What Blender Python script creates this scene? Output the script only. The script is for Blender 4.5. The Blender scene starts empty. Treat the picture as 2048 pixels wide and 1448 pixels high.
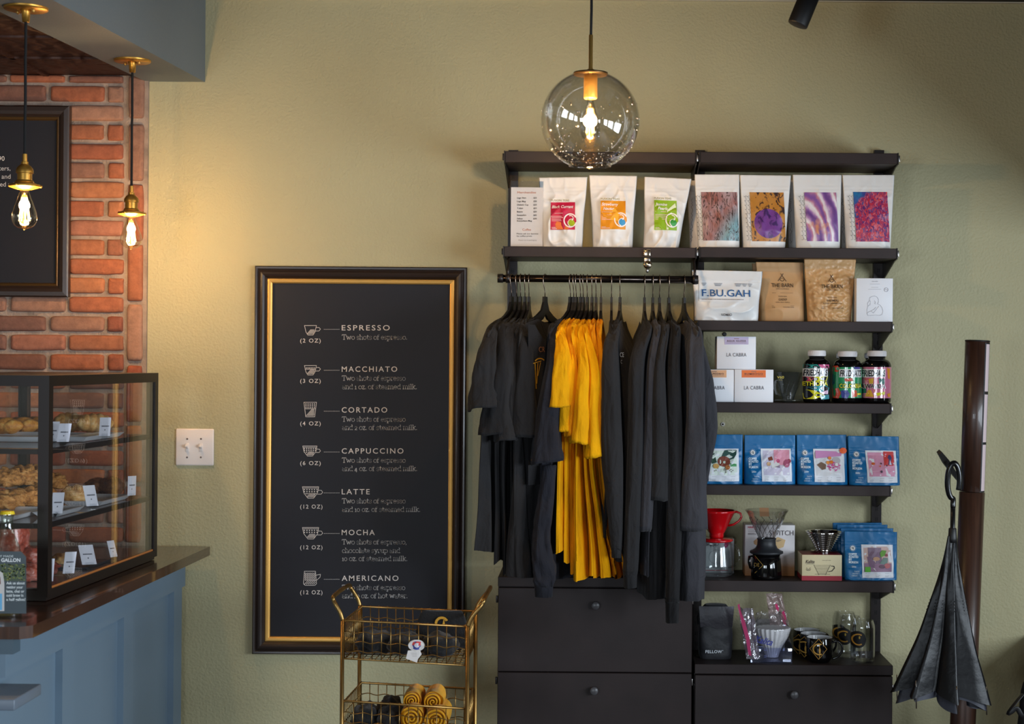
import bpy, bmesh, math, random
from math import sin, cos, pi, radians as R, sqrt, exp, asin
from mathutils import Vector, Matrix, noise

# ------------------------------------------------------------------ camera, world, light, exposure
F, D, CZ = 3225.0, 5.0, 1.6          # focal length in px of the 2048x1448 frame, distance to the wall, eye height
PX, PY, ROLL = 1190.0, 720.0, R(0.45)
CR, SR = cos(ROLL), sin(ROLL)
scene = bpy.context.scene
COL = scene.collection

cam_d = bpy.data.cameras.new('camera')
cam = bpy.data.objects.new('camera', cam_d)
COL.objects.link(cam)
cam_d.sensor_fit = 'HORIZONTAL'
cam_d.sensor_width = 36.0
cam_d.lens = F / 2048 * 36
cam_d.shift_x = (1024 - PX) / 2048
cam_d.shift_y = (PY - 724) / 2048
cam_d.clip_start = 0.05
cam.matrix_world = Matrix(((CR, -SR, 0, 0), (0, 0, -1, -D), (SR, CR, 0, CZ), (0, 0, 0, 1)))
cam_d.dof.use_dof = True
cam_d.dof.focus_distance = 4.78
cam_d.dof.aperture_fstop = 6.3
scene.camera = cam

world = bpy.data.worlds.new('sky')
scene.world = world
world.use_nodes = True
bg = world.node_tree.nodes['Background']
bg.inputs[0].default_value = (0.62, 0.78, 1.0, 1)
bg.inputs[1].default_value = 0.25

XR, XL, YF, ZC = 2.7, -3.6, -8.0, 2.718    # right wall, left wall, front wall (behind the camera), ceiling

def area(name, loc, direction, sx, sy, power, col, spread=180):
    l = bpy.data.lights.new(name, 'AREA')
    l.shape = 'RECTANGLE'; l.size = sx; l.size_y = sy
    l.energy = power; l.color = col; l.spread = R(spread)     # daylight from the sky falls in downwards
    o = bpy.data.objects.new(name, l)
    COL.objects.link(o)
    o.location = loc
    o.rotation_euler = Vector(direction).to_track_quat('-Z', 'Y').to_euler()
    return o

DAY = (0.78, 0.89, 1.0)
# daylight through the three windows of the right wall and the two of the front wall
RWIN = [(-1.9, 1.0), (-3.2, 1.0), (-4.5, 1.0)]        # (centre y, width)
RPOW = [30, 50, 85]
FWIN = [(-2.6, 1.2), (-0.7, 1.2)]                           # (centre x, width)
WZ0, WZ1 = 0.85, 1.95
for (yc, w), pw in zip(RWIN, RPOW):
    area('window_daylight', (XR - 0.03, yc, (WZ0 + WZ1) / 2), (-1, 0, -0.05), w - 0.12, WZ1 - WZ0 - 0.12, pw, DAY, 160)
for (xc, w), pw in zip(FWIN, (46, 26)):
    area('window_daylight', (xc, YF + 0.03, (WZ0 + WZ1) / 2), (0, 1, 0.0), w - 0.12, WZ1 - WZ0 - 0.12, pw, DAY, 150)

vs = scene.view_settings
vs.view_transform = 'Standard'
vs.look = 'None'
vs.exposure = 0.17
vs.gamma = 1.0
vs.use_curve_mapping = False

# ------------------------------------------------------------------ helpers
def P(px, py, y=0.0):
    """the world point at depth y that the photograph shows at pixel (px, py)"""
    dx, dy = px - PX, py - PY
    d = (y + D) / F
    return Vector(((dx * CR + dy * SR) * d, y, CZ - (-dx * SR + dy * CR) * d))

def PZ(px, py, z):
    """the world point at height z that the photograph shows at pixel (px, py)"""
    dx, dy = px - PX, py - PY
    d = (CZ - z) / (-dx * SR + dy * CR)
    return Vector(((dx * CR + dy * SR) * d, d * F - D, z))

def SC(y):
    return (y + D) / F          # metres per pixel at depth y

def lin(c):
    out = []
    for k in c[:3]:
        k = k / 255.0
        out.append(k / 12.92 if k <= 0.04045 else ((k + 0.055) / 1.055) ** 2.4)
    return (out[0], out[1], out[2], 1.0)

def nrm(v):
    return Vector((noise.noise(Vector(v)),))[0] if False else noise.noise(Vector(v))

def sstep(a, b, x):
    t = max(0.0, min(1.0, (x - a) / (b - a)))
    return t * t * (3 - 2 * t)

ORG = {}

class MB:
    def __init__(s):
        s.v, s.f, s.sm, s.c, s.uv = [], [], [], [], []
    def add(s, vs, fs, smooth=False, col=None, uvs=None):
        n = len(s.v)
        s.v += [Vector(v) for v in vs]
        for f in fs:
            s.f.append([i + n for i in f]); s.sm.append(smooth); s.c.append(col)
        s.uv += list(uvs) if uvs else [(0, 0)] * len(vs)
        return s
    def box(s, a, b, bevel=0.0, M=None, seg=2, smooth=None):
        a, b = Vector(a), Vector(b)
        lo = Vector((min(a.x, b.x), min(a.y, b.y), min(a.z, b.z)))
        hi = Vector((max(a.x, b.x), max(a.y, b.y), max(a.z, b.z)))
        bm = bmesh.new()
        bmesh.ops.create_cube(bm, size=1.0)
        for v in bm.verts:
            v.co = Vector([lo[i] + (v.co[i] + 0.5) * (hi[i] - lo[i]) for i in range(3)])
        if bevel:
            bmesh.ops.bevel(bm, geom=bm.edges[:], offset=bevel, segments=seg, affect='EDGES', profile=0.5)
        bm.verts.index_update()
        vv = [(M @ v.co) if M else v.co.copy() for v in bm.verts]
        ff = [[v.index for v in f.verts] for f in bm.faces]
        bm.free()
        return s.add(vv, ff, smooth=(bevel > 0 and seg > 1) if smooth is None else smooth)
    def sheet(s, fn, nu, nv, cu=False, cv=False, smooth=True, uv=False, col=None):
        mu, mv = (nu if cu else nu + 1), (nv if cv else nv + 1)
        vv, uvs = [], []
        for j in range(mv):
            for i in range(mu):
                vv.append(fn(i / nu, j / nv)); uvs.append((i / nu, j / nv))
        ff = []
        for j in range(nv):
            for i in range(nu):
                a = j * mu + i; b = j * mu + (i + 1) % mu
                c = ((j + 1) % mv) * mu + (i + 1) % mu; d = ((j + 1) % mv) * mu + i
                ff.append([a, b, c, d])
        return s.add(vv, ff, smooth, col, uvs)
    def rings(s, rs, cap0=True, cap1=True, smooth=True, closed=True):
        n = len(rs[0]); vv = [v for r in rs for v in r]; ff = []
        for j in range(len(rs) - 1):
            for i in range(n if closed else n - 1):
                ff.append([j * n + i, j * n + (i + 1) % n, (j + 1) * n + (i + 1) % n, (j + 1) * n + i])
        if cap0: ff.append(list(range(n))[::-1])
        if cap1: ff.append([(len(rs) - 1) * n + i for i in range(n)])
        return s.add(vv, ff, smooth)
    def tube(s, path, r, n=8, cap=True, closed=False, flat=None):
        pts = [Vector(p) for p in path]
        m = len(pts)
        rr = r if isinstance(r, (list, tuple)) else [r] * m
        up = Vector((0.013, 0.021, 1.0))
        rs, prev = [], None
        for i in range(m):
            if closed:
                t = pts[(i + 1) % m] - pts[i - 1]
            else:
                t = pts[min(i + 1, m - 1)] - pts[max(i - 1, 0)]
            t.normalize()
            if prev is None:
                ref = flat if flat else (up if abs(t.z) < 0.9 else Vector((1, 0.02, 0.01)))
                x = (ref - t * ref.dot(t)).normalized()
            else:
                x = (prev - t * prev.dot(t)).normalized()
            prev = x
            y = t.cross(x)
            q = rr[i] if isinstance(rr[i], (list, tuple)) else (rr[i], rr[i])
            rs.append([pts[i] + x * (q[0] * cos(2 * pi * k / n)) + y * (q[1] * sin(2 * pi * k / n)) for k in range(n)])
        if closed: rs.append(rs[0])
        return s.rings(rs, cap and not closed, cap and not closed)
    def lathe(s, prof, c, n=32, M=None, cap0=False, cap1=False, smooth=True):
        c = Vector(c)
        rs = []
        for (r, z) in prof:
            ring = []
            for k in range(n):
                v = Vector((r * cos(2 * pi * k / n), r * sin(2 * pi * k / n), z))
                if M: v = M @ v
                ring.append(c + v)
            rs.append(ring)
        return s.rings(rs, cap0, cap1, smooth)
    def prism(s, poly, fn, d0, d1, smooth=False):
        """poly: 2D outline, fn(u, v, d) -> point; extruded from d0 to d1"""
        n = len(poly)
        vv = [fn(u, v, d0) for (u, v) in poly] + [fn(u, v, d1) for (u, v) in poly]
        ff = [list(range(n))[::-1], [n + i for i in range(n)]] + [[i, (i + 1) % n, n + (i + 1) % n, n + i] for i in range(n)]
        return s.add(vv, ff, smooth)
    def ball(s, c, r, nu=12, nv=8, bump=0.0, seed=0, freq=3.0):
        c = Vector(c); r = Vector(r) if isinstance(r, (tuple, list, Vector)) else Vector((r, r, r))
        def fn(u, v):
            th = v * pi
            d = Vector((sin(th) * cos(2 * pi * u), sin(th) * sin(2 * pi * u), cos(th)))
            k = 1.0 + (bump * noise.noise(d * freq + Vector((seed * 3.1, seed * 1.7, seed))) if bump else 0)
            return c + Vector((d.x * r.x, d.y * r.y, d.z * r.z)) * k
        return s.sheet(fn, nu, nv, cu=True)
    def build(s, name, mat, parent=None, org=None, crease=None):
        if parent is not None:
            o3 = ORG[parent.name]
        elif org is not None:
            o3 = Vector(org)
        else:
            xs = [v.x for v in s.v]; ys = [v.y for v in s.v]; zs = [v.z for v in s.v]
            o3 = Vector(((min(xs) + max(xs)) / 2, (min(ys) + max(ys)) / 2, min(zs)))
        me = bpy.data.meshes.new(name)
        me.from_pydata([v - o3 for v in s.v], [], s.f)
        me.polygons.foreach_set('use_smooth', s.sm)
        if any(c is not None for c in s.c):
            at = me.color_attributes.new('Col', 'FLOAT_COLOR', 'CORNER')
            data = []
            for p, c in zip(me.polygons, s.c):
                data += list(lin(c) if c else (1, 1, 1, 1)) * p.loop_total
            at.data.foreach_set('color', data)
        if any(u != (0, 0) for u in s.uv):
            ul = me.uv_layers.new(name='UVMap')
            data = []
            for l in me.loops:
                data += list(s.uv[l.vertex_index])
            ul.data.foreach_set('uv', data)
        me.update()
        bm = bmesh.new(); bm.from_mesh(me)
        if not any(c is not None for c in s.c):
            bmesh.ops.recalc_face_normals(bm, faces=bm.faces[:])
        bm.to_mesh(me); bm.free()
        if crease and hasattr(me, 'set_sharp_from_angle'):
            me.set_sharp_from_angle(angle=R(crease))
        if mat: me.materials.append(mat)
        o = bpy.data.objects.new(name, me)
        COL.objects.link(o)
        if parent is not None:
            o.parent = parent
            ORG[o.name] = o3
        else:
            o.location = o3
            ORG[o.name] = o3
        return o

def tag(o, label, cat, group=None):
    o['label'] = label; o['category'] = cat
    if group: o['group'] = group
    return o

def thing(name, label, cat, loc, group=None):
    o = bpy.data.objects.new(name, None)
    o.empty_display_size = 0.03
    COL.objects.link(o)
    o.location = loc
    ORG[o.name] = Vector(loc)
    return tag(o, label, cat, group)

def struct(o):
    o['kind'] = 'structure'
    return o

def dup(root, loc, label, group=None, rz=0.0):
    r = root.copy(); COL.objects.link(r)
    r.location = loc; r.rotation_euler = (0, 0, rz)
    r['label'] = label
    if group: r['group'] = group
    for ch in list(root.children):
        c = ch.copy(); COL.objects.link(c); c.parent = r
        for g in list(ch.children):
            d = g.copy(); COL.objects.link(d); d.parent = c
    return r

# ------------------------------------------------------------------ materials
def new_mat(name):
    m = bpy.data.materials.new(name); m.use_nodes = True
    nt = m.node_tree
    return m, nt, nt.nodes['Principled BSDF']

def node(nt, kind, **kw):
    n = nt.nodes.new(kind)
    for k, v in kw.items():
        if k.startswith('_'):
            setattr(n, k[1:], v)
        else:
            n.inputs[k.replace('__', ' ')].default_value = v
    return n

def ramp(nt, fac, stops):
    r = nt.nodes.new('ShaderNodeValToRGB')
    e = r.color_ramp.elements
    while len(e) < len(stops): e.new(0.5)
    for el, (p, c) in zip(e, stops):
        el.position = p; el.color = lin(c)
    nt.links.new(fac, r.inputs['Fac'])
    return r.outputs['Color']

def M(name, rgb, rough=0.6, metal=0.0, bump=None, spec=0.5, var=None, sheen=0.0, coat=0.0, aniso=None):
    """principled; bump = (scale, strength, distance); var = (scale, amount) gentle value variation"""
    m, nt, b = new_mat(name)
    b.inputs['Base Color'].default_value = lin(rgb)
    b.inputs['Roughness'].default_value = rough
    b.inputs['Metallic'].default_value = metal
    b.inputs['Specular IOR Level'].default_value = spec
    if sheen:
        b.inputs['Sheen Weight'].default_value = sheen
        b.inputs['Sheen Roughness'].default_value = 0.5
    if coat:
        b.inputs['Coat Weight'].default_value = coat
        b.inputs['Coat Roughness'].default_value = 0.08
    tc = nt.nodes.new('ShaderNodeTexCoord')
    if var:
        n = node(nt, 'ShaderNodeTexNoise', Scale=var[0], Detail=4.0)
        nt.links.new(tc.outputs['Object'], n.inputs['Vector'])
        lo = [c * (1 - var[1]) for c in rgb]; hi = [min(255, c * (1 + var[1])) for c in rgb]
        nt.links.new(ramp(nt, n.outputs['Fac'], [(0.3, lo), (0.7, hi)]), b.inputs['Base Color'])
    if bump:
        n = node(nt, 'ShaderNodeTexNoise', Scale=bump[0], Detail=3.0)
        if aniso:
            mp = node(nt, 'ShaderNodeMapping'); mp.inputs['Scale'].default_value = aniso
            nt.links.new(tc.outputs['Object'], mp.inputs['Vector'])
            nt.links.new(mp.outputs['Vector'], n.inputs['Vector'])
        else:
            nt.links.new(tc.outputs['Object'], n.inputs['Vector'])
        bp = node(nt, 'ShaderNodeBump', Strength=bump[1], Distance=bump[2])
        nt.links.new(n.outputs['Fac'], bp.inputs['Height'])
        nt.links.new(bp.outputs['Normal'], b.inputs['Normal'])
    return m

def wood(name, c0, c1, rough, axis_scale, coat=0.0):
    m, nt, b = new_mat(name)
    tc = nt.nodes.new('ShaderNodeTexCoord')
    mp = node(nt, 'ShaderNodeMapping'); mp.inputs['Scale'].default_value = axis_scale
    nt.links.new(tc.outputs['Object'], mp.inputs['Vector'])
    n = node(nt, 'ShaderNodeTexNoise', Scale=6.0, Detail=6.0, Distortion=0.6)
    nt.links.new(mp.outputs['Vector'], n.inputs['Vector'])
    nt.links.new(ramp(nt, n.outputs['Fac'], [(0.25, c0), (0.75, c1)]), b.inputs['Base Color'])
    b.inputs['Roughness'].default_value = rough
    b.inputs['Coat Weight'].default_value = coat
    bp = node(nt, 'ShaderNodeBump', Strength=0.15, Distance=0.002)
    nt.links.new(n.outputs['Fac'], bp.inputs['Height'])
    nt.links.new(bp.outputs['Normal'], b.inputs['Normal'])
    return m

def clear(name, tint=(1, 1, 1), base=0.05, edge=0.75, rough=0.02, bump=None, power=4.0, body=0.0, bodycol=(255, 255, 255)):
    """thin clear glass or plastic: transparent, mirror-like towards grazing angles"""
    m = bpy.data.materials.new(name); m.use_nodes = True
    nt = m.node_tree; nt.nodes.clear()
    out = nt.nodes.new('ShaderNodeOutputMaterial')
    tr = node(nt, 'ShaderNodeBsdfTransparent'); tr.inputs['Color'].default_value = (*tint, 1)
    gl = node(nt, 'ShaderNodeBsdfGlossy', Roughness=rough)
    lw = node(nt, 'ShaderNodeLayerWeight', Blend=0.5)
    pw = nt.nodes.new('ShaderNodeMath'); pw.operation = 'POWER'; pw.inputs[1].default_value = power
    ml = nt.nodes.new('ShaderNodeMath'); ml.operation = 'MULTIPLY_ADD'
    ml.inputs[1].default_value = edge; ml.inputs[2].default_value = base
    nt.links.new(lw.outputs['Facing'], pw.inputs[0]); nt.links.new(pw.outputs[0], ml.inputs[0])
    mx = nt.nodes.new('ShaderNodeMixShader')
    nt.links.new(ml.outputs[0], mx.inputs[0])
    src = tr.outputs[0]
    if body:
        df = node(nt, 'ShaderNodeBsdfDiffuse'); df.inputs['Color'].default_value = lin(bodycol)
        m2 = nt.nodes.new('ShaderNodeMixShader'); m2.inputs[0].default_value = body
        nt.links.new(tr.outputs[0], m2.inputs[1]); nt.links.new(df.outputs[0], m2.inputs[2])
        src = m2.outputs[0]
    nt.links.new(src, mx.inputs[1]); nt.links.new(gl.outputs[0], mx.inputs[2])
    if bump:
        tc = nt.nodes.new('ShaderNodeTexCoord')
        n = node(nt, 'ShaderNodeTexNoise', Scale=bump[0], Detail=2.0)
        nt.links.new(tc.outputs['Object'], n.inputs['Vector'])
        bp = node(nt, 'ShaderNodeBump', Strength=bump[1], Distance=bump[2])
        nt.links.new(n.outputs['Fac'], bp.inputs['Height'])
        nt.links.new(bp.outputs['Normal'], gl.inputs['Normal'])
        nt.links.new(bp.outputs['Normal'], lw.inputs['Normal'])
    nt.links.new(mx.outputs[0], out.inputs['Surface'])
    return m

def glow(name, rgb, strength):
    m, nt, b = new_mat(name)
    b.inputs['Base Color'].default_value = lin(rgb)
    b.inputs['Emission Color'].default_value = lin(rgb)
    b.inputs['Emission Strength'].default_value = strength
    return m

def printed(name, rough=0.5, coat=0.0):
    m, nt, b = new_mat(name)
    a = nt.nodes.new('ShaderNodeVertexColor'); a.layer_name = 'Col'
    nt.links.new(a.outputs['Color'], b.inputs['Base Color'])
    b.inputs['Roughness'].default_value = rough
    b.inputs['Coat Weight'].default_value = coat
    return m

PRINT = printed('printed_ink', 0.55)
PRINTG = printed('printed_gloss', 0.22, 1.0)

# ------------------------------------------------------------------ lettering
_tc = {}
def glyphs(s, bold=0.0, shear=0.0, space=1.0):
    k = (s, bold, shear, space)
    if k not in _tc:
        cu = bpy.data.curves.new('lettering', 'FONT')
        cu.body = s; cu.size = 1.0; cu.offset = bold; cu.shear = shear; cu.space_character = space
        cu.resolution_u = 3; cu.fill_mode = 'FRONT'; cu.dimensions = '2D'
        ob = bpy.data.objects.new('lettering', cu)
        me = ob.to_mesh()
        vv = [(v.co.x, v.co.y) for v in me.vertices]
        ff = [list(p.vertices) for p in me.polygons]
        ob.to_mesh_clear()
        bpy.data.objects.remove(ob); bpy.data.curves.remove(cu)
        _tc[k] = (vv, ff)
    return _tc[k]
_h = [v[1] for v in glyphs('H')[0]]
CAP = max(_h) - min(_h)

class Ink:
    """flat printing in photo pixels, laid on a surface: fn(px, py, off) -> point"""
    def __init__(s, fn, step=0.0003):      # step: ink layer thickness
        s.fn, s.mb, s.step = fn, MB(), step
    def tri(s, pts, faces, col, k):
        s.mb.add([s.fn(x, y, s.step * k) for (x, y) in pts], faces, False, col)
    def rect(s, x0, y0, x1, y1, col, k=1, n=1, m=1, sk=0.0, uv=False):
        pts, ff = [], []
        for j in range(m + 1):
            for i in range(n + 1):
                pts.append((x0 + (x1 - x0) * i / n + sk * j / m, y0 + (y1 - y0) * j / m))
        for j in range(m):
            for i in range(n):
                a = j * (n + 1) + i
                ff.append([a + n + 1, a + n + 2, a + 1, a])
        s.tri(pts, ff, col, k); return s
    def poly(s, pts, col, k=2):
        cx = sum(p[0] for p in pts) / len(pts); cy = sum(p[1] for p in pts) / len(pts)
        n = len(pts)
        s.tri([(cx, cy)] + list(pts), [[0, 1 + i, 1 + (i + 1) % n] for i in range(n)], col, k); return s
    def ell(s, cx, cy, rx, ry, col, k=2, n=20, rot=0.0):
        q = []
        for i in range(n):
            a, b = rx * cos(2 * pi * i / n), ry * sin(2 * pi * i / n)
            q.append((cx + a * cos(rot) - b * sin(rot), cy + a * sin(rot) + b * cos(rot)))
        return s.poly(q, col, k)
    def arc(s, cx, cy, r, w, a0, a1, col, k=2, n=24, ry=None):
        ry = ry or r
        pts, ff = [], []
        for i in range(n + 1):
            a = R(a0 + (a1 - a0) * i / n)
            pts += [(cx + (r - w / 2) * cos(a), cy - (ry - w / 2) * sin(a)), (cx + (r + w / 2) * cos(a), cy - (ry + w / 2) * sin(a))]
            if i: ff.append([2 * i - 2, 2 * i - 1, 2 * i + 1, 2 * i])
        s.tri(pts, ff, col, k); return s
    def line(s, pts, w, col, k=2):
        for (a, b) in zip(pts[:-1], pts[1:]):
            dx, dy = b[0] - a[0], b[1] - a[1]
            l = sqrt(dx * dx + dy * dy) or 1
            nx, ny = -dy / l * w / 2, dx / l * w / 2
            ex, ey = dx / l * w * 0.25, dy / l * w * 0.25
            s.tri([(a[0] + nx - ex, a[1] + ny - ey), (a[0] - nx - ex, a[1] - ny - ey), (b[0] - nx + ex, b[1] - ny + ey), (b[0] + nx + ex, b[1] + ny + ey)], [[0, 1, 2, 3]], col, k)
        return s
    def text(s, t, x, y, h, col, w=None, k=3, bold=0.0, shear=0.0, space=1.0, align='L', rot=0.0):
        vv, ff = glyphs(t, bold, shear, space)
        if not vv: return s
        x0 = min(v[0] for v in vv); x1 = max(v[0] for v in vv)
        sy = h / CAP; sx = (w / (x1 - x0)) if w else sy
        wid = (x1 - x0) * sx
        ox = 0 if align == 'L' else (-wid / 2 if align == 'C' else -wid)
        cr, sr = cos(R(rot)), sin(R(rot))
        pts = []
        for (a, b) in vv:
            u, v = (a - x0) * sx + ox, b * sy
            pts.append((x + u * cr - v * sr, y - (u * sr + v * cr)))
        s.tri(pts, ff, col, k); return s
    def build(s, name, parent, mat=None):
        return s.mb.build(name, mat or PRINT, parent)

def flat(y):
    """printing plane parallel to the wall at depth y"""
    return lambda px, py, off: P(px, py, y) + Vector((0, -off, 0))
# ------------------------------------------------------------------ slab-serif lettering drawn with strokes
def _arc(cx, cy, rx, ry, a0, a1, n=12):
    return [(cx + rx * cos(R(a0 + (a1 - a0) * i / n)), cy + ry * sin(R(a0 + (a1 - a0) * i / n))) for i in range(n + 1)]
def _sr(x, y, w=0.11): return [(x - w, y), (x + w, y)]
X_ = 0.68
_bowl = _arc(0.33, X_ / 2, 0.27, X_ / 2, 0, 360, 18)
_hump = lambda x0, x1, y=0.0: [(x0, 0.42)] + _arc((x0 + x1) / 2, 0.42, (x1 - x0) / 2, X_ - 0.42, 180, 0, 10) + [(x1, y)]
SLAB = {
    ' ': (0.30, []),
    'T': (0.80, [[(0.04, 0.80), (0.04, 1.0), (0.76, 1.0), (0.76, 0.80)], [(0.4, 1.0), (0.4, 0)], _sr(0.4, 0, 0.15)]),
    'w': (0.98, [[(0.12, X_), (0.30, 0), (0.49, X_ - 0.05), (0.68, 0), (0.86, X_)], _sr(0.12, X_, 0.11), _sr(0.86, X_, 0.11)]),
    'o': (0.66, [_bowl]),
    's': (0.54, [[(0.46, X_ - 0.16), (0.46, X_ - 0.04)] , _arc(0.27, 0.50, 0.19, 0.18, 20, 250, 12) + _arc(0.27, 0.17, 0.20, 0.17, 90, -160, 12)]),
    'h': (0.70, [[(0.03, 1.0), (0.14, 1.0), (0.14, 0)], _hump(0.14, 0.56), _sr(0.14, 0), _sr(0.56, 0)]),
    't': (0.46, [[(0.18, 0.92), (0.18, 0.14)] + _arc(0.31, 0.14, 0.13, 0.14, 180, 330, 8), [(0.03, X_), (0.40, X_)]]),
    'f': (0.44, [[(0.16, 0), (0.16, 0.82)] + _arc(0.31, 0.82, 0.15, 0.18, 180, 40, 8), [(0.03, X_), (0.36, X_)], _sr(0.16, 0, 0.13)]),
    'e': (0.62, [[(0.07, 0.36), (0.55, 0.36)] + _arc(0.31, 0.36, 0.24, X_ - 0.36, 0, 180, 10) + _arc(0.31, 0.30, 0.24, 0.30, 180, 320, 10)]),
    'p': (0.70, [[(0.03, X_), (0.14, X_), (0.14, -0.3)], _sr(0.14, -0.3, 0.13), _arc(0.37, X_ / 2, 0.24, X_ / 2, 0, 360, 18)]),
    'r': (0.50, [[(0.03, X_), (0.14, X_), (0.14, 0)], [(0.14, 0.40)] + _arc(0.34, 0.42, 0.20, X_ - 0.42, 180, 60, 8), _sr(0.15, 0, 0.13)]),
    '.': (0.24, [[(0.08, 0.02), (0.15, 0.02), (0.15, 0.09), (0.08, 0.09), (0.08, 0.02)]]),
    ',': (0.24, [[(0.14, 0.08), (0.13, -0.02), (0.07, -0.14)]]),
    'a': (0.62, [_arc(0.27, 0.19, 0.20, 0.19, 0, 360, 14), [(0.10, X_ - 0.08)] + _arc(0.29, 0.46, 0.18, 0.22, 130, 0, 10) + [(0.47, 0.03), (0.58, 0.0)]]),
    'n': (0.70, [[(0.03, X_), (0.14, X_), (0.14, 0)], _hump(0.14, 0.56), _sr(0.14, 0), _sr(0.56, 0)]),
    'd': (0.70, [[(0.44, 1.0), (0.55, 1.0), (0.55, 0), (0.66, 0)], _arc(0.32, X_ / 2, 0.24, X_ / 2, 0, 360, 18)]),
    '1': (0.36, [[(0.08, 0.52), (0.19, X_), (0.19, 0)], _sr(0.19, 0, 0.13)]),
    '0': (0.62, [_arc(0.31, X_ / 2, 0.24, X_ / 2, 0, 360, 16)]),
    '2': (0.52, [_arc(0.25, X_ - 0.20, 0.18, 0.20, 160, -30, 10) + [(0.06, 0.0), (0.46, 0.0)]]),
    '4': (0.56, [[(0.46, 0.0), (0.03, 0.0), (0.34, X_), (0.34, -0.26)]]),
    'z': (0.56, [[(0.06, X_ - 0.14), (0.06, X_), (0.48, X_), (0.06, 0), (0.48, 0), (0.48, 0.14)]]),
    'm': (1.04, [[(0.03, X_), (0.14, X_), (0.14, 0)], _hump(0.14, 0.52), _hump(0.52, 0.90), _sr(0.14, 0), _sr(0.52, 0, 0.09), _sr(0.90, 0)]),
    'i': (0.34, [[(0.04, X_), (0.16, X_), (0.16, 0)], _sr(0.16, 0, 0.12), [(0.14, 0.88), (0.19, 0.88), (0.19, 0.94), (0.14, 0.94), (0.14, 0.88)]]),
    'l': (0.34, [[(0.04, 1.0), (0.16, 1.0), (0.16, 0)], _sr(0.16, 0, 0.12)]),
    'k': (0.66, [[(0.03, 1.0), (0.14, 1.0), (0.14, 0)], [(0.50, X_), (0.15, 0.30)], [(0.26, 0.40), (0.54, 0)], _sr(0.14, 0), _sr(0.50, X_, 0.1), _sr(0.56, 0, 0.08)]),
    'c': (0.58, [[(0.50, X_ - 0.20), (0.50, X_ - 0.07)], _arc(0.31, X_ / 2, 0.25, X_ / 2, 42, 320, 14)]),
    'y': (0.64, [[(0.12, X_), (0.34, 0.02)], [(0.56, X_), (0.28, -0.20), (0.14, -0.30), (0.05, -0.26)], _sr(0.12, X_, 0.1), _sr(0.55, X_, 0.1)]),
    'u': (0.70, [[(0.03, X_), (0.14, X_), (0.14, 0.24)] + _arc(0.33, 0.24, 0.19, 0.24, 180, 330, 8), [(0.44, X_), (0.55, X_), (0.55, 0), (0.66, 0)]]),
}
def slab_text(ink, s, x, y, h, col, w):
    tot = sum(SLAB[c][0] for c in s)
    sx = w / tot
    cur = x
    for c in s:
        wd, strokes = SLAB[c]
        for st in strokes:
            ink.line([(cur + a * sx, y - b * h) for (a, b) in st], h * 0.105, col, 3)
        cur += wd * sx
# ------------------------------------------------------------------ the room
WALLG = (180, 172, 134)
mWall = M('sage_wall_paint', WALLG, 0.62, bump=(130.0, 0.55, 0.004), var=(1.2, 0.03))
mSide = M('side_wall_paint', (120, 116, 100), 0.8)
mCeil = M('ceiling_paint', (44, 42, 40), 0.85)
mFloor = wood('floor_boards', (44, 32, 25), (62, 46, 36), 0.45, (0.6, 8, 1))
mWhiteTrim = M('window_trim', (205, 205, 200), 0.5)

struct(MB().box((XL, 0, 0), (XR + 0.15, 0.15, ZC)).build('wall_back', mWall))
struct(MB().box((XL, YF, -0.1), (XR, 0, 0)).build('floor', mFloor))
struct(MB().box((XL - 0.15, YF - 0.15, ZC), (XR + 0.15, 0.15, ZC + 0.1)).build('ceiling', mCeil))
struct(MB().box((XL - 0.15, YF, 0), (XL, 0.15, ZC)).build('wall_left', mSide))

def wall_with_windows(name, horizontal, fixed, wins, lo, hi, thick):
    mb = MB()
    def bx(a, b, z0, z1):
        if horizontal: mb.box((a, fixed - thick, z0), (b, fixed, z1))
        else: mb.box((fixed, a, z0), (fixed + thick, b, z1))
    cur = lo
    for (c, w) in sorted(wins):
        bx(cur, c - w / 2, 0, ZC); cur = c + w / 2
        bx(c - w / 2, c + w / 2, 0, WZ0); bx(c - w / 2, c + w / 2, WZ1, ZC)
    bx(cur, hi, 0, ZC)
    struct(mb.build(name, mSide))
wall_with_windows('wall_right', False, XR, RWIN, YF, 0.0, 0.15)
wall_with_windows('wall_front', True, YF, FWIN, XL, XR, 0.15)
mPane = clear('window_glass', base=0.04)
k = 0
for horizontal, fixed, wins in ((False, XR, RWIN), (True, YF, FWIN)):
    for (c, w) in wins:
        k += 1
        fr, pn = MB(), MB()
        def q(a, b, z0, z1, d0, d1, m):
            if horizontal: m.box((a, fixed - d0, z0), (b, fixed - d1, z1))
            else: m.box((fixed + d0, a, z0), (fixed + d1, b, z1))
        t = 0.05
        for (a, b, z0, z1) in ((c - w / 2, c - w / 2 + t, WZ0, WZ1), (c + w / 2 - t, c + w / 2, WZ0, WZ1),
                               (c - w / 2, c + w / 2, WZ0, WZ0 + t), (c - w / 2, c + w / 2, WZ1 - t, WZ1),
                               (c - 0.015, c + 0.015, WZ0, WZ1)):
            q(a, b, z0, z1, 0.04, 0.1, fr)
        q(c - w / 2 + t, c + w / 2 - t, WZ0 + t, WZ1 - t, 0.068, 0.072, pn)
        f = struct(fr.build('window_%d' % k, mWhiteTrim))
        struct(pn.build('pane', mPane, f))
# unseen bulkhead over the right windows, added to darken the upper right wall
struct(MB().box((1.58, -5.2, 1.97), (XR, 0.0, ZC)).build('shade_bulkhead', mSide))
# pale strip where the back wall meets the ceiling
struct(MB().box((P(410, 0).x, -0.012, ZC - 0.004), (XR, 0, ZC)).build('trim_1', M('ceiling_edge', (196, 190, 170), 0.6)))

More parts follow.
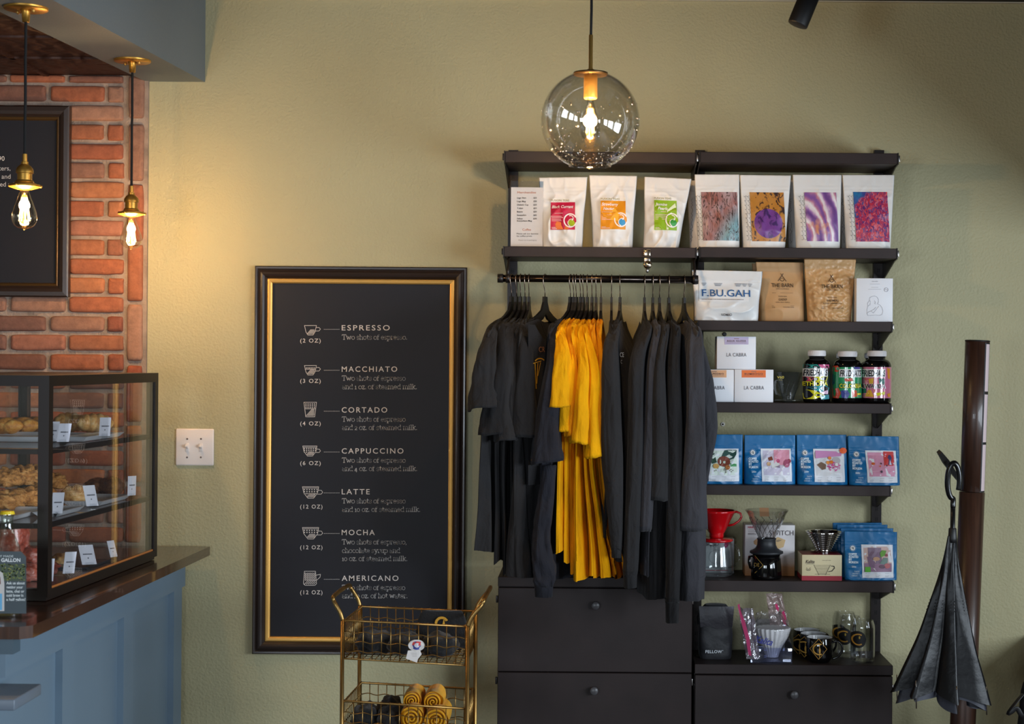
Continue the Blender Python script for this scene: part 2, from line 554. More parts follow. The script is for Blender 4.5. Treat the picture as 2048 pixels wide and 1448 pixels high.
# ---- brick facing on the back wall, each brick moulded on one facing
def brick_mat():
    m, nt, b = new_mat('old_brick')
    g = nt.nodes.new('ShaderNodeNewGeometry')
    tc = nt.nodes.new('ShaderNodeTexCoord')
    col = ramp(nt, g.outputs['Random Per Island'], [(0.0, (128, 70, 52)), (0.2, (158, 92, 62)), (0.36, (142, 82, 58)), (0.5, (168, 110, 74)),
                                                    (0.64, (148, 74, 52)), (0.78, (158, 116, 94)), (0.9, (112, 76, 64)), (1.0, (164, 98, 64))])
    n = node(nt, 'ShaderNodeTexNoise', Scale=38.0, Detail=8.0, Roughness=0.7)
    nt.links.new(tc.outputs['Object'], n.inputs['Vector'])
    n2 = node(nt, 'ShaderNodeTexNoise', Scale=12.0, Detail=3.0)
    nt.links.new(tc.outputs['Object'], n2.inputs['Vector'])
    mx = nt.nodes.new('ShaderNodeMix'); mx.data_type = 'RGBA'; mx.blend_type = 'OVERLAY'; mx.inputs[0].default_value = 0.65
    nt.links.new(col, mx.inputs[6]); nt.links.new(n.outputs['Fac'], mx.inputs[7])
    mx2 = nt.nodes.new('ShaderNodeMix'); mx2.data_type = 'RGBA'; mx2.blend_type = 'MIX'
    nt.links.new(ramp(nt, n2.outputs['Fac'], [(0.55, (0, 0, 0)), (0.75, (110, 110, 110))]), mx2.inputs[0])
    nt.links.new(mx.outputs[2], mx2.inputs[6]); mx2.inputs[7].default_value = lin((158, 126, 106))
    nt.links.new(mx2.outputs[2], b.inputs['Base Color'])
    b.inputs['Roughness'].default_value = 0.85
    bp = node(nt, 'ShaderNodeBump', Strength=0.6, Distance=0.004)
    nt.links.new(n.outputs['Fac'], bp.inputs['Height']); nt.links.new(bp.outputs['Normal'], b.inputs['Normal'])
    return m
mBrick = brick_mat()
mMortar = M('mortar', (150, 132, 118), 0.95, bump=(90.0, 0.8, 0.005), var=(14, 0.15))
BX1 = P(297, 400).x                      # right edge of the facing
BZ1 = P(150, 152).z                      # under the pressed ceiling
struct(MB().box((XL, -0.012, 0.0), (BX1, 0, BZ1)).build('wall_brick_mortar', mMortar))
bm_ = MB()
rb = random.Random(4)
def one_brick(x0, z0, x1, z1):
    n = 14
    cxx, czz, hx, hz = (x0 + x1) / 2, (z0 + z1) / 2, (x1 - x0) / 2, (z1 - z0) / 2
    sd = rb.random() * 90
    rs = []
    for (ins, d) in ((0.0, -0.008), (0.0005, -0.0175), (0.004, -0.0235), (0.012, -0.0245)):
        ring = []
        N = 28
        for k in range(N):
            a = 2 * pi * k / N + 0.02
            ca, sa = cos(a), sin(a)
            ins = min(ins, hz * 0.45)
            e = 0.22
            u = math.copysign(abs(ca) ** e, ca); w = math.copysign(abs(sa) ** e, sa)
            wob = 0.0022 * noise.noise(Vector((u * 4 + sd, w * 3, 0)))
            ring.append(Vector((cxx + u * (hx - ins + wob), d + 0.002 * noise.noise(Vector((u * 3 + sd, w * 2, 5))), czz + w * (hz - ins + wob))))
        rs.append(ring)
    bm_.rings(rs, cap0=False, cap1=True, smooth=True)
SCW = SC(0)
pitch = 0.0592
for row in range(-1, 40):
    pyc = 189.5 + 38.2 * row
    zc = P(150, pyc).z
    z1 = min(zc + 0.0245, BZ1 - 0.001); z0 = zc - 0.0245
    if z0 < 0.02 or z1 - z0 < 0.008: continue
    odd = row % 2
    xs = [(219, 250), (104, 211), (-12, 95)] if not odd else [(142, 250), (25, 134)]
    px = xs[-1][0] - 9
    while px > -500:
        xs.append((px - 108, px)); px -= 117
    for (a, b) in xs:
        xa, xb = P(a, pyc).x, P(b, pyc).x
        j = rb.uniform(-0.002, 0.002)
        one_brick(xa + j, z0 + rb.uniform(-.001, .001), xb + j, z1 + rb.uniform(-.001, .001))
for pyt in [-36 + 0] + [125, 250, 370, 490, 609, 731, 851, 971, 1091, 1211, 1331]:
    z1 = min(P(270, pyt).z, BZ1 - 0.001); z0 = P(270, pyt + 113).z
    if z1 - z0 > 0.02 and z0 > 0:
        one_brick(P(259, 400).x, z0, P(290, 400).x, z1)
struct(bm_.build('wall_brick', mBrick))

# ---- boxed beam and pressed ceiling over the counter
mBeam = M('beam_paint', (108, 116, 120), 0.55, bump=(160.0, 0.25, 0.002))
BZ = P(411, 164).z
b0, b1 = P(410, 164), P(291, 164)
n0, n1 = PZ(109, 2, BZ), PZ(0, 24, BZ)
def ext(a, b, y):                         # the line a->b carried on to depth y
    t = (y - a.y) / (b.y - a.y)
    return a + (b - a) * t
YB = -3.4
pr, pl = ext(b0, n0, YB), ext(b1, n1, YB)
mb = MB()
poly = [(b0.x, 0.0), (b1.x, 0.0), (pl.x, YB), (pr.x, YB)]
mb.prism(poly, lambda u, v, d: Vector((u, v, d)), BZ, ZC)
struct(mb.build('trim_2', mBeam))

def tin_mat():
    m, nt, b = new_mat('pressed_tin')
    b.inputs['Base Color'].default_value = lin((58, 34, 26))
    b.inputs['Metallic'].default_value = 0.4; b.inputs['Roughness'].default_value = 0.5
    tc = nt.nodes.new('ShaderNodeTexCoord')
    w = node(nt, 'ShaderNodeTexWave', Scale=5.0, Distortion=9.0, Detail=3.0); w.inputs['Detail Scale'].default_value = 1.3
    nt.links.new(tc.outputs['Object'], w.inputs['Vector'])
    bp = node(nt, 'ShaderNodeBump', Strength=0.6, Distance=0.01)
    nt.links.new(w.outputs['Fac'], bp.inputs['Height']); nt.links.new(bp.outputs['Normal'], b.inputs['Normal'])
    return m
mTin = tin_mat()
TZ = BZ1
mb = MB()
mb.prism([(b1.x, 0.0), (XL, 0.0), (XL, YB), (pl.x, YB)], lambda u, v, d: Vector((u, v, d)), TZ, TZ + 0.02)
for i in range(1, 5):                     # raised ribs between the tin panels
    mb.box((XL, -0.31 * i - 0.008, TZ - 0.006), (b1.x - 0.1 * i * 0.4, -0.31 * i + 0.008, TZ))
for i in range(1, 5):
    mb.box((b1.x - 0.30 - 0.61 * (i - 1) - 0.008, YB, TZ - 0.006), (b1.x - 0.30 - 0.61 * (i - 1) + 0.008, 0, TZ))
struct(mb.build('ceiling_tin', mTin))

# ------------------------------------------------------------------ counter with its panelled front
mBlue = M('blue_grey_paint', (102, 122, 138), 0.5, bump=(150.0, 0.12, 0.001))
mTop = wood('dark_counter_wood', (52, 32, 22), (78, 48, 32), 0.22, (10, 0.8, 1), 0.4)
CTZ = P(424, 1091).z
CT_TH = 17.5 * SC(0)
cw = P(424, 1091).x
cn = PZ(59, 1254, CTZ)
counter = thing('counter', 'blue-grey panelled service counter with a dark polished wooden top', 'counter', (-2.2, -0.6, 0))
ch = 0.022
mb = MB()
poly = [(cw, -0.003), (cn.x, cn.y + ch), (cn.x - ch, cn.y), (XL + 0.01, cn.y), (XL + 0.01, -0.03), (-1.30, -0.03)]
poly = [(cw, -0.027), (cn.x, cn.y + ch), (cn.x - ch, cn.y), (XL + 0.01, cn.y), (XL + 0.01, -0.027)]
def topfn(u, v, d): return Vector((u, v, d))
mb.prism(poly, topfn, CTZ - CT_TH, CTZ)
mb.build('worktop', mTop, counter)
bx = P(375, 1200).x                       # face of the front panelling at the wall
by0 = cn.y + 0.06
bxn = bx + (cn.x - cw) * 0.95
body = MB()
zt = CTZ - CT_TH
body.prism([(bx - 0.018, -0.027), (bxn - 0.018, by0), (XL + 0.02, by0), (XL + 0.02, -0.027)], topfn, 0.0, zt)
body.build('cabinet_body', mBlue, counter)
# stiles and rails proud of the recessed panels
st = MB()
def fx(y): return bx + (bxn - bx) * (y / by0)
def slab(y0, y1, z0, z1, proud=0.018):
    st.prism([(fx(y0) - 0.018, y0), (fx(y0) + proud - 0.018, y0), (fx(y1) + proud - 0.018, y1), (fx(y1) - 0.018, y1)], topfn, z0, z1)
rail_z = PZ(375, 1180, 0.9).z
def y_at(px, x=None):                     # depth where pixel column px meets the panelled face
    lo, hi = by0, -0.0
    for _ in range(40):
        mid = (lo + hi) / 2
        X = fx(mid) * F / (mid + D) + PX
        if X < px: lo = mid
        else: hi = mid
    return lo
ya, yb_, yc_ = y_at(352), y_at(252), y_at(130)
zr = PZ(257, 1236, 0.8)
v = 1236 - PY + 3
zrail = CZ - v * (y_at(257) + D) / F
slab(by0, -0.027, zrail, zt)
slab(by0, -0.027, 0.0, 0.12)
for (p0, p1) in ((352, 375), (238, 252), (116, 130)):
    pass
SW = 0.085
for yn in (ya, yb_, yc_):
    slab(yn, min(yn + SW, -0.027), 0.12, zrail)
st.build('panel_frame', mBlue, counter)
lg = MB()
LZ = PZ(31, 1399, 0.9)
lz = CZ - (1399 - PY + 8) * (cn.y - 0.10 + D) / F
e0 = PZ(31, 1399, lz); e1 = PZ(65, 1378, lz)
lg.box((XL + 0.05, e0.y, lz - 0.024), (e1.x, by0 - 0.0005, lz), 0.003)
lg.build('foot_ledge', M('ledge_paint', (98, 108, 120), 0.45), counter)
ap = MB()
ax = PZ(21, 1285, CTZ - 0.04)
ap.box((XL + 0.05, cn.y + 0.015, zt - 0.035), (P(21, 1290, cn.y).x, by0 - 0.0005, zt))
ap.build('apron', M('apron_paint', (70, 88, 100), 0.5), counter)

# ------------------------------------------------------------------ switch plate
sw = thing('light_switch', 'white double light switch plate on the green wall beside the counter', 'light switch', P(390, 930, -0.001))
mSw = M('switch_plastic', (244, 232, 224), 0.35)
a, b = P(352.5, 857), P(428, 931)
mb = MB().box((a.x, -0.007, b.z), (b.x, 0.0, a.z), 0.004, seg=3)
mb.build('plate', mSw, sw)
mSl = M('switch_slot', (120, 105, 98), 0.5)
for px in (375.5, 403):
    m2 = MB(); c = P(px, 895)
    m2.box((c.x - 0.006, -0.0085, c.z - 0.013), (c.x + 0.006, -0.006, c.z + 0.013), 0.001)
    s_ = m2.build('toggle_frame', mSw, sw)
    m3 = MB()
    Mx = Matrix.Translation(Vector((c.x, -0.008, c.z))) @ Matrix.Rotation(R(-28), 4, 'X')
    m3.box((-0.004, -0.014, -0.004), (0.004, 0.0, 0.0045), 0.001, M=Mx)
    m3.build('toggle', mSw, s_)
    for dy in (-0.03, 0.027):
        m4 = MB(); Mx = Matrix.Rotation(R(90), 3, 'X')
        m4.lathe([(0.0, 0.0015), (0.0028, 0.0012), (0.003, 0.0)], Vector((c.x, -0.0068, c.z + dy)), 12, Mx)
        m4.build('screw', mSl, sw)
# ------------------------------------------------------------------ pendant lamps
mBrass = M('aged_brass', (190, 142, 64), 0.38, 0.85, var=(30, 0.15))
mBrassS = M('satin_brass', (218, 172, 92), 0.45, 0.75)
mCord = M('black_cloth_cord', (16, 15, 16), 0.85, bump=(400, 0.4, 0.001))
mBulb = clear('bulb_glass', tint=(1.0, 0.95, 0.84), base=0.08, edge=0.8, power=2.4)
mFil = glow('filament', (255, 190, 96), 42.0)
WARM = (1.0, 0.66, 0.33)

def bulb_parts(root, c, r, h, power, n_strand=9):
    """teardrop filament bulb: c = top of the glass neck, hanging down by h"""
    mb = MB()
    prof = [(0.3, 0.0), (0.36, 0.10), (0.50, 0.24), (0.74, 0.42), (0.94, 0.60), (1.0, 0.72), (0.95, 0.82), (0.78, 0.91), (0.5, 0.97), (0.16, 0.995), (0.05, 1.02), (0.0, 1.03)]
    mb.lathe([(a * r, -b * h) for (a, b) in prof], c, 28)
    e = mb.build('bulb', mBulb, root)
    fb = MB()
    rnd = random.Random(2)
    for k in range(n_strand):
        a0 = 2 * pi * k / n_strand
        a1 = a0 + pi / n_strand
        p = [c + Vector((0.20 * r * cos(a0), 0.20 * r * sin(a0), -0.24 * h)), c + Vector((0.42 * r * cos(a1), 0.42 * r * sin(a1), -0.8 * h))]
        fb.tube(p, 0.0011, 6)
        p2 = [p[1], c + Vector((0.20 * r * cos(a0 + 2 * pi / n_strand), 0.2 * r * sin(a0 + 2 * pi / n_strand), -0.24 * h))]
        fb.tube(p2, 0.0011, 6)
    fb.build('filament', mFil, e)
    mm = MB()
    mm.lathe([(0.0, -0.13 * h), (0.10 * r, -0.13 * h), (0.09 * r, -0.3 * h), (0.03 * r, -0.34 * h), (0.03 * r, -0.85 * h), (0.0, -0.86 * h)], c, 10)
    mm.build('glass_stem', mBulb, e)
    l = bpy.data.lights.new('lamp_light', 'POINT')
    l.energy = power; l.color = WARM; l.shadow_soft_size = 0.018
    o = bpy.data.objects.new('lamp_light', l); COL.objects.link(o)
    o.parent = root; o.location = c + Vector((0, 0, -0.5 * h)) - ORG[root.name]

def small_pendant(label, cxp, cyp, canopy_half, pts, power):
    """pts: pixel rows of cord end, socket bottom, shade rim, bulb end"""
    c = PZ(cxp, cyp, BZ)
    s = SC(c.y)
    pz = lambda py: c.z - (py - cyp) * s
    cord_end, cap, neck, rim, end = [pz(p) for p in pts]
    root = thing('pendant_lamp', label, 'pendant lamp', (c.x, c.y, end), 'small brass pendants under the beam')
    rc = canopy_half * s
    mb = MB().lathe([(0.0, -0.006), (rc * 0.97, -0.006), (rc, -0.004), (rc, 0.0)], (c.x, c.y, BZ), 40)
    can = mb.build('canopy', mBrass, root)
    gl = MB().lathe([(0.0, -0.036), (0.0085, -0.036), (0.0105, -0.012), (0.0135, -0.006), (0.0, -0.005)], (c.x, c.y, BZ), 20)
    gl.build('cord_grip', mBrass, can)
    for dx in (-0.024, 0.022):
        sc = MB().lathe([(0.0, -0.014), (0.0035, -0.0135), (0.004, -0.006), (0, -0.005)], (c.x + dx, c.y - abs(dx) * 0.5 * (1 if dx > 0 else -1), BZ), 10)
        sc.build('screw', mBrassS, can)
    rnd = random.Random(int(cxp))
    path = [Vector((c.x + 0.0018 * noise.noise(Vector((cxp, k * .45, 0))) * sin(pi * k / 10), c.y, BZ - 0.02 + (cord_end - BZ + 0.02) * k / 10)) for k in range(11)]
    MB().tube(path, 0.0036, 8).build('cord', mCord, root)
    H = cord_end - neck
    so = MB().lathe([(0.0, cord_end + 0.006), (0.0055, cord_end + 0.006), (0.0060, cord_end - 0.012), (0.0085, cord_end - 0.013), (0.0088, cord_end - 0.019), (0.0150, cord_end - 0.024),
                     (0.0195, cord_end - 0.030), (0.0208, cord_end - 0.036), (0.0208, cord_end - 0.041), (0.0175, cord_end - 0.042), (0.0175, rim + 0.0145), (0.0195, rim + 0.0140), (0.0205, rim + 0.0130), (0.022, rim + 0.010), (0.018, rim + 0.004), (0.0, rim + 0.004)], (c.x, c.y, 0), 28)
    so.build('socket', mBrass, root, crease=32)
    sh = MB().lathe([(0.020, rim + 0.010), (0.025, rim + 0.007), (0.033, rim + 0.004), (0.0370, rim + 0.0035), (0.038, rim - 0.002), (0.033, rim - 0.004), (0.017, rim - 0.009), (0.012, rim + 0.004)], (c.x, c.y, 0), 36)
    f = sh.build('shade_collar', mBrass, root, crease=40)
    kn = MB()
    for a in (0.3, 2.4, 4.5):
        kn.ball((c.x + 0.038 * cos(a), c.y + 0.038 * sin(a), rim), 0.004, 8, 6)
    kn.build('thumb_screws', mBrass, f)
    bulb_parts(root, Vector((c.x, c.y, rim - 0.004)), 0.0305, rim - end - 0.006, power)
    return root

small_pendant('nearer of the two brass pendants, its cord passing before the brick-mounted board', 52, 15, 43, (313, 345, 356, 372, 460), 12)
small_pendant('farther brass pendant with bare filament bulb hanging beside the brick edge', 265, 120, 36, (376, 405, 414, 427, 499), 11.5)

# ---- big seeded glass globe
GY = -0.86
gc = P(1180.5, 241, GY)
gs = SC(GY)
globe = thing('globe_pendant', 'large clear seeded glass globe pendant with one glowing bulb in front of the top shelf', 'pendant lamp', (gc.x, GY, gc.z - 98 * gs))
gr = 98.5 * gs
mGlobe = clear('seeded_glass', tint=(0.99, 0.985, 0.975), base=0.13, edge=0.6, rough=0.012, power=2.6, bump=(9.0, 0.08, 0.01))
prof = []
a0, a1 = R(20), R(155)
for k in range(41):
    a = a0 + (a1 - a0) * k / 40
    prof.append((gr * sin(a), gr * cos(a)))
inner = [(r * 0.978, z * 0.985) for (r, z) in prof[::-1]]
rim = prof[-1]
prof2 = prof + [(rim[0] + 0.001, rim[1] - 0.003), (rim[0] * 0.985, rim[1] - 0.004)] + inner
MB().lathe(prof2, gc, 64).build('globe', mGlobe, globe)
rnd = random.Random(8)
bb = MB()
for k in range(150):
    z = -0.82 + 1.25 * (rnd.random() ** 1.2)
    a = rnd.random() * 2 * pi
    r = sqrt(1 - z * z) * gr * 0.99
    s_ = rnd.uniform(0.0011, 0.0026)
    bb.ball(gc + Vector((r * cos(a), r * sin(a), z * gr * 0.99)), (s_, s_, s_ * 1.5), 7, 5)
for row in range(4):
    for k in range(26):
        a = 2 * pi * (k + 0.5 * (row % 2)) / 26
        z = -0.62 - 0.075 * row
        r = sqrt(1 - z * z) * gr
        bb.ball(gc + Vector((r * cos(a), r * sin(a), z * gr)), 0.0019, 6, 4)
o = bb.build('glass_bubbles', clear('bubble_glass', tint=(1, 0.97, 0.92), base=0.32, edge=0.7, power=1.3), globe)
o['kind'] = 'stuff'
ztop = gc.z + gr * cos(a0)
MB().lathe([(0.0, 0.006), (gr * sin(a0) * 0.5, 0.0065), (gr * sin(a0) * 1.02, 0.004), (gr * sin(a0) * 1.04, 0.0), (gr * sin(a0) * 0.96, -0.003), (0, -0.003)], (gc.x, GY, ztop), 40).build('cap', M('bronze_cap', (120, 92, 58), 0.35, 0.9), globe)
py2z = lambda py: CZ - (py - PY) * gs
MB().lathe([(0.0, py2z(70)), (0.0052, py2z(70)), (0.0052, ztop + 0.014), (0.009, ztop + 0.012), (0.009, ztop + 0.004), (0, ztop + 0.004)], (gc.x, GY, 0), 20).build('stem', mBrassS, globe)
MB().lathe([(0.0, ztop + 0.002), (0.0175, ztop + 0.002), (0.0175, py2z(195)), (0.0155, py2z(198)), (0.012, py2z(196)), (0.0, py2z(196))], (gc.x, GY, 0), 28).build('socket', mBrassS, globe)
MB().tube([(gc.x, GY, py2z(73)), (gc.x + 0.001, GY, py2z(20)), (gc.x, GY, ZC)], 0.0034, 8).build('cord', mCord, globe)
bulb_parts(globe, Vector((gc.x, GY, py2z(197))), 0.0255, 86 * gs, 17.0, 9)

# ---- black arm reaching in from the ceiling
TY = -0.7
p0, p1 = P(1595, 50, TY), P(1632, -40, TY)
spot = thing('track_spotlight', 'matt black tubular arm hanging from the ceiling right of the globe lamp', 'spotlight', (p1.x, TY, ZC))
mBlackM = M('matt_black_metal', (20, 19, 20), 0.5)
d = (p1 - p0).normalized()
rr = 20.5 * SC(TY)
MB().tube([p0 - d * 0.001, p0, p0 + d * 0.004, p1], [rr * 0.9, rr * 0.97, rr, rr], 28).build('barrel', mBlackM, spot)
MB().tube([p1 - d * 0.02, p1 + Vector((0.02, 0, ZC - p1.z))], rr * 0.5, 14).build('bracket', mBlackM, spot)

# ------------------------------------------------------------------ framed menus
mFrameD = M('dark_frame_wood', (44, 32, 26), 0.36, coat=0.12, bump=(60, 0.15, 0.001))
mGold = M('gilded_moulding', (222, 172, 92), 0.45, 0.75, bump=(220, 0.3, 0.001))
mBoard = M('menu_board', (36, 35, 40), 0.5, spec=0.22)
def frame_rings(mb, x0, x1, z0, z1, prof):
    rs = []
    for (ins, dep) in prof:
        rs.append([Vector((x0 + ins, -dep, z0 + ins)), Vector((x1 - ins, -dep, z0 + ins)), Vector((x1 - ins, -dep, z1 - ins)), Vector((x0 + ins, -dep, z1 - ins))])
    # split the corners so that the mitres stay crisp
    for a, b in zip(rs[:-1], rs[1:]):
        for k in range(4):
            k2 = (k + 1) % 4
            mb.add([a[k], a[k2], b[k2], b[k]], [[0, 1, 2, 3]], False)
    return mb
def framed(root, x0, x1, z0, z1, base, prof_dark, prof_gold, in_board):
    frame_rings(MB(), x0, x1, z0, z1, [(i, base + dd) for i, dd in prof_dark]).build('frame', mFrameD, root)
    frame_rings(MB(), x0, x1, z0, z1, [(i, base + dd) for i, dd in prof_gold]).build('gilded_trim' if prof_gold is GOLD1 else 'inner_trim', mGold if prof_gold is GOLD1 else M('bronzed_trim', (92, 68, 38), 0.35, 0.5), root)
    i, dd = in_board
    MB().box((x0 + i - 0.004, -(base + dd), z0 + i - 0.004), (x1 - i + 0.004, -base - 0.001, z1 - i + 0.004)).build('board', mBoard, root)
    return base + dd
q = 1.0 / 645
DARK1 = [(0.0, 0.0), (0.0, 0.019), (0.003, 0.022), (0.008, 0.0215), (0.011, 0.018), (0.014, 0.0205), (0.019, 0.025), (0.025, 0.0265), (0.031, 0.024), (0.036, 0.018), (0.0385, 0.0150)]
GOLD1 = [(0.0385, 0.0150), (0.0395, 0.0172), (0.043, 0.0180), (0.049, 0.0166), (0.0528, 0.0145), (0.0535, 0.006)]
a, b = P(511.5, 532, -0.01), P(928.5, 1310, -0.01)
menu = thing('menu_sign', 'tall black menu board in dark and gilded frame listing seven coffee drinks', 'menu board', ((a.x + b.x) / 2, 0, b.z))
yb0 = framed(menu, a.x, b.x, b.z, a.z, 0.002, DARK1, GOLD1, (0.0535, 0.006))
MY = -yb0
INKW = (226, 216, 208)
INKD = (205, 200, 196)
def cup(ink, kind, cx, top):
    w = 1.0
    L = lambda pts: ink.line(pts, w, INKW)
    def hatch(x0, x1, yb, yt, edge):
        n = 6
        for k in range(n):
            xa = x0 + (x1 - x0) * k / n
            e = min(x1, xa + (yb - yt) * 0.9)
            L([(xa, yb - 1), (e, yb - 1 - (e - xa) / 0.9)])
    if kind in ('espresso', 'macchiato'):
        L([(cx - 12, top), (cx + 12, top), (cx + 9, top + 13), (cx + 5, top + 19), (cx - 5, top + 19), (cx - 9, top + 13), (cx - 12, top)])
        hatch(cx - 7, cx + 8, top + 18, top + 9, 0)
        L([(cx + 11, top + 4), (cx + 17, top + 4), (cx + 20, top + 7), (cx + 17, top + 11), (cx + 10, top + 11)])
        if kind == 'macchiato':
            for k in range(6): ink.ell(cx - 8 + 3.2 * k, top + 5, 1.1, 1.4, INKW, n=8)
            L([(cx - 11, top + 7.5), (cx + 11, top + 7.5)])
    elif kind == 'cortado':
        L([(cx - 12.5, top), (cx + 12.5, top), (cx + 9, top + 29), (cx - 9, top + 29), (cx - 12.5, top)])
        hatch(cx - 8, cx + 8, top + 28, top + 14, 0)
        L([(cx - 11, top + 13), (cx + 11, top + 13)])
        for r in range(3):
            for k in range(5): ink.ell(cx - 8.5 + 4.2 * k, top + 3.5 + 3.6 * r, 1.2, 1.3, INKW, n=8)
    elif kind == 'americano':
        L([(cx - 11, top), (cx + 11, top), (cx + 13, top + 25), (cx + 10, top + 28), (cx - 10, top + 28), (cx - 13, top + 25), (cx - 11, top)])
        L([(cx + 11, top + 8), (cx + 21, top + 6), (cx + 20, top + 12), (cx + 12, top + 19)])
        hatch(cx - 11, cx + 11, top + 27, top + 19, 0)
        for r in range(4):
            for k in range(5): ink.arc(cx - 8.5 + 4.3 * k, top + 5 + 4.0 * r, 1.6, 0.8, 0, 360, INKW, n=8)
    else:
        s = 1.0 if kind == 'cappuccino' else 1.14
        L([(cx - 14.5 * s, top), (cx + 14 * s, top), (cx + 12 * s, top + 11 * s), (cx + 5 * s, top + 20 * s), (cx - 5 * s, top + 20 * s), (cx - 12 * s, top + 11 * s), (cx - 14.5 * s, top)])
        L([(cx + 13 * s, top + 6 * s), (cx + 19 * s, top + 6.5 * s), (cx + 21 * s, top + 10 * s), (cx + 18 * s, top + 13 * s), (cx + 11 * s, top + 13 * s)])
        hatch(cx - 7 * s, cx + 8 * s, top + 19 * s, top + 12 * s, 0)
        L([(cx - 13 * s, top + 2.5), (cx + 13 * s, top + 2.5)])
        for r in range(3 if kind != 'mocha' else 2):
            for k in range(6): ink.ell(cx - 11 * s + 4.4 * s * k, top + 5 * s + 3.6 * r * s, 1.25, 1.3, INKW, n=8)
        if kind == 'latte': L([(cx - 11.5 * s, top + 12 * s), (cx + 11 * s, top + 12 * s)])
MENU = [
    ('ESPRESSO', 779.6, 660.7, 658.6, '(2 OZ)', 685, 'espresso', 621, 651, [('Two shots of espresso.', 814.5, 679)]),
    ('MACCHIATO', 794.5, 743.4, 740.5, '(3 OZ)', 765.6, 'macchiato', 621, 731, [('Two shots of espresso', 811.5, 761), ('and 1 oz. of steamed milk.', 834, 778)]),
    ('CORTADO', 774.5, 825, 822.4, '(4 OZ)', 850.7, 'cortado', 620.5, 804.5, [('Two shots of espresso', 811.5, 843), ('and 2 oz. of steamed milk.', 834.5, 859.5)]),
    ('CAPPUCCINO', 807, 907, 904, '(6 OZ)', 930, 'cappuccino', 620, 892, [('Two shots of espresso', 811.5, 925), ('and 4 oz. of steamed milk.', 834.5, 941.6)]),
    ('LATTE', 739.5, 988.5, 985.8, '(12 OZ)', 1017, 'latte', 621.5, 973.5, [('Two shots of espresso', 811.5, 1006.4), ('and 10 oz. of steamed milk.', 840.7, 1023.3)]),
    ('MOCHA', 749.5, 1070, 1067, '(12 OZ)', 1098.4, 'mocha', 621.5, 1055, [('Two shots of espresso,', 813.5, 1088.5), ('chocolate syrup and', 800.6, 1105.5), ('10 oz. of steamed milk.', 815, 1121.6)]),
    ('AMERICANO', 797, 1161.5, 1158.5, '(12 OZ)', 1188.4, 'americano', 620, 1142.5, [('Two shots of espresso', 810.7, 1179.6), ('and 10 oz. of hot water.', 815.3, 1196)]),
]
SERIF = slab_text
for (h, xr, yb_, yl, oz, yo, kind, cx, top, lines) in MENU:
    fl = flat(MY)
    i1 = Ink(fl); i1.text(h, 683.5, yb_, 10.3, INKW, w=xr - 683.5, bold=0.008, space=1.3)
    i1.build('heading_lettering', menu)
    i2 = Ink(fl)
    for (t, x1, y) in lines:
        SERIF(i2, t, 684, y, 9.6, INKD, x1 - 684)
    i2.build('description_lettering', menu)
    i3 = Ink(fl)
    cup(i3, kind, cx, top)
    i3.build('cup_drawing', menu)
    i4 = Ink(fl)
    i4.text(oz, 600.5, yo, 7.6, INKW, w=(641.5 if len(oz) == 6 else 645) - 600.5, bold=0.008, space=1.25)
    i4.build('volume_lettering', menu)
    i5 = Ink(fl)
    x = 648.5
    while x < 679:
        i5.ell(x, yl, 0.72, 0.72, INKD, n=6); x += 2.3
    i5.build('dotted_leader', menu)

# menu on the brick, mostly outside the frame on the left
GOLD2 = [(0.034, 0.018), (0.036, 0.019), (0.040, 0.017), (0.043, 0.012), (0.044, 0.008)]
DARK2 = [(0.0, 0.0), (0.0, 0.022), (0.004, 0.025), (0.016, 0.026), (0.026, 0.023), (0.032, 0.019), (0.034, 0.018)]
BR = 0.0255
a, b = P(-420, 208, -BR - .015), P(137.5, 594.5, -BR - .015)
m2 = thing('menu_sign', 'black menu board in dark frame hung on the red brick, cut off at the left', 'menu board', ((a.x + b.x) / 2, -BR, b.z))
yb1 = framed(m2, a.x, b.x, b.z, a.z, BR, DARK2, GOLD2, (0.044, 0.008))
fl = flat(-yb1)
i1 = Ink(fl)
i1.text('90', 9.3, 321.5, 9, INKW, align='R')
i1.build('price_lettering', m2)
i1 = Ink(fl)
for (t, xr, y) in (('ters,', 21, 341), ('and', 21.3, 357.5), ('ed with', 39, 373)):
    i1.text(t, xr, y, 9, INKD, align='R')
i1.build('description_lettering', m2)
# ------------------------------------------------------------------ wall shelving
mShelf = M('black_brown_shelf', (46, 35, 33), 0.5, spec=0.3, bump=(40, 0.12, 0.001), var=(9, 0.12), aniso=(0.4, 6, 6))
mUp = M('dark_steel', (46, 41, 40), 0.38, 0.6)
mSteel = M('bright_steel', (186, 180, 176), 0.28, 1.0)
YS = -0.2543                                # front edge of the shelves
def upright(px, py0, py1, label):
    a, b = P(px - 5, py0, -0.02), P(px + 5, py1, -0.02)
    mb = MB()
    mb.box((a.x, -0.018, b.z), (a.x + 0.003, -0.0005, a.z)); mb.box((b.x - 0.003, -0.018, b.z), (b.x, -0.0005, a.z))
    mb.box((a.x, -0.0205, b.z), (b.x, -0.018, a.z))
    root = tag(mb.build('wall_upright', mUp), label, 'shelf upright', 'uprights of the wall shelving')
    sl = MB(); x = (a.x + b.x) / 2; z = a.z - 0.02
    while z > b.z + 0.02:
        for dx in (-0.0032, 0.0016): sl.box((x + dx, -0.021, z - 0.006), (x + dx + 0.0016, -0.0202, z + 0.006))
        z -= 0.032
    o_ = sl.build('slots', M('slot_black', (8, 8, 8), 0.9), None)
    w = o_.location.copy()
    o_.parent = root; o_.location = w - root.location
    ORG[o_.name] = w
    return root
upright(1022, 300, 1500, 'dark steel upright behind the left end of the shelving and clothes rail')
upright(1395.5, 300, 1500, 'dark steel upright at the joint of the two shelf bays')
upright(1754, 300, 1500, 'dark steel upright at the right end of the shelving')

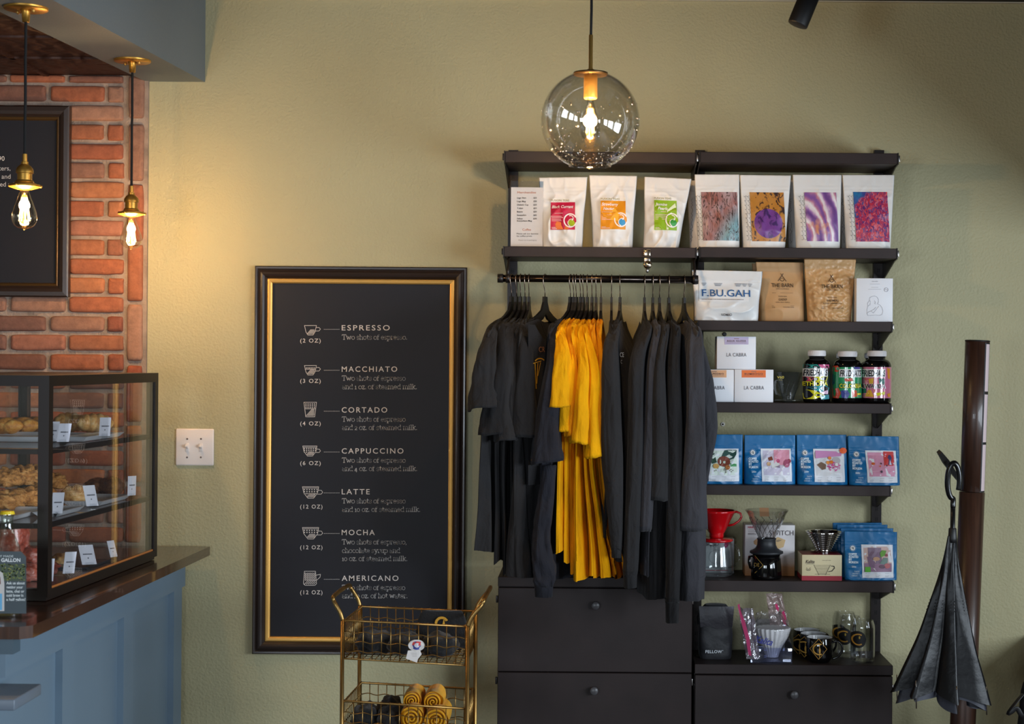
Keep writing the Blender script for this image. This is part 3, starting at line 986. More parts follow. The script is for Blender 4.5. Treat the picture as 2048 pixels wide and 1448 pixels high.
SHELF_Z = {}
def shelf(key, px0, px1, py, th, label, brk='LR', tilt_end=True):
    a, b = P(px0, py, YS), P(px1, py + (px1 - px0) * SR, YS)
    zt = (a.z + b.z) / 2
    t = th * SC(YS)
    SHELF_Z[key] = zt
    root = thing('wall_shelf', label, 'shelf', ((a.x + b.x) / 2, YS / 2, zt - t), 'shelves of the wall unit')
    MB().box((a.x + 0.0035, YS, zt - t), (b.x - 0.0035, -0.021, zt), 0.0012, seg=1).build('board', mShelf, root)
    for s, x, sg in (('L', a.x, 1), ('R', b.x, -1)):
        if s not in brk: continue
        mb = MB()
        poly = [(YS - 0.001, zt + 0.001), (YS - 0.001, zt - t - 0.001), (YS + 0.045, zt - t - 0.006), (-0.028, zt - t - 0.052), (-0.021, zt - t - 0.052), (-0.021, zt + 0.001)]
        mb.prism(poly, lambda u, v, d: Vector((d, u, v)), x, x + sg * 0.0035)
        br = mb.build('bracket', mUp, root)
        e = MB().box((x - sg * 0.0045, YS + 0.001, zt - t * 0.8), (x, YS + 0.010, zt - t * 0.2), 0.001)
        e.build('end_clip', mSteel if s == 'R' else mUp, br)
    return root
BAYL, BAYR = (1007.5, 1392.5), (1398.5, 1797)
shelf('L1', 1008, 1393.5, 302, 22.5, 'empty top shelf of the left bay, behind the globe lamp')
shelf('R1', 1398.5, 1797.5, 303.5, 21.5, 'empty top shelf of the right bay, above the bags with art prints')
shelf('L2', 1006, 1393.5, 492.5, 20.5, 'left bay shelf carrying the price card and three white tea bags')
shelf('R2', 1398.5, 1795.5, 494, 20.5, 'right bay shelf carrying four white bags with art prints')
shelf('R3', 1395, 1785.5, 641, 19.5, 'right bay shelf carrying two brown paper bags and a white pouch')
shelf('R4', 1393, 1783, 804.5, 20, 'right bay shelf carrying white boxes and black bottles')
shelf('R5', 1391, 1782, 969.5, 20, 'right bay shelf carrying a row of four blue coffee bags')
shelf('R6', 1391, 1788.5, 1160.5, 22, 'right bay shelf carrying coffee drippers, boxes and stacked blue bags')

# ---- drawer cabinets
mCab = M('black_brown_veneer', (40, 31, 30), 0.52, spec=0.28, bump=(30, 0.12, 0.001), var=(8, 0.10), aniso=(0.4, 6, 6))
mKnob = M('grey_knob', (70, 68, 70), 0.35)
def cabinet(px0, px1, py_top, py_lid, joints, knobs, label):
    a, b = P(px0, py_top, YS), P(px1, py_top + (px1 - px0) * SR, YS)
    zt = (a.z + b.z) / 2
    s = SC(YS)
    f = lambda py: zt - (py - (py_top + (px1 - px0) * SR / 2)) * s
    root = thing('drawer_cabinet', label, 'cabinet', ((a.x + b.x) / 2, YS / 2, 0.0))
    MB().box((a.x + 0.004, YS + 0.022, 0.0), (b.x - 0.004, -0.022, f(py_lid))).build('carcass', mCab, root)
    MB().box((a.x, YS - 0.001, f(py_lid)), (b.x, -0.0215, zt), 0.0012, seg=1).build('top_board', mCab, root)
    sd = MB()
    for x0, x1 in ((a.x, a.x + 0.0035), (b.x - 0.0035, b.x)):
        sd.box((x0, YS + 0.020, 0.0), (x1, -0.022, f(py_lid) - 0.0005))
    sd.build('side_panels', mUp, root)
    zs = [f(py_lid) - 0.004] + [f(j) for j in joints]
    for i, (z1, z0) in enumerate(zip(zs[:-1], zs[1:])):
        z0 = max(z0, 0.02)
        d_ = MB().box((a.x + 0.001, YS - 0.001, z0 + 0.003), (b.x - 0.001, YS + 0.019, z1), 0.0015, seg=1).build('drawer_front', mCab, root)
        if i < len(knobs):
            kx, ky = knobs[i]
            kp = P(kx, ky, YS)
            Mx = Matrix.Rotation(R(90), 3, 'X')
            MB().lathe([(0.0, 0.0195), (0.010, 0.019), (0.0122, 0.017), (0.0125, 0.012), (0.009, 0.006), (0.006, 0.0), (0.0, 0.0)], (kp.x, YS - 0.0008, kp.z), 28, Mx).build('knob', mKnob, d_)
    for i in range(3):
        z = zs[0] - 0.035 - i * 0.24
        if z > 0.05:
            for x, sg in ((a.x, -1), (b.x, 1)):
                MB().box((x, YS + 0.004, z - 0.01), (x + sg * (0.006 if (sg < 0) == (px0 < 1200) else 0.0022), YS + 0.016, z + 0.01), 0.0006).build('end_clip', mSteel if sg > 0 else mUp, root)
    SHELF_Z[label] = zt
    return zt
CABL = cabinet(996, 1385.5, 1153.5, 1174, (1346, 1519, 1692, 1865), ((1191, 1210), (1188, 1380)), 'taller dark drawer cabinet under the hanging clothes')
CABR = cabinet(1389.5, 1786, 1328, 1349, (1519, 1692, 1865), ((1587.5, 1388),), 'lower dark drawer cabinet under the shelf with mugs and glasses')

# ---- clothes rail
RY = -0.292
mRail = M('black_chrome_rail', (58, 50, 46), 0.18, 0.9)
ra, rb_ = P(998, 556.5, RY), P(1388, 556.5 + 390 * SR, RY)
RZ = (ra.z + rb_.z) / 2
RR = 0.0108
rail = thing('clothes_rail', 'black tubular clothes rail hung below the left bay shelf', 'clothes rail', ((ra.x + rb_.x) / 2, RY, RZ - RR))
Mx = Matrix.Rotation(R(90), 3, 'Y')
MB().tube([(ra.x, RY, RZ), (rb_.x, RY, RZ)], RR, 24).build('tube', mRail, rail)
for px in (1016, 1389.5):
    x = P(px, 540, RY).x
    hb = MB()
    hb.tube([(x, -0.2269, SHELF_Z['L2'] - 0.031), (x, -0.2567, SHELF_Z['L2'] - 0.04), (x, RY + 0.002, RZ + 0.03), (x, RY - 0.004, RZ + 0.008)], 0.0042, 10)
    hb.lathe([(RR + 0.0002, -0.006), (RR + 0.003, -0.006), (RR + 0.003, 0.006), (RR + 0.0002, 0.006)], (x, RY, RZ), 20, Mx)
    hb.build('hanging_arm', mUp, rail)
ec = MB()
for x in (ra.x, rb_.x):
    ec.tube([(x - 0.004, RY, RZ), (x + 0.012, RY, RZ)], RR + 0.0022, 20)
ec.build('end_caps', mUp, rail)

# ---- polished clip on the shelf edge
cx = P(1294, 520, YS)
clip = thing('shelf_clip', 'small polished metal clip with round knob on the front of the left shelf', 'clip', (cx.x, YS, P(1294, 540, YS).z))
py = lambda v: P(1294, v, YS).z
x0, x1 = P(1286.5, 520, YS).x, P(1301.5, 520, YS).x
MB().box((x0, YS - 0.012, py(514)), (x1, YS - 0.0015, py(499)), 0.0045, seg=3).build('plate', M('polished_nickel', (232, 214, 190), 0.16, 1.0), clip)
MB().box((x0 + 0.002, YS - 0.016, py(524)), (x1 - 0.002, YS - 0.0015, py(516)), 0.002).build('hinge', mSteel, clip)
mb = MB().lathe([(0.0, 0.030), (0.008, 0.0285), (0.0125, 0.024), (0.0130, 0.016), (0.010, 0.012), (0.0, 0.012)], (cx.x + 0.001, YS - 0.002, py(530)), 28, Matrix.Rotation(R(90), 3, 'X'))
mb.build('knob', M('polished_nickel_knob', (236, 222, 198), 0.14, 1.0), clip)
MB().ball((cx.x + 0.001, YS - 0.006, py(541)), (0.005, 0.004, 0.007), 12, 8).build('release_tab', mSteel, clip)

# ---- bare screw anchors left in the wall
for (px, py_, lb) in ((1445.5, 848.5, 'white plastic wall plug left in the wall above the leftmost blue bag'), (1449, 668.5, 'dark screw head in the wall just below the brown paper bag shelf')):
    c = P(px, py_)
    mb = MB().lathe([(0.0, 0.002), (0.0035, 0.0025), (0.0062, 0.0025), (0.0068, 0.0)], c, 20, Matrix.Rotation(R(90), 3, 'X'))
    o = tag(mb.build('wall_plug', M('plug_plastic', (205, 200, 190) if px < 1447 else (30, 28, 26), 0.5), org=c), lb, 'wall plug')
    if px < 1447:
        h = MB().lathe([(0.0, 0.003), (0.0026, 0.003), (0.0028, 0.0022)], c, 12, Matrix.Rotation(R(90), 3, 'X'))
        h.build('hole', M('plug_hole', (15, 14, 13), 0.9), o)
# ------------------------------------------------------------------ bags
def foil(name, rgb, rough=0.42, wr=(16.0, 0.25, 0.006), spec=0.5):
    return M(name, rgb, rough, bump=wr, spec=spec)
mWhiteBag = foil('white_matt_foil', (226, 222, 217), 0.40)
mWhiteBag2 = foil('white_satin_foil', (218, 218, 217), 0.33, (14, 0.3, 0.006))
mKraft = foil('kraft_paper', (194, 150, 102), 0.6, (60, 0.2, 0.002))
mKraftS = foil('kraft_shiny', (200, 156, 106), 0.36, (34, 0.45, 0.006))
mBlueBag = foil('blue_matt_foil', (18, 104, 158), 0.38, (18, 0.22, 0.005))

class Pouch:
    """stand-up bag given by its four photo corners, standing at depth yc on height z0"""
    def __init__(s, tl, tr, bl, br, yc, depth, z0, seal=0.16, amp=0.0, freq=5.0, seed=0, sharp=2.4, bottom=0.7, topround=0.0, sag=0.0):
        s.yc, s.depth, s.seal, s.amp, s.freq, s.seed, s.sharp, s.bottom = yc, depth, seal, amp, freq, seed, sharp, bottom
        s.c = [P(*p, yc) for p in (tl, tr, bl, br)]
        s.z0 = z0
        for k in (2, 3): s.c[k] = Vector((s.c[k].x, yc, z0))
        s.px = (tl, tr, bl, br)
        s.topround, s.sag = topround, sag
    def base(s, u, v):
        tl, tr, bl, br = s.c
        l = tl.lerp(bl, v); r = tr.lerp(br, v)
        p = l.lerp(r, u)
        if s.sag:                                 # waist of a filled bag: edges drawn in at mid height
            k = s.sag * sin(pi * min(1, max(0, (v - s.seal) / (1 - s.seal)))) ** 2
            p = p + (l.lerp(r, 0.5) - p) * k
        if s.topround:
            e = abs(2 * u - 1)
            p.z -= s.topround * max(0, (e - 0.9) / 0.1) ** 2 * max(0, 1 - v / 0.08)
        return p
    def bulge(s, u, v):
        e = max(0.0, 1 - abs(2 * u - 1) ** s.sharp)
        if v < s.seal:
            g = 0.02
        else:
            w = (v - s.seal) / (1 - s.seal)
            g = 0.02 + 0.98 * sstep(0, 0.75, w) ** 0.9
            g *= 1 - (1 - s.bottom) * sstep(0.72, 1.0, w)
        b = s.depth / 2 * g * e ** 0.62
        b += 0.0011 * exp(-((v - s.seal) / 0.012) ** 2) * (e > 0) + 0.0011 * exp(-((v - s.seal * 1.25) / 0.012) ** 2) * (e > 0)
        q = Vector((u * s.freq * 0.8 + s.seed * 7.3, v * s.freq, s.seed * 3.1))
        wgt = min(1.0, e * 2.0) * (0.25 + 0.75 * min(1, max(0, (v - s.seal * 0.6) / 0.25)))
        n = noise.noise(q) + 0.5 * noise.noise(q * 2.3)
        ridge = (1 - abs(noise.noise(q * 1.1 + Vector((9, 4, 2))))) ** 6
        b += s.amp * wgt * (n + 0.9 * ridge - 0.3)
        top = 0.0016 * noise.noise(Vector((u * 11 + s.seed, 3.3, v * 5))) * max(0, 1 - v / (s.seal + 0.02))
        return max(b, 0.0006 if 0 < u < 1 else 0) + top
    def front(s, u, v, off=0.0):
        p = s.base(u, v); p.y = s.yc - s.bulge(u, v) - off; return p
    def back(s, u, v):
        p = s.base(u, v); p.y = s.yc + s.bulge(1 - u, v) * 0.85; return p
    def fn(s, px, py, off):
        tl, tr, bl, br = s.px
        v = max(0.0, min(1.0, (py - (tl[1] + tr[1]) / 2) / ((bl[1] + br[1]) / 2 - (tl[1] + tr[1]) / 2)))
        xl = tl[0] + (bl[0] - tl[0]) * v; xr = tr[0] + (br[0] - tr[0]) * v
        u = max(0.0, min(1.0, (px - xl) / (xr - xl)))
        p = P(px, py, s.yc)
        zt = s.base(u, v).z
        p.z = zt; p.y = s.yc - s.bulge(u, v) - off - 0.0004
        return p
    def body(s, root, mat, nu=48, nv=66):
        rs = []
        for j in range(nv + 1):
            v = (j / nv)
            ring = [s.front(i / nu, v) for i in range(nu + 1)] + [s.back(1 - i / nu, v) for i in range(1, nu)]
            rs.append(ring)
        # base gusset tucked in under the bag
        last = rs[-1]
        cx = sum((p for p in last), Vector()) / len(last)
        o = MB().rings(rs, True, True).build('pouch', mat, root)
        return o
    def label(s, root, x0, y0, x1, y1, mat=None, name='label', nu=26, nv=26, off=0.0012, col=None, sk=(0, 0)):
        mb = MB()
        def f(u, v):
            return s.fn(x0 + (x1 - x0) * u + sk[0] * v, y0 + (y1 - y0) * v + sk[1] * u, off)
        mb.sheet(f, nu, nv, uv=True, col=col)
        return mb.build(name, mat or PRINT, root)

def bag(label, cat, tl, tr, bl, br, yc, depth, key, mat, group=None, name='coffee_bag', **kw):
    z0 = SHELF_Z[key] if isinstance(key, str) else key
    p = Pouch(tl, tr, bl, br, yc, depth, z0 + 0.0006, **kw)
    c = (p.c[2] + p.c[3]) / 2
    root = thing(name, label, cat, (c.x, yc, z0), group)
    p.body(root, mat)
    return p, root

# ---- tea bags on the left bay shelf
TEAG = 'white tea bags with coloured labels'
def tea(label, tl, tr, bl, br, lab, colr, name1, leaf, extra, seed, sk=(0, 0), skew=0.0):
    p, root = bag(label, 'tea bag', tl, tr, bl, br, -0.197, 0.062, 'L2', mWhiteBag, TEAG, 'tea_bag', seed=seed, amp=0.0075, seal=0.17, sharp=2.2, bottom=0.75, sag=0.03, freq=3.6)
    x0, y0, x1, y1 = lab
    p.label(root, x0 - 0.4, y0 - 7.0, x1, y0 + 0.5, col=(238, 234, 228), name='label_header', nv=4, sk=sk)
    p.label(root, x0, y0, x1, y1, col=colr, sk=sk)
    ik = Ink(p.fn, 0.0007)
    ik.text('FUSION TEAS', x0 + 0.5, y0 - 1.6, 3.6, (150, 140, 84), w=(x1 - x0) * 0.75, k=3, bold=0.01)
    for i, (t, tx, ty, tw) in enumerate(name1):
        ik.text(t, x0 + tx, y0 + ty, 5.4, (250, 240, 236), k=4, bold=0.02, shear=0.3, w=tw)
    for i in range(5):
        ik.rect(x0 + 2, y0 + 22 + i * 2.9 + (3 if i else 0), x0 + 2 + (22, 25, 23, 26, 20)[i], y0 + 22.9 + i * 2.9 + (3 if i else 0), (236, 200, 200), 3)
    for i in range(2): ik.rect(x0 + 2, y1 - 5 + i * 2.4, x0 + 10 + 8 * i, y1 - 4.1 + i * 2.4, (236, 210, 210), 3)
    lx, ly = x1 - 9.5, y0 + (y1 - y0) * 0.67
    if extra: ik.poly(extra[1], extra[0], 3)
    ik.ell(lx, ly, 12.2, 13.0, colr, 4); ik.arc(lx, ly, 12.3, 2.4, 30, 345, (250, 238, 232), 5, ry=13)
    ik.ell(lx + 2.5, ly + 5, 6.5, 6.5, leaf, 5); ik.arc(lx + 2.5, ly + 4.5, 7.2, 1.5, 60, 250, (250, 240, 235), 6)
    ik.arc(lx + 0.5, ly - 4.5, 5.2, 1.6, -60, 120, (250, 240, 235), 6)
    ik.build('label_print', root)
    return root
tea('white tea bag with crimson label, beside the clear price card holder', (1077.8, 355.5), (1174.8, 354), (1085.7, 491), (1164.5, 491), (1101.8, 403, 1150.3, 457.5), (196, 14, 64),
    [('Black Currant', 2, 12, 43)], (170, 190, 30), ((236, 120, 50), [(1111, 447), (1114, 441), (1122, 443), (1138, 455), (1136, 457), (1113, 457)]), 1)
tea('white tea bag with orange label, middle of the three tea bags', (1178, 350.5), (1274, 352), (1185.8, 491), (1265, 491), (1201.3, 400, 1251, 456), (232, 150, 16),
    [('Strawberry', 2, 10, 33), ('Nectar', 5, 18.5, 22)], (58, 150, 200), ((248, 182, 50), [(1218, 425), (1228, 414), (1238, 424), (1236, 440), (1222, 438)]), 2)
tea('white tea bag with lime green label, rightmost of the three tea bags', (1288.7, 353.6), (1383, 358), (1286.7, 491), (1357, 491), (1308, 399, 1353, 457), (142, 180, 20),
    [('Jasmine', 2, 11, 24), ('Pearls', 7, 19, 20)], (60, 160, 70), ((232, 240, 200), [(1334, 418), (1350, 404), (1352, 412), (1340, 424), (1336, 456), (1332, 456)]), 3)

# ---- price card in an acrylic holder
z0 = SHELF_Z['L2']
card = thing('price_card', 'clear acrylic holder with a white printed price list at the left end of the shelf', 'price card', (P(1052, 490, -0.2149).x, -0.203, z0))
YK = -0.2006
mAcr = clear('acrylic', base=0.06, edge=0.5, rough=0.02)
a, b = P(1021.5, 362, YK), P(1086, 491, YK)
MB().box((a.x, YK - 0.0035, z0 + 0.0005), (b.x, YK - 0.0022, a.z), 0.0004, seg=1).box((a.x, YK + 0.0012, z0 + 0.0005), (b.x, YK + 0.0024, a.z), 0.0004, seg=1).box((a.x, YK - 0.003, z0 + 0.0005), (b.x, YK + 0.04, z0 + 0.003)).build('holder', mAcr, card)
a2 = P(1021.5, 374.5, YK)
MB().box((a2.x + 0.001, YK - 0.0008, z0 + 0.004), (b.x - 0.001, YK, a2.z)).build('paper', M('card_paper', (232, 226, 222), 0.7), card)
ik = Ink(flat(YK - 0.0009))
OR = (206, 120, 84); BK = (70, 62, 62)
ik.text('Merchandise', 1035, 387, 4.2, OR, w=37)
for i, (t, pr) in enumerate((('Logo Shirt', '$25'), ('Logo Mug', '$20'), ('Diabetic Cap', '$25'), ('T-shirt', '$25'), ('Beanie', '$20'), ('Sweatshirt', '$45'), ('Fellow', '$30'))):
    ik.text(t, 1034, 397.3 + 6.9 * i, 3.0, BK, bold=0.015); ik.text(pr, 1073.5, 397.3 + 6.9 * i, 3.0, BK, align='R', bold=0.015)
ik.text('Everywhere Mug', 1034, 443.2, 3.0, BK, bold=0.015)
ik.text('Coffee', 1045, 461.5, 4.4, OR)
ik.text('Please ask our baristas', 1033.5, 468.8, 2.9, BK, w=43); ik.text('for coffee prices.', 1033.5, 473.6, 2.9, BK, w=31)
ik.text('Please no re-packaging', 1037, 481.5, 2.5, (150, 140, 138), w=36)
ik.build('card_lettering', card)

# ---- white bags with art prints
def art_mat(kind):
    m, nt, b = new_mat('art_print_' + kind)
    uv = nt.nodes.new('ShaderNodeUVMap')
    L = nt.links.new
    def noisen(scale, detail=4, dist=0.0, off=(0, 0, 0), stretch=(1, 1, 1)):
        mp = node(nt, 'ShaderNodeMapping'); mp.inputs['Location'].default_value = off; mp.inputs['Scale'].default_value = stretch
        L(uv.outputs[0], mp.inputs['Vector'])
        n = node(nt, 'ShaderNodeTexNoise', Scale=scale, Detail=detail, Distortion=dist)
        L(mp.outputs[0], n.inputs['Vector']); return n.outputs['Fac']
    def mixc(f, a, c):
        x = nt.nodes.new('ShaderNodeMix'); x.data_type = 'RGBA'
        L(f, x.inputs[0])
        for sock, val in ((x.inputs[6], a), (x.inputs[7], c)):
            if isinstance(val, tuple): sock.default_value = lin(val)
            else: L(val, sock)
        return x.outputs[2]
    def bw(f, lo, hi): return ramp(nt, f, [(lo, (0, 0, 0)), (hi, (255, 255, 255))])
    sp = nt.nodes.new('ShaderNodeSeparateXYZ'); L(uv.outputs[0], sp.inputs[0])
    if kind == 'branches':
        base = mixc(bw(noisen(2.2, 3, 0.4), 0.35, 0.62), (150, 84, 70), (176, 150, 152))
        low = nt.nodes.new('ShaderNodeMath'); low.operation = 'MULTIPLY'; L(sp.outputs[1], low.inputs[0]); L(sp.outputs[0], low.inputs[1])
        base = mixc(bw(low.outputs[0], 0.22, 0.6), base, (124, 160, 166))
        f = nt.nodes.new('ShaderNodeMath'); f.operation = 'SUBTRACT'; f.inputs[1].default_value = 0.5
        L(noisen(5.5, 6, 1.2, (3, 1, 0), (1.6, 0.55, 1)), f.inputs[0])
        ab = nt.nodes.new('ShaderNodeMath'); ab.operation = 'ABSOLUTE'; L(f.outputs[0], ab.inputs[0])
        col = mixc(bw(ab.outputs[0], 0.008, 0.035), (62, 40, 34), base)
    elif kind == 'disc':
        base = mixc(bw(noisen(7, 6, 1.0), 0.53, 0.6), (188, 126, 52), (58, 36, 34))
        c = nt.nodes.new('ShaderNodeVectorMath'); c.operation = 'DISTANCE'
        mp = node(nt, 'ShaderNodeMapping'); mp.inputs['Scale'].default_value = (0.72, 1.0, 1.0)
        L(uv.outputs[0], mp.inputs['Vector']); L(mp.outputs[0], c.inputs[0]); c.inputs[1].default_value = (0.36, 0.64, 0)
        pur = mixc(bw(noisen(6, 5, 0.8, (5, 5, 0)), 0.52, 0.62), (116, 62, 138), (66, 34, 92))
        col = mixc(bw(c.outputs['Value'], 0.295, 0.305), pur, base)
    elif kind == 'swirl':
        w = node(nt, 'ShaderNodeTexWave', Scale=0.62, Distortion=5.0, Detail=5.0); w.wave_type = 'RINGS'; w.rings_direction = 'Z'
        w.inputs['Detail Scale'].default_value = 1.6; w.inputs['Phase Offset'].default_value = 1.2
        mp = node(nt, 'ShaderNodeMapping'); mp.inputs['Location'].default_value = (0.15, -0.55, 0); mp.inputs['Scale'].default_value = (0.8, 0.7, 1)
        L(uv.outputs[0], mp.inputs['Vector']); L(mp.outputs[0], w.inputs['Vector'])
        col = ramp(nt, w.outputs['Fac'], [(0.0, (108, 66, 132)), (0.18, (170, 120, 170)), (0.38, (226, 204, 208)), (0.6, (236, 226, 224)), (0.8, (196, 128, 150)), (1.0, (130, 84, 152))])
        col = mixc(bw(noisen(2.4, 4, 0.6, (2, 7, 0)), 0.56, 0.7), col, (214, 142, 108))
    else:
        v = node(nt, 'ShaderNodeTexVoronoi', Scale=26.0)
        nd = node(nt, 'ShaderNodeTexNoise', Scale=14.0, Detail=4.0); L(uv.outputs[0], nd.inputs['Vector'])
        vm = nt.nodes.new('ShaderNodeVectorMath'); vm.operation = 'MULTIPLY_ADD'; vm.inputs[1].default_value = (0.16, 0.16, 0)
        L(nd.outputs['Color'], vm.inputs[0]); L(uv.outputs[0], vm.inputs[2]); L(vm.outputs[0], v.inputs['Vector'])
        s2 = nt.nodes.new('ShaderNodeSeparateColor'); L(v.outputs['Color'], s2.inputs[0])
        fl = ramp(nt, s2.outputs[0], [(0.0, (196, 44, 62)), (0.3, (150, 46, 92)), (0.5, (74, 42, 108)), (0.7, (214, 70, 66)), (0.85, (206, 110, 130)), (1.0, (60, 70, 132))])
        sky = mixc(bw(noisen(5, 4), 0.4, 0.6), (38, 112, 160), (60, 60, 130))
        add = nt.nodes.new('ShaderNodeMath'); add.operation = 'MULTIPLY_ADD'; add.inputs[1].default_value = 0.9
        sb = nt.nodes.new('ShaderNodeMath'); sb.operation = 'ADD'; L(sp.outputs[0], sb.inputs[0]); L(sp.outputs[1], sb.inputs[1])
        L(noisen(3.0, 4, 0.3, (1, 4, 0)), add.inputs[0]); L(sb.outputs[0], add.inputs[2])
        col = mixc(bw(add.outputs[0], 0.86, 0.94), sky, fl)
    L(col, b.inputs['Base Color']); b.inputs['Roughness'].default_value = 0.4
    return m
ARTG = 'white bags with art prints'
def artbag(label, tl, tr, bl, br, art, kind, seed, script):
    p, root = bag(label, 'coffee bag', tl, tr, bl, br, -0.2006, 0.05, 'R2', mWhiteBag, ARTG, seed=seed, amp=0.0035, seal=0.17, sharp=3.0, bottom=0.85, freq=3.5)
    x0, y0, x1, y1 = art
    p.label(root, x0, y0, x1, y1, art_mat(kind), 'art_print', sk=(4, 0))
    ik = Ink(p.fn, 0.0008)
    rnd = random.Random(seed)
    for cxs in (x0 - 9.5, x0 - 3.5):
        pts = []
        t_, am = 0.0, 2.0
        while y0 + 5 + t_ * 1.55 < y1 - 2:
            am += (rnd.uniform(1.0, 3.0) - am) * 0.25
            pts.append((cxs + am * cos(t_ * 1.15) + (t_ * 1.55) * 0.06, y0 + 5 + t_ * 1.55 + 1.9 * sin(t_ * 1.15 + 0.7))); t_ += 0.45
        ik.line(pts, 0.5, (96, 84, 84), 3)
    ik.build('side_script', root)
    return root
artbag('white bag with brown and teal print of bare branches', (1388.7, 349), (1478.6, 349), (1396, 493), (1479, 493), (1402, 383.5, 1474, 479), 'branches', 11, 0)
artbag('white bag with ochre print and a large purple disc', (1479.4, 350), (1582, 351), (1486.5, 493), (1570, 493), (1499, 384, 1567, 480), 'disc', 12, 0)
artbag('white bag with pale purple and white brush swirl print', (1585, 349.5), (1683, 350), (1592, 494), (1680, 494), (1608, 384, 1672, 480), 'swirl', 13, 0)
artbag('white bag with red blossom print on blue, at the right end of the shelf', (1684.5, 350), (1789, 350), (1692, 494), (1781, 494), (1706, 383, 1774, 480), 'blossom', 14, 0)
mBehind = foil('white_matt_foil_b', (222, 216, 211), 0.45)
for i, (tl, tr, lb) in enumerate(((1374, 1462, 'white bag standing behind the bag with the branches print'), (1478, 1578, 'white bag standing behind the bag with the purple disc'),
                                  (1571, 1668, 'white bag standing behind the bag with the purple swirl'), (1676, 1776, 'white bag standing behind the bag with the blossom print'))):
    tl_, tr_ = (tl, 360), (tr, 360)
    p, root = bag(lb, 'coffee bag', tl_, tr_, (tl + 6, 493), (tr - 8, 493), -0.1051, 0.045, 'R2', mBehind, ARTG, seed=20 + i, amp=0.0012, seal=0.17, sharp=3.0, bottom=0.85)
    ik = Ink(p.fn, 0.0008)
    rnd = random.Random(i)
    pts = []; y = 395
    while y < 480:
        pts.append((tl + 9 + rnd.uniform(-2.5, 2.5), y)); y += rnd.uniform(1.5, 4)
    ik.line(pts, 0.55, (96, 84, 84), 3); ik.build('side_script', root)

# ---- white pouch and brown paper bags
p, root = bag('wide white pouch with large blue lettering at the left end of its shelf', 'coffee bag', (1384, 540), (1525.3, 543), (1388.5, 640), (1516, 640), -0.222, 0.052, 'R3', mWhiteBag2, None, seed=31, amp=0.0042, seal=0.19, sharp=2.6, bottom=0.7, freq=3.6, sag=0.02)
p.label(root, 1398, 561, 1497, 603, col=(222, 222, 222), nu=20, nv=10)
ik = Ink(p.fn, 0.0013)
ik.text('F.BU.GAH', 1403.5, 592.5, 13.2, (22, 84, 142), w=96, k=3, bold=0.006)
for i in range(28): ik.rect(1403 + 3.0 * i, 597.5, 1403 + 3.0 * i + (2.0 + (i % 3) * 0.3), 599.2, (168, 160, 160), 3)
for (x, w) in ((1403.5, 9), (1428, 16), (1469, 14), (1484, 10), (1495, 9)):
    for r in range(3): ik.rect(x + r, 566.5 + 2.2 * r, x + w - 1.5 * r, 567.6 + 2.2 * r, (128, 126, 132), 3)
ik.text('NOMAD', 1452, 631, 4.6, (70, 70, 76), w=21, align='C', bold=0.01)
ik.build('label_print', root)
BRN = (72, 52, 36)
def barn(label, tl, tr, bl, br, cx, dy, mat, amp, freq, seed, word, yc):
    p, root = bag(label, 'coffee bag', tl, tr, bl, br, yc, 0.066, 'R3', mat, 'brown paper coffee bags', seed=seed, amp=amp, freq=freq, seal=0.10, sharp=2.6, bottom=0.78)
    ik = Ink(p.fn, 0.0008)
    ik.line([(cx - 8, 561.5 + dy), (cx + 2.5, 547 + dy)], 1.0, BRN); ik.line([(cx + 8, 562 + dy), (cx - 2.5, 547 + dy)], 1.0, BRN)
    ik.line([(cx - 4.5, 556 + dy), (cx + 4.5, 556 + dy)], 0.9, BRN); ik.arc(cx, 558 + dy, 3.8, 1.0, 180, 360, BRN)
    ik.text('THE BARN', cx, 574 + dy, 7.6, BRN, w=43, align='C', bold=0.006)
    ik.text('COFFEE ROASTERS BERLIN', cx, 578.6 + dy, 2.4, BRN, w=26, align='C')
    ik.line([(cx - 21, 585.3 + dy), (cx + 21, 585.3 + dy)], 0.4, BRN)
    ik.text(word[0], cx, 593.5 + dy, 2.4, BRN, w=17, align='C'); ik.text(word[1], cx, 600.5 + dy, 4.2, BRN, w=word[3], align='C', bold=0.01)
    ik.text(word[2], cx, 605 + dy, 2.2, BRN, w=word[4], align='C')
    ik.line([(cx - 22, 610.5 + dy), (cx + 22, 610.5 + dy)], 0.4, BRN)
    ik.text('250g', cx - 22, 614.5 + dy, 2.1, BRN); ik.text('WHOLE BEAN COFFEE', cx + 22, 614.5 + dy, 2.1, BRN, w=22, align='R')
    ik.build('bag_lettering', root)
    return root
barn('smooth brown paper bag with printed lettering, between white pouch and crinkled bag', (1511, 524), (1607, 525), (1519, 641), (1609, 641), 1563.5, 0, mKraft, 0.004, 2.6, 41, ('ETHIOPIA, SIDAMA', 'GUNDROP', 'FLORAL, PEACH, TROPICAL', 17, 28), -0.178)
barn('crinkled vacuum-packed brown paper bag with the same lettering, beside white carton', (1607.5, 518.5), (1712, 518.5), (1615, 642), (1701.5, 642), 1662, 2.5, mKraftS, 0.0055, 11.0, 42, ('RED HILL, ETHIOPIA', 'KARIYMUKI', 'BLACKBERRY, RASPBERRY, SUGAR', 22, 38), -0.197)
p, root = bag('brown paper bag mostly hidden behind the smooth brown bag', 'coffee bag', (1504, 527), (1598, 528), (1510, 641), (1600, 641), -0.1051, 0.045, 'R3', mKraft, 'brown paper coffee bags', seed=44, amp=0.001, seal=0.10)

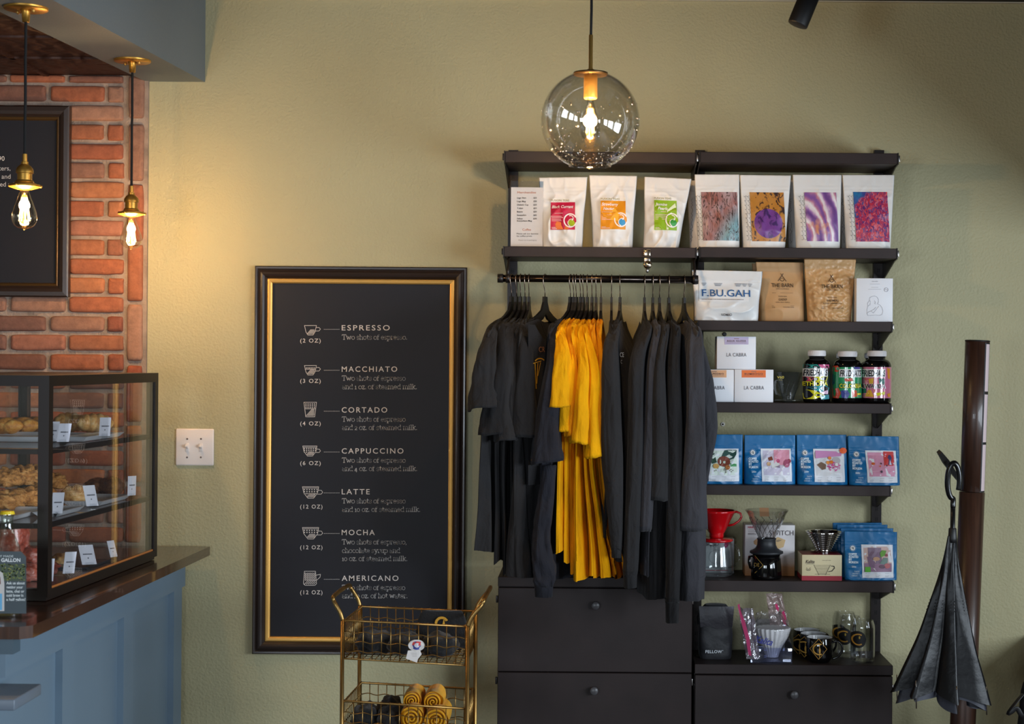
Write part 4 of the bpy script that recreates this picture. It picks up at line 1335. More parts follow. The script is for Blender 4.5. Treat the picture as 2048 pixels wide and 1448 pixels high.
# ------------------------------------------------------------------ cartons
def carton(label, x0, x1, y_top, key, yf, depth, mat, name='carton', cat='box', group=None, zbase=None, lid=True):
    a, b = P(x0, y_top, yf), P(x1, y_top, yf)
    z0 = (SHELF_Z[key] if zbase is None else zbase) + 0.0005
    zt = (a.z + b.z) / 2
    root = thing(name, label, cat, ((a.x + b.x) / 2, yf + depth / 2, z0), group)
    MB().box((a.x, yf, z0), (b.x, yf + depth, zt), 0.0012, seg=2).build('carton_body', mat, root)
    return root, z0, zt
mCardW = M('white_card', (228, 228, 232), 0.5)
r, z0, zt = carton('white carton with fine line drawing at the right end of the bag shelf', 1713, 1786, 556.5, 'R3', -0.2388, 0.075, mCardW)
ik = Ink(flat(-0.2394))
LG = (150, 148, 156)
ik.text('THE LUMEN', 1749.5, 564, 2.0, LG, w=12, align='C')
for (y, w) in ((568.2, 20), (575, 14), (578.8, 26)): ik.rect(1749.5 - w / 2, y - 0.5, 1749.5 + w / 2, y + 0.3, (186, 184, 190), 2)
ik.arc(1772.5, 579.5, 3.8, 0.7, 0, 360, LG)
ik.line([(1770, 578.5), (1775, 580)], 0.8, LG)
pts = lambda c: [(1733 + a, 592 + b) for (a, b) in c]
ik.line(pts([(8, 12), (6, 8), (7, 3), (11, 1), (16, 0), (21, 2), (24, 7), (24, 12), (22, 16)]), 0.5, LG)
ik.line(pts([(6, 9), (2, 15), (3, 20), (7, 18), (8, 13)]), 0.5, LG)
ik.line(pts([(22, 16), (27, 18), (31, 23), (33, 30), (31, 37), (26, 39), (18, 38), (8, 39), (3, 39), (1, 35), (4, 32), (9, 30), (16, 26), (19, 22)]), 0.5, LG)
ik.line(pts([(3, 20), (1, 27), (1, 35)]), 0.5, LG); ik.line(pts([(16, 9), (18, 13), (16, 15), (19, 16)]), 0.5, LG)
ik.line(pts([(9, 30), (14, 34), (22, 24), (25, 20)]), 0.5, LG)
ik.build('line_drawing', r)

CABG = 'small white coffee cartons'
def cabra(label, x0, x1, yt, yf, key, tagc, tag_x, word, zbase=None):
    r, z0, zt = carton(label, x0, x1, yt, key, yf, 0.075, mCardW, group=CABG, zbase=zbase)
    tg, ik = Ink(flat(yf - 0.0004)), Ink(flat(yf - 0.0008))
    cxm = (x0 + x1) / 2
    tg.rect(tag_x[0], yt + 1.2, tag_x[1], yt + 16, tagc, 1)
    tg.build('coloured_label', r)
    tx = (tag_x[0] + tag_x[1]) / 2
    ik.rect(tx - 5, yt + 3.8, tx + 5, yt + 5.0, (140, 108, 98), 1)
    ik.text(word, tx, yt + 10.6, 3.6, (110, 80, 70), w=word and min(38, 5.2 * len(word)), align='C', space=1.2, bold=0.01)
    ik.rect(tx - 20, yt + 12.6, tx + 20, yt + 13.2, (130, 100, 90), 1)
    ik.text('LA CABRA', cxm + 0.2, yt + 40, 7.0, (92, 88, 94), w=39.5, align='C', space=1.15)
    ik.build('carton_lettering', r)
    return zt
zt = cabra('white carton with peach label, lower left of the three, partly behind the charcoal sweater', 1391, 1468.3, 739, -0.2269, 'R4', (226, 170, 126), (1404, 1453), 'SAN PEDRO')
zt2 = cabra('white carton with orange label, lower right of the three stacked cartons', 1469, 1547, 739, -0.2292, 'R4', (232, 116, 46), (1483.5, 1531.5), 'BUMBOGO')
cabra('white carton with lilac label, on top of the two other white cartons', 1433.8, 1512, 673, -0.2269, 'R4', (186, 174, 204), (1449, 1497), 'AGUA IGLESIA', zbase=max(zt, zt2))

# ---- smoky clear plastic dripper
mSmoke = clear('clear_plastic', tint=(0.86, 0.87, 0.86), base=0.06, edge=0.5, rough=0.06, power=2.5, body=0.07, bodycol=(120, 124, 120))
c = P(1576.5, 804, -0.1791); z0 = SHELF_Z['R4']; s = SC(-0.1791)
drip = thing('plastic_dripper', 'clear plastic coffee dripper between the white cartons and black bottles', 'coffee dripper', (c.x, -0.1791, z0))
H = 60.5 * s
prof = [(28 * s, H), (27.5 * s, H), (12.5 * s, 0.014), (11.5 * s, 0.010), (11.5 * s, 0.006)]
MB().lathe(prof + [(r - 0.0018, z) for (r, z) in prof[::-1]], (c.x, -0.1791, z0), 48).build('cone', mSmoke, drip)
rb2 = MB()
for k in range(12):
    a = 2 * pi * k / 12
    rb2.tube([(c.x + 25 * s * cos(a + .5), -0.1791 + 25 * s * sin(a + .5), z0 + H * 0.72), (c.x + 17 * s * cos(a + .2), -0.1791 + 17 * s * sin(a + .2), z0 + H * 0.4), (c.x + 10.5 * s * cos(a), -0.1791 + 10.5 * s * sin(a), z0 + 0.012)], 0.0009, 5)
rb2.build('spiral_ribs', mSmoke, drip)
MB().lathe([(0.011, 0.012), (27 * s, 0.0085), (28 * s, 0.006), (27 * s, 0.0045), (0.014, 0.0045), (0.014, 0.0005), (0.0125, 0.0005), (0.0125, 0.008)], (c.x, -0.1791, z0), 40).build('base_plate', mSmoke, drip)
hp = [P(1562, 757, -0.2149), P(1551, 762, -0.2209), P(1549.5, 775, -0.2245), P(1553, 788, -0.2209), P(1566, 793, -0.2149)]
MB().tube(hp, [(0.0015, 0.006)] * 5, 10, flat=Vector((0, 0, 1))).build('handle', mSmoke, drip)
ik = Ink(lambda px, py, off: P(px, py, -0.2269 - off))
ik.text('V60', 1561, 757, 5.0, (190, 172, 60), align='C', w=14, bold=0.01); ik.text('01 CL', 1561, 761, 2.0, (190, 172, 60), align='C', w=7)
ik.build('dripper_lettering', drip)

# ------------------------------------------------------------------ bottles with wrap-around labels
mBotBlack = M('black_plastic', (10, 9, 10), 0.08, spec=0.6)
mCapW = M('white_cap', (226, 222, 222), 0.45)
def cyl_fn(cx, yc, r):
    def fn(px, py, off):
        p = P(px, py, yc - r * 0.85)
        dx = max(-0.999 * r, min(0.999 * r, p.x - cx))
        a = asin(dx / r)
        rr = r + off
        return Vector((cx + rr * sin(a), yc - rr * cos(a), p.z))
    return fn
def bottle(label, px0, px1, y_top, yc, key, group):
    cxp = (px0 + px1) / 2
    r = (px1 - px0) / 2 * SC(yc - 0.01)
    c = P(cxp, 800, yc)
    z0 = SHELF_Z[key] + 0.0004
    zt = P(cxp, y_top, yc - r * 0.6).z
    H = zt - z0
    root = thing('coffee_bottle', label, 'bottle', (c.x, yc, z0), group)
    prof = [(0.0, 0.0), (0.86, 0.0), (0.96, 0.012), (1.0, 0.05), (1.0, 0.70), (0.985, 0.735), (0.93, 0.775), (0.82, 0.81), (0.68, 0.832), (0.59, 0.842), (0.585, 0.90), (0.0, 0.90)]
    MB().lathe([(a * r, b * H) for (a, b) in prof], (c.x, yc, z0), 48).build('bottle_body', mBotBlack, root)
    cp = MB().lathe([(0.0, 0.893 * H), (0.64 * r, 0.893 * H), (0.655 * r, 0.90 * H), (0.655 * r, 0.985 * H), (0.62 * r, H), (0.0, H)], (c.x, yc, z0), 48)
    for k in range(60):
        a = 2 * pi * k / 60
        cp.box((-0.0004, 0, 0.905 * H), (0.0004, 0.0006, 0.975 * H), M=Matrix.Translation(Vector((c.x, yc, z0))) @ Matrix.Rotation(a, 4, 'Z') @ Matrix.Translation(Vector((0, 0.653 * r, 0))))
    cp.build('cap', mCapW, root, crease=35)
    return root, c.x, r, z0, H
def wrap_label(root, cx, yc, r, z0, H, base, ringc):
    mb = MB()
    def f(u, v):
        a = -pi * 0.98 + 2 * pi * 0.98 * u
        rr = r + 0.0004
        return Vector((cx + rr * sin(a), yc - rr * cos(a), z0 + H * (0.10 + 0.59 * v)))
    mb.sheet(f, 64, 1, col=base)
    mb.build('label', PRINTG, root)
FH = 'tall black coffee bottles in a row'
def fried(label, px0, px1, y_top, yc, base, blobs, word, wcol, ocol, y_w, xr_word):
    root, cx, r, z0, H = bottle(label, px0, px1, y_top, yc, 'R4', FH)
    wrap_label(root, cx, yc, r, z0, H, base, None)
    fn = cyl_fn(cx, yc, r + 0.0006)
    ik = Ink(fn, 0.00025)
    for i, (col, pts) in enumerate(blobs):
        # long edges are cut up so that they follow the curve
        q = []
        for (p0, p1) in zip(pts, pts[1:] + pts[:1]):
            n = max(1, int(abs(p1[0] - p0[0]) / 4))
            q += [(p0[0] + (p1[0] - p0[0]) * k / n, p0[1] + (p1[1] - p0[1]) * k / n) for k in range(n)]
        xs = [p[0] for p in q]
        ik.poly(q, col, 1 + 0.5 * i)
    xa, xb, yt = xr_word
    ik.rect(xa, yt, xb, yt + 16, (236, 236, 236), 6, n=12)
    ik.text('FRIEDHATS', xa + 1, yt + 14, 11.8, (24, 22, 24), w=xb - xa - 1.5, k=8, bold=0.03, shear=0.2)
    ik.text(word, (xa + xb) / 2, y_w, 8.6, ocol, w=(xb - xa) + 1.5, k=8, bold=0.055, align='C')
    ik.text(word, (xa + xb) / 2, y_w - 0.3, 8.0, wcol, w=(xb - xa) - 1, k=10, bold=0.02, align='C')
    ik.build('label_print', root, PRINTG)
    return root
Y1 = -0.197
fried('black bottle with yellow and teal label, leftmost of the front bottles', 1606, 1660, 700.8, Y1, (26, 24, 30),
      [((44, 150, 140), [(1607, 729), (1634, 729), (1640, 735), (1608, 736)]), ((206, 96, 140), [(1636, 729), (1659, 729), (1659, 736), (1642, 736)]),
       ((206, 70, 104), [(1606, 753), (1630, 754), (1620, 764), (1607, 765)]), ((224, 220, 30), [(1618, 754), (1656, 753), (1653, 762), (1624, 764)]),
       ((50, 160, 172), [(1616, 774), (1650, 770), (1659, 776), (1656, 784), (1638, 783)]), ((222, 218, 24), [(1607, 787), (1614, 779), (1628, 781), (1648, 790), (1630, 798), (1610, 798)]),
       ((60, 150, 160), [(1640, 792), (1658, 789), (1659, 798), (1642, 799)]), ((228, 190, 214), [(1642, 784), (1656, 780), (1656, 788), (1643, 788)])],
      'ETHIOPIA', (240, 232, 40), (26, 24, 26), 771.5, (1608.5, 1655, 737))
fried('black bottle with green and red label, middle of the front bottles', 1665, 1723.5, 702.3, Y1 + 0.004, (44, 150, 96),
      [((214, 78, 50), [(1666, 732), (1676, 731), (1681, 738), (1676, 744), (1667, 742)]), ((40, 66, 130), [(1666, 748), (1672, 750), (1671, 768), (1666, 770)]),
       ((70, 70, 150), [(1706, 734), (1720, 734), (1721, 740), (1710, 741)]), ((206, 84, 60), [(1688, 757), (1704, 756), (1706, 762), (1690, 763)]),
       ((214, 80, 54), [(1668, 778), (1678, 776), (1682, 786), (1678, 797), (1669, 796)]), ((48, 60, 142), [(1682, 781), (1694, 780), (1699, 788), (1694, 797), (1683, 795)]),
       ((216, 92, 60), [(1702, 780), (1713, 781), (1714, 793), (1704, 795)]), ((230, 222, 40), [(1713, 787), (1722, 786), (1722, 790), (1714, 790)])],
      'COLOMBIA', (230, 226, 60), (24, 22, 24), 776, (1679.5, 1723, 738.5))
fried('black bottle with pink and yellow label, rightmost of the front bottles', 1724.5, 1782, 701.5, Y1, (210, 118, 148),
      [((230, 150, 50), [(1774, 735), (1781, 737), (1781, 758), (1776, 757)]), ((206, 84, 100), [(1726, 757), (1738, 756), (1741, 764), (1727, 765)]),
       ((28, 110, 100), [(1756, 757), (1768, 757), (1769, 769), (1758, 768)]), ((222, 176, 60), [(1738, 758), (1747, 756), (1746, 768), (1739, 768)]),
       ((44, 104, 90), [(1726, 778), (1734, 776), (1734, 786), (1726, 787)]), ((226, 170, 50), [(1737, 780), (1742, 780), (1748, 794), (1732, 793)]),
       ((206, 60, 70), [(1746, 779), (1754, 779), (1752, 790), (1747, 788)]), ((226, 220, 30), [(1752, 786), (1769, 783), (1769, 789), (1753, 792)]),
       ((230, 150, 50), [(1774, 788), (1781, 786), (1781, 794), (1776, 794)])],
      'RWANDA', (30, 28, 30), (236, 232, 232), 776.5, (1726, 1770, 738.5))
for (x0, x1, lb) in ((1663, 1718, 'black bottle standing behind the bottle with the green label'), (1719, 1774, 'black bottle standing behind the bottle with the pink label')):
    root, cx, r, z0, H = bottle(lb, x0, x1, 706, -0.09313, 'R4', FH)
    wrap_label(root, cx, -0.09313, r, z0, H, (44, 120, 96), None)

# ------------------------------------------------------------------ blue bags with square photo labels
BLUEG = 'blue coffee bags'
def blue_bag(label, tl, tr, bl, br, yc, key, seed, photo=None, lab=None, plain=False):
    p, root = bag(label, 'coffee bag', tl, tr, bl, br, yc, 0.052 if key == 'R5' else 0.038, key, mBlueBag, BLUEG, seed=seed, amp=0.004, seal=0.26, sharp=4.0, bottom=0.95, freq=4)
    if plain: return root
    x0, y0, x1, y1, sk = lab
    p.label(root, x0, y0, x1, y1, col=(226, 228, 234), sk=sk)
    ik = Ink(p.fn, 0.0008)
    W = (216, 232, 242)
    tx = tl[0] + 8.5
    ly = y0 + 8
    ik.ell(tx + 8.5, ly, 4.6, 5.0, (232, 232, 230), 3); ik.arc(tx + 8.3, ly - 0.6, 1.6, 0.9, 0, 360, (60, 60, 60), 4); ik.line([(tx + 9.9, ly - 1.5), (tx + 9.4, ly + 3)], 0.9, (60, 60, 60), 4)
    for k in range(20):
        a = 2 * pi * k / 20
        ik.line([(tx + 8.5 + 5.6 * cos(a), ly + 6 * sin(a)), (tx + 8.5 + 6.5 * cos(a), ly + 7 * sin(a))], 0.5, W, 3)
    for i, t in enumerate(('COFFEE', 'ROASTED', 'BY', 'MORGON')):
        ik.text(t, tx, y0 + 22.5 + 5.6 * i, 4.3, W, w=(16, 19, 6.5, 18)[i], bold=0.04)
    ik.text('250g', tx + 5, y0 + 48, 3.4, W, w=9, bold=0.02)
    for i, t in enumerate(('TASTE', 'NOTES +', 'ORIGIN +')):
        ik.text(t, tx + 20, y0 + 57.5 + 4.6 * i, 2.7, W, w=(10, 13, 15)[i], align='R')
    px0, px1, py0, py1 = x0 + 4, x1 - 4, y0 + 4, y1 - 13
    ik.rect(px0, py0, px1, py1, photo[0], 2, 8, 8, sk=sk[0] * .7)
    for s in photo[1:]:
        if s[0] == 'r': ik.rect(*s[1:5], s[5], 3 + s[6], 4, 4)
        elif s[0] == 'e': ik.ell(*s[1:5], s[5], 3 + s[6])
        elif s[0] == 'p': ik.poly(s[1], s[2], 3 + s[3])
        elif s[0] == 'o':
            rnd = random.Random(s[6])
            for _ in range(s[5]):
                a, q_ = rnd.uniform(0, 2 * pi), sqrt(rnd.random())
                ik.ell(s[1] + s[3] * q_ * cos(a), s[2] + s[4] * q_ * sin(a), s[8], s[8], s[7], 4.5, n=7)
    for xx in (0.18, 0.5, 0.8):
        for r_ in range(3):
            ik.rect(x0 + (x1 - x0) * xx - 4.5, y1 - 9.5 + 2.6 * r_ + (1.5 if r_ else 0), x0 + (x1 - x0) * xx + 4.5 - r_, y1 - 8.9 + 2.6 * r_ + (1.5 if r_ else 0), (150, 150, 160), 2)
    ik.build('label_print', root)
    return root
YB_ = -0.2054
blue_bag('blue bag with doughnut and leaf photo label, behind the charcoal sweater sleeve', (1382.5, 869), (1485.5, 869), (1383, 968.5), (1485, 968.5), YB_, 'R5', 51,
    [(214, 226, 214), ('p', [(1443, 913), (1449, 901), (1456, 900), (1473, 900), (1472, 909), (1467, 917), (1458, 920), (1450, 914)], (40, 78, 70), 0), ('p', [(1420, 912), (1428, 906), (1433, 925), (1423, 928)], (44, 74, 58), 0),
     ('e', 1447, 923, 12.5, 10.5, (128, 62, 44), 1), ('e', 1448, 924.5, 2.8, 2.6, (196, 208, 190), 2), ('e', 1431, 932, 6, 5, (206, 160, 90), 2), ('e', 1454, 934.5, 4.8, 4.8, (196, 124, 70), 2),
     ('p', [(1459, 926), (1472, 928), (1472, 933), (1460, 933)], (70, 150, 90), 1), ('o', 1447, 940, 24, 5, 14, 1, (90, 66, 50), 0.9)], (1416, 897.5, 1477, 963, (0, 0)))
blue_bag('blue bag with lilac and pink flat-lay photo label, second from the sweater sleeve', (1488.3, 870), (1590.8, 870), (1488.3, 969.5), (1590.8, 969.5), YB_, 'R5', 52,
    [(200, 194, 214), ('r', 1547, 900, 1578, 930, (218, 150, 172), 0), ('p', [(1535, 916), (1543, 913), (1545, 920), (1537, 922)], (130, 66, 46), 1), ('e', 1536, 928, 3.6, 4, (216, 180, 140), 1), ('p', [(1540, 925), (1556, 922), (1558, 931), (1542, 936)], (212, 214, 214), 1),
     ('e', 1555, 922, 3.5, 4, (186, 76, 116), 2), ('e', 1572, 927, 6, 8, (170, 88, 120), 2), ('e', 1577, 922, 4, 4, (150, 70, 90), 2), ('p', [(1548, 934), (1558, 930), (1558, 936)], (130, 118, 140), 2)], (1521, 897.5, 1581, 963.5, (1.5, 0)))
blue_bag('blue bag with pink petals photo label and round orange sticker', (1592.5, 869.5), (1693, 869.5), (1594, 972), (1696, 972), YB_, 'R5', 53,
    [(216, 218, 222), ('p', [(1630, 902), (1683, 904), (1681, 913), (1630, 918)], (204, 140, 190), 0), ('p', [(1632, 931), (1641, 925), (1650, 930), (1649, 939), (1642, 941)], (120, 96, 80), 1), ('e', 1671, 922, 8, 7, (190, 186, 190), 1),
     ('o', 1666, 934, 13, 9, 60, 2, (206, 76, 146), 1.2), ('e', 1658, 917, 3.4, 3.4, (230, 130, 50), 3), ('e', 1654, 926, 3.4, 3.4, (232, 140, 50), 3), ('e', 1661, 925, 3.4, 3.4, (224, 124, 46), 3), ('e', 1671, 930, 3.2, 3.4, (232, 232, 232), 3),
     ('e', 1685.5, 902, 7.2, 6.2, (236, 96, 36), 4)], (1626, 898.5, 1687, 966, (1, 0)))
blue_bag('blue bag with pink photo label showing a red doorway, rightmost of the row', (1695, 871.5), (1797.5, 873), (1698, 974), (1800, 974), YB_ - 0.008, 'R5', 54,
    [(214, 150, 178), ('r', 1766, 904, 1786, 933, (200, 62, 62), 0), ('p', [(1774, 931), (1774, 916), (1776.5, 911), (1779.5, 911), (1782, 916), (1782, 931)], (70, 66, 110), 1), ('p', [(1776, 931), (1778, 920), (1781, 931)], (206, 200, 220), 2),
     ('e', 1744.5, 929, 3.8, 2.8, (220, 104, 50), 1), ('e', 1760, 928.5, 1.8, 1.8, (96, 56, 72), 1), ('e', 1771, 932.5, 1.8, 1.8, (96, 56, 72), 1), ('e', 1760, 945, 2.3, 2.6, (80, 66, 84), 1), ('p', [(1755, 934), (1760, 932), (1759, 936)], (222, 110, 70), 1),
     ('p', [(1736, 946), (1757, 943), (1757, 943.8), (1736, 947)], (232, 190, 206), 1)], (1730, 902, 1791, 968, (2, 0)))
for i, (x0, x1, yt, lb) in enumerate(((1385, 1478, 866, 'blue bag standing behind the doughnut label bag'), (1490, 1590, 868, 'blue bag behind the lilac flat-lay label bag'), (1591, 1690, 866, 'blue bag standing behind the pink petals label bag'), (1688, 1780, 868.5, 'blue bag standing behind the red doorway label bag'))):
    blue_bag(lb, (x0, yt + 4.5), (x1, yt + 4.5), (x0, 968), (x1, 968), -0.1134, 'R5', 60 + i, plain=True)
# four blue bags one behind the other on the lower shelf
Z6 = 'R6'
blue_bag('front blue bag of the stack of four, label photo of seated figure', (1688, 1062.5), (1794, 1064), (1689, 1165.5), (1793.5, 1165.5), -0.2149, Z6, 71,
    [(206, 176, 168), ('r', 1735, 1097, 1762, 1130, (128, 106, 126), 0), ('r', 1726.5, 1129, 1781, 1147, (150, 116, 140), 1), ('p', [(1759, 1108), (1764, 1102), (1772, 1103), (1768, 1113), (1760, 1117)], (108, 158, 72), 2), ('e', 1771.5, 1112, 2.8, 2.8, (150, 80, 90), 3),
     ('p', [(1757, 1130), (1766, 1117), (1774, 1118), (1772, 1132)], (116, 140, 134), 2), ('e', 1772, 1134, 6, 5.5, (186, 104, 108), 3), ('e', 1762, 1136, 6, 4, (110, 80, 96), 3), ('p', [(1732, 1115), (1738, 1118), (1748, 1126), (1746, 1138), (1736, 1136)], (128, 98, 124), 2), ('e', 1751, 1120, 7, 4, (190, 150, 120), 2),
     ('r', 1727.5, 1136.5, 1738.5, 1147.5, (92, 176, 48), 4)], (1722, 1090.5, 1785, 1160, (0.5, 0)))
for i, (x0, x1, yt, yc, lb) in enumerate(((1680.5, 1786.5, 1056.5, -0.1648, 'second blue bag from the front in the stack of four'), (1673, 1775, 1049.5, -0.1146, 'third blue bag from the front in the stack of four'), (1665, 1764, 1045.5, -0.06448, 'rearmost blue bag in the stack of four'))):
    root = blue_bag(lb, (x0, yt), (x1, yt), (x0 + 1, 1160), (x1 - 1, 1160), yc, Z6, 80 + i, plain=True)
# ------------------------------------------------------------------ coffee gear on the lower right shelf
z6 = SHELF_Z['R6'] + 0.0004
mRed = M('glossy_red', (196, 14, 22), 0.16, coat=0.5)
mGlass = clear('server_glass', tint=(0.985, 0.995, 0.995), base=0.06, edge=0.75, rough=0.01, power=2.6)
mBlkRub = M('black_silicone', (32, 34, 38), 0.5)
mChrome = M('chrome', (205, 200, 198), 0.09, 1.0)
mGlossBlack = M('glossy_black_glaze', (9, 8, 9), 0.06, spec=0.7)

# red cone dripper and the glass server under it
yc = -0.1612; s = SC(yc)
c = P(1432.5, 1150, yc)
zz = lambda py: CZ + (P(1432, py, yc).z - CZ)
server = thing('glass_server', 'clear glass coffee server with red lid and handle, beside the charcoal sweater', 'coffee server', (c.x, yc, z6))
zb, zl = z6, zz(1081)
Hs = zl - zb
prof = [(0.0, 0.002), (26 * s, 0.002), (32 * s, 0.006), (35 * s, 0.016), (35.5 * s, 0.026), (34 * s, 0.045), (31 * s, Hs * 0.8), (29.5 * s, Hs - 0.002)]
MB().lathe(prof + [(r - 0.002, z + 0.0022) for (r, z) in prof[::-1]], (c.x, yc, zb), 48).build('glass_body', mGlass, server)
MB().tube([P(1459, 1088, yc), P(1469, 1090, yc - .01), P(1477, 1100, yc - .014), P(1479.5, 1114, yc - .015), P(1476, 1126, yc - .014), P(1465, 1133, yc - .01), P(1459, 1134, yc)], [(0.0034, 0.006)] * 7, 12).build('handle', mGlass, server)
MB().lathe([(0.0, Hs + 0.008), (20 * s, Hs + 0.0085), (31 * s, Hs + 0.006), (33 * s, Hs + 0.003), (33 * s, Hs), (28 * s, Hs - 0.003), (0, Hs - 0.003)], (c.x, yc, zb), 48).build('lid', mRed, server)
ring = MB().lathe([(31.2 * s, Hs * 0.86), (31.6 * s, Hs * 0.86), (31.2 * s, Hs * 0.95), (30.8 * s, Hs * 0.95)], (c.x, yc, zb), 40)
cone = thing('red_dripper', 'glossy red cone dripper with handle standing on the lidded glass server', 'coffee dripper', (c.x, yc, zl + 0.009))
z0 = zl + 0.0092
zr = zz(1020)
prof = [(0.010, 0.0), (13.5 * s, 0.0), (14.5 * s, 0.006), (14.2 * s, 0.012), (17 * s, 0.018), (35.5 * s, zr - z0 - 0.008), (37.5 * s, zr - z0 - 0.006), (37.5 * s, zr - z0), (36 * s, zr - z0)]
inn = [(33.5 * s, zr - z0 - 0.008), (14 * s, 0.02), (0.008, 0.014), (0.0, 0.014)]
MB().lathe(prof + inn, (c.x, yc, z0), 48).build('cone', mRed, cone)
MB().tube([P(1463, 1026, yc), P(1473, 1023.5, yc - .004), P(1481, 1027, yc - .006), P(1483, 1034, yc - .006), P(1478, 1042, yc - .006), P(1467, 1049, yc - .004), P(1456, 1051.5, yc)], [(0.0035, 0.0052)] * 7, 12).build('handle', mRed, cone)
ik = Ink(lambda px, py, off: P(px, py, yc - 0.048 - off) + Vector((0, (py - 1020) * 0.00048, 0)))
ik.rect(1426, 1035, 1443.5, 1050, (222, 220, 220), 1)
ik.text('V60', 1428, 1041, 4.0, (60, 60, 66), k=2, bold=0.02); ik.rect(1435.5, 1039.5, 1438, 1044, (40, 40, 60), 2); ik.rect(1438.5, 1039.5, 1441.5, 1044, (190, 40, 50), 2)
ik.text('HARIO', 1428, 1048, 3.0, (80, 80, 86), k=2)
ik.build('sticker', cone)
# its carton behind
def simple_box(label, x0, x1, yt, yf, depth, zb, mat, cat='box', name='product_box', yb=None):
    a, b = P(x0, yt, yf), P(x1, yt, yf)
    zt = (a.z + b.z) / 2
    root = thing(name, label, cat, ((a.x + b.x) / 2, yf + depth / 2, zb))
    MB().box((a.x, yf, zb), (b.x, yf + depth, zt), 0.001, seg=2).build('carton_body', mat, root)
    return root, zt
r, zt = simple_box('white product box standing behind the glass server', 1400, 1468.5, 1077, -0.09313, 0.045, z6, M('pale_grey_card', (196, 200, 202), 0.5))
ik = Ink(flat(-0.09373))
ik.text('Dripper', 1409, 1092, 6, (70, 70, 76), w=29); ik.poly([(1449, 1080), (1464, 1080), (1461, 1087), (1452, 1096), (1449, 1094)], (186, 40, 110), 2)
ik.rect(1402, 1140, 1456, 1141.2, (180, 40, 60), 2); ik.rect(1404, 1133, 1438, 1136, (160, 160, 166), 2)
ik.arc(1432, 1114, 14, 1, 0, 360, (160, 165, 170))
ik.build('carton_print', r)

# switch box and the immersion dripper before it
def grad_box_mat():
    m, nt, b = new_mat('printed_carton')
    tc = nt.nodes.new('ShaderNodeTexCoord'); sp = nt.nodes.new('ShaderNodeSeparateXYZ')
    nt.links.new(tc.outputs['Generated'], sp.inputs[0])
    n = node(nt, 'ShaderNodeTexNoise', Scale=9.0, Detail=4.0); nt.links.new(tc.outputs['Generated'], n.inputs['Vector'])
    ad = nt.nodes.new('ShaderNodeMath'); ad.operation = 'MULTIPLY_ADD'; ad.inputs[1].default_value = 0.05
    nt.links.new(n.outputs['Fac'], ad.inputs[0]); nt.links.new(sp.outputs['Z'], ad.inputs[2])
    nt.links.new(ramp(nt, ad.outputs[0], [(0.0, (164, 106, 60)), (0.20, (168, 118, 78)), (0.27, (186, 160, 142)), (0.45, (200, 192, 192)), (1.0, (208, 202, 200))]), b.inputs['Base Color'])
    b.inputs['Roughness'].default_value = 0.4
    return m
r, zt = simple_box('tall white and tan product box behind the glass immersion dripper', 1490.5, 1590, 1050, -0.1492, 0.085, z6, grad_box_mat(), name='product_box')
fy = -0.1498
ik = Ink(flat(fy))
ik.text('SWITCH', 1587, 1070.5, 9.4, (84, 74, 76), w=48, align='R')
ik.text('HARIO', 1496, 1056.5, 4.2, (170, 40, 70), w=17, bold=0.03)
for i in range(3): ik.rect(1496, 1059.5 + 3.2 * i, 1515 - 3 * i, 1060.6 + 3.2 * i, (150, 138, 138), 2)
ik.text('IMMERSION', 1496, 1070, 3.2, (100, 90, 92), w=16)
ik.poly([(1546, 1079), (1556, 1074), (1571, 1080), (1567, 1094), (1556, 1098), (1547, 1099)], (206, 172, 122), 2)
ik.poly([(1549, 1082), (1557, 1079), (1564, 1080), (1556, 1084)], (150, 128, 98), 3)
ik.poly([(1507, 1082), (1514, 1077), (1516, 1092), (1508, 1088)], (186, 140, 96), 2)
ik.build('carton_print', r)

yc = -0.2054; s = SC(yc)
c = P(1532.5, 1158, yc); zz = lambda py: P(1532, py, yc).z
z0 = z6
imm = thing('immersion_dripper', 'ribbed clear glass cone dripper in black silicone base on a glossy black server', 'coffee dripper', (c.x, yc, z0))
H = zz(1106) - z0
MB().lathe([(0.0, 0.0), (27.5 * s, 0.0), (30 * s, 0.003), (31 * s, 0.012), (29.5 * s, H * 0.55), (27.5 * s, H), (0.0, H)], (c.x, yc, z0), 48).build('server', mGlossBlack, imm)
ik = Ink(cyl_fn(c.x, yc, 30.5 * s), 0.0004)
GD = (176, 138, 60)
ik.line([(1511, 1112), (1526, 1130), (1511, 1147)], 0.9, GD, 3)
ik.text('DE', 1510, 1133.5, 7, GD, w=9, k=3)
ik.build('gold_emblem', imm)
MB().tube([P(1506, 1112, yc), P(1499, 1113, yc - .01), P(1498, 1124, yc - .012), P(1501, 1136, yc - .01), P(1505, 1138, yc)], [(0.003, 0.005)] * 5, 10).build('handle', mGlossBlack, imm)
za, zb_, zc_ = zz(1107) - z0, zz(1102) - z0, zz(1077) - z0
MB().lathe([(0.0, za), (31 * s, za), (33.5 * s, za + 0.002), (33 * s, zb_), (28 * s, zb_ + 0.003), (22 * s, zb_ + 0.009), (18.8 * s, (zb_ + zc_) / 2), (18.2 * s, zc_ - 0.005), (19.2 * s, zc_ - 0.002), (19.2 * s, zc_ + 0.001), (16.5 * s, zc_ + 0.001), (16 * s, zc_ - 0.006), (0.0, zc_ - 0.006)], (c.x, yc, z0), 48).build('silicone_base', mBlkRub, imm)
zt_ = zz(1019.5) - z0
zm = zz(1036) - z0
